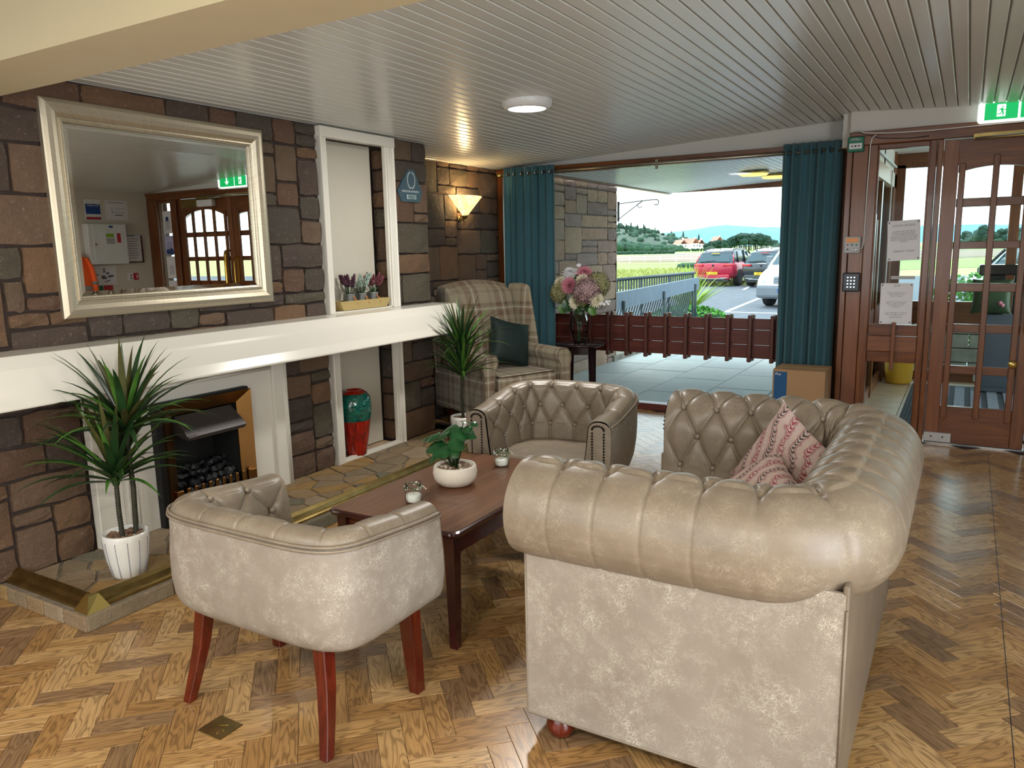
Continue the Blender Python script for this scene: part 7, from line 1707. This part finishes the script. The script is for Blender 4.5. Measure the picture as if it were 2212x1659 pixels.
# cordyline and shrub outside
t = thing('cordyline', 'yellow-green spiky cordyline outside, in front of the red car', 'plant', (-2.05, 17.9, G))
for k in range(95):
    a = k*2.4; el = math.radians(rg.uniform(35, 88)); d_ = (math.cos(a)*math.cos(el), math.sin(a)*math.cos(el), math.sin(el)); blade(t, (0, 0, 0.22), d_, rg.uniform(0.8, 1.25), 0.06, 0.16, 'spike', 5)
t = thing('planted_shrub', 'low bright green shrub round the foot of the cordyline', 'shrub', (-1.95, 17.6, G)); mb = MB()
for k in range(900):
    a = rg.uniform(0, 2*PI); q = math.sqrt(rg.random()); x, y = 0.95*q*math.cos(a), 0.6*q*math.sin(a); z = 0.36*math.sqrt(max(0, 1-q*q))+rg.uniform(-.03, .05); n_ = Vector((rg.uniform(-1, 1), rg.uniform(-1, 1), rg.uniform(.2, 1))).normalized(); u_ = n_.orthogonal()*0.035; v_ = n_.cross(u_)
    mb.add([Vector((x, y, z))+u_, Vector((x, y, z))+v_, Vector((x, y, z))-u_, Vector((x, y, z))-v_], [(0, 1, 2, 3)])
o = part('foliage', mb, 'bush', t); o['kind'] = 'stuff'; part('core', MB().ico((0, 0, 0), 1, 3, (0.9, 0.55, 0.32), 0.03), 'hill', t)
t = thing('garden_shrub', 'leafy green shrub outside the porch, seen through the glazed door', 'shrub', (3.75, 12.3, G)); mb = MB()
for k in range(1800):
    a = rg.uniform(0, 2*PI); q = math.sqrt(rg.random()); x, y = 0.9*q*math.cos(a), 0.5*q*math.sin(a); z = 1.28*math.sqrt(max(0, 1-q*q))*rg.uniform(.55, 1.05); n_ = Vector((rg.uniform(-1, 1), rg.uniform(-1, 1), rg.uniform(.2, 1))).normalized(); u_ = n_.orthogonal()*0.03; v_ = n_.cross(u_)
    mb.add([Vector((x, y, z))+u_, Vector((x, y, z))+v_, Vector((x, y, z))-u_, Vector((x, y, z))-v_], [(0, 1, 2, 3)])
o = part('foliage', mb, 'bush', t); o['kind'] = 'stuff'
# ------------------------------------------------------------------ vehicles (local: rear at -y, front at +y, x across)
def wheel(t, x, y, r, wd):
    s = 1 if x > 0 else -1
    w_ = thing('wheel', 'x', 'x'); 
    for k in ('label', 'category'): del w_[k]
    w_.parent = t; w_.location = (x, y, r)
    part('tyre', MB().lathe([(r*0.66, -wd/2), (r*0.95, -wd/2), (r, -wd/3), (r, wd/3), (r*0.95, wd/2), (r*0.66, wd/2)], 28, (0, 0, 0), Ry(PI/2)), 'tyre', w_)
    part('rim', MB().lathe([(r*0.68, -wd*0.2), (r*0.66, wd*0.45), (r*0.6, wd*0.42), (r*0.58, wd*0.1), (0, wd*0.1)], 24, (0, 0, 0), Ry(s*PI/2)), 'car_black', w_)
    sp_ = MB()
    for k in range(5): a = 2*PI*k/5; sp_.box((s*wd*0.38, 0.33*r*math.cos(a), 0.33*r*math.sin(a)), (0.03, r*0.60, r*0.16), Rx(a))
    sp_.lathe([(r*0.62, 0), (r*0.66, 0.03), (r*0.60, 0.03)], 24, (s*wd*0.36, 0, 0), Ry(s*PI/2)); part('spokes', sp_, 'alloy', w_)
def loft(secs, mat, t, nm, lb=None, sub=0):
    """secs: list of (y, [(x,z)...]) half sections from centre bottom round to centre top"""
    vs_ = []; m_ = None
    for y, hs_ in secs:
        ring = [(x, z) for x, z in hs_] + [(-x, z) for x, z in hs_[::-1] if x > 1e-6]; m_ = len(ring); vs_ += [(x, y, z) for x, z in ring]
    fs_ = [(j*m_+i, j*m_+(i+1) % m_, (j+1)*m_+(i+1) % m_, (j+1)*m_+i) for j in range(len(secs)-1) for i in range(m_)] + [tuple(range(m_))[::-1], tuple(range((len(secs)-1)*m_, len(secs)*m_))]
    return part(nm, MB().add(vs_, fs_, smooth=True), mat, t, lb, sub=sub)
def suv(label, loc, rz, paint, plate, ptxt):
    t = thing('car', label, 'car', loc, rz); L, Wd = 4.5, 0.93
    ys = [(-2.22, .80, .62, .92), (-2.12, .90, .40, 1.00), (-1.7, .93, .33, 1.04), (-0.6, .93, .30, 1.02), (0.6, .93, .30, 1.0), (1.3, .92, .32, .98), (1.95, .88, .36, .88), (2.2, .76, .46, .72)]
    secs = [(y, [(0, zb), (w_*0.85, zb), (w_, zb+0.14), (w_*1.01, (zb+zt_)/2), (w_*0.985, zt_-0.06), (w_*0.93, zt_), (0, zt_+0.02)]) for y, w_, zb, zt_ in ys]
    loft(secs, paint, t, 'body')
    gs = [(-2.05, .80, 1.05), (-1.78, .74, 1.42), (-1.45, .70, 1.56), (-0.5, .69, 1.62), (0.3, .69, 1.58), (0.75, .72, 1.36), (1.25, .80, 1.02)]
    loft([(y, [(0, 0.95), (0.84, 0.97), (w_+(0.84-w_)*0.15, zt_*0.98-0.04 if zt_ > 1.1 else 1.0), (w_*0.9, zt_), (0, zt_+0.015)]) for y, w_, zt_ in gs], 'car_glass', t, 'greenhouse', 'dark tinted glass')
    loft([(y, [(0, zt_-0.02), (w_*0.96, zt_-0.03), (w_*0.93, zt_+0.012), (0, zt_+0.035)]) for y, w_, zt_ in gs[1:6]], 'car_dark' if paint == 'car_red' else paint, t, 'roof')
    for s in (-1, 1):
        for (ya, za, yb, zb__) in ((-2.0, 1.02, -1.72, 1.40), (-0.35, 1.0, -0.30, 1.58), (1.2, 1.0, 0.4, 1.54), (-1.35, 1.0, -1.25, 1.5)): part('pillar', MB().tube([(s*0.85, ya, za), (s*0.73, yb, zb__)], 0.035, 6), paint if ya < -1.5 else 'car_black', t)
        part('side_moulding', MB().bx(*sorted((s*0.925, s*0.95)), -1.0, 1.0, 0.30, 0.36, ch=0.006), 'alloy', t); part('door_handle', MB().bx(*sorted((s*0.93, s*0.96)), -0.25, -0.08, 0.86, 0.89, ch=0.006).bx(*sorted((s*0.93, s*0.96)), 0.65, 0.82, 0.86, 0.89, ch=0.006), 'car_black', t)
        part('wing_mirror', MB().box((s*1.0, 0.85, 1.05), (0.2, 0.12, 0.14), ch=0.03), 'car_black', t); part('tail_lamp', MB().box((s*0.66, -2.19, 0.93), (0.42, 0.12, 0.09), Rz(s*0.22), ch=0.02), 'tail', t); part('roof_bar', MB().tube([(s*0.66, -1.5, 1.60), (s*0.66, -0.5, 1.67), (s*0.67, 0.3, 1.62)], 0.018, 6), 'car_black', t)
        part('arch', MB().tube([(s*0.93, -1.35+0.40*math.cos(a), 0.34+0.40*math.sin(a)) for a in [PI*k/10 for k in range(11)]], 0.035, 6), 'car_black', t); part('arch', MB().tube([(s*0.92, 1.38+0.40*math.cos(a), 0.34+0.40*math.sin(a)) for a in [PI*k/10 for k in range(11)]], 0.035, 6), 'car_black', t)
        for y in (-1.35, 1.38): wheel(t, s*0.84, y, 0.37, 0.22)
    part('rear_window', MB().add([(-.70, -2.10, 1.08), (.70, -2.10, 1.08), (.60, -1.85, 1.40), (-.60, -1.85, 1.40)], [(0, 1, 2, 3)]), 'car_glass', t); part('wiper', MB().tube([(-0.35, -2.13, 1.10), (0.05, -2.12, 1.12)], 0.015, 5), 'car_black', t); part('brake_light', MB().box((0, -1.90, 1.44), (0.35, 0.05, 0.03)), 'plate_y' if paint == 'car_red' else 'tail', t)
    part('bumper', MB().box((0, -2.18, 0.42), (1.5, 0.18, 0.22), ch=0.05), paint, t); part('skid_plate', MB().box((0, -2.24, 0.34), (1.1, 0.06, 0.05), ch=0.015).box((0.5, -2.26, 0.37), (0.34, 0.04, 0.04), ch=0.01).box((-0.5, -2.26, 0.37), (0.34, 0.04, 0.04), ch=0.01), 'alloy', t); part('under_bumper', MB().box((0, -2.1, 0.27), (1.4, 0.2, 0.12)), 'car_black', t)
    part('number_plate', MB().box((-0.02, -2.285, 0.58), (0.50, 0.02, 0.12), ch=0.004), plate, t); text('lettering', ptxt, 0.10, 'ink', t, (-0.02, -2.298, 0.58), (PI/2, 0, 0)); part('badge', MB().lathe([(0.05, 0), (0.03, 0.02), (0, 0.02)], 14, (0, -2.235, 0.92), Rx(PI/2)), 'car_black', t)
    text('lettering', 'G R A N D L A N D', 0.045, 'car_black', t, (0, -2.25, 0.80), (PI/2, 0, 0)); part('aerial', MB().lathe([(0.03, 0), (0.012, 0.05), (0, 0.07)], 8, (0, -1.3, 1.60)), 'car_black', t)
    return t
suv('metallic red hatchback parked beyond the big window, rear towards the building', (-5.95, 36.2, G), math.radians(-3), 'car_red', 'plate_y', 'SK 23 NVG')
suv('dark blue car parked between the red car and the white van', (-3.35, 35.5, G), math.radians(-13), 'car_dark', 'plate_y', 'SN 19')
# van, front towards the building: local front at -y
t = thing('van', 'white van with grey bumper at the right edge of the big window view', 'van', (-0.25, 24.7, G), math.radians(-10))
ys = [(-2.35, .86, .34, .62), (-2.25, .92, .26, .86), (-1.95, .95, .24, 1.02), (-1.4, .97, .24, 1.18), (-1.2, .97, .24, 1.22), (1.0, .97, .24, 1.22), (2.4, .96, .24, 1.22)]
loft([(y, [(0, zb), (w_*0.9, zb), (w_, zb+0.15), (w_, (zb+zt_)/2), (w_*0.98, zt_-0.08), (w_*0.90, zt_), (0, zt_+0.04)]) for y, w_, zb, zt_ in ys], 'car_white', t, 'body')
gs = [(-1.55, .86, 1.16), (-0.75, .82, 1.78), (-0.35, .80, 1.92), (2.35, .80, 1.94)]
loft([(y, [(0, 1.1), (0.94, 1.12), (w_, zt_-0.06), (w_*0.92, zt_), (0, zt_+0.03)]) for y, w_, zt_ in gs], 'car_white', t, 'cab_roof')
part('windscreen', MB().add([(-.80, -1.53, 1.20), (.80, -1.53, 1.20), (.70, -0.80, 1.78), (-.70, -0.80, 1.78)], [(0, 1, 2, 3)]), 'car_glass', t, 'windscreen glass')
for s in (-1, 1):
    part('side_window', MB().add([(s*0.955, -1.1, 1.2), (s*0.955, -0.05, 1.2), (s*0.85, -0.1, 1.75), (s*0.86, -0.62, 1.75)], [(0, 1, 2, 3) if s > 0 else (3, 2, 1, 0)]), 'car_glass', t)
    part('headlamp', MB().box((s*0.74, -2.18, 0.80), (0.28, 0.22, 0.26), Rz(s*0.5) @ Rx(-0.35), ch=0.06), 'clearlamp', t); part('fog_grille', MB().box((s*0.62, -2.36, 0.42), (0.3, 0.04, 0.12), ch=0.02), 'car_black', t); part('wing_mirror', MB().box((s*1.08, -1.0, 1.3), (0.2, 0.12, 0.28), ch=0.04), 'car_grey', t)
    for y in (-1.5, 1.6): wheel(t, s*0.84, y, 0.33, 0.22)
part('bumper', MB().box((0, -2.28, 0.46), (1.82, 0.26, 0.36), ch=0.08), 'car_grey', t, 'grey plastic bumper'); part('grille', MB().box((0, -2.31, 0.78), (0.84, 0.06, 0.20), Rx(-0.2), ch=0.03), 'car_grey', t)
for k in range(3): part('grille_bar', MB().box((0, -2.35, 0.72+0.06*k), (0.8, 0.02, 0.015)), 'alloy', t)
part('number_plate', MB().box((0.0, -2.42, 0.50), (0.52, 0.015, 0.11)), 'plate_w', t); part('plate_band', MB().box((-0.235, -2.43, 0.50), (0.05, 0.006, 0.11)), 'eu_blue', t); text('lettering', 'WG 12', 0.10, 'ink', t, (0.03, -2.43, 0.50), (PI/2, 0, 0))
suv('silver-blue car seen through the glazed entrance door', (5.2, 22.0, G), math.radians(25), 'car_white', 'plate_y', 'SF 68')

for lst in protos.values():
    for pr_ in lst:
        if id(pr_) not in used:
            for ch in list(pr_.children): bpy.data.objects.remove(ch)
            bpy.data.objects.remove(pr_)
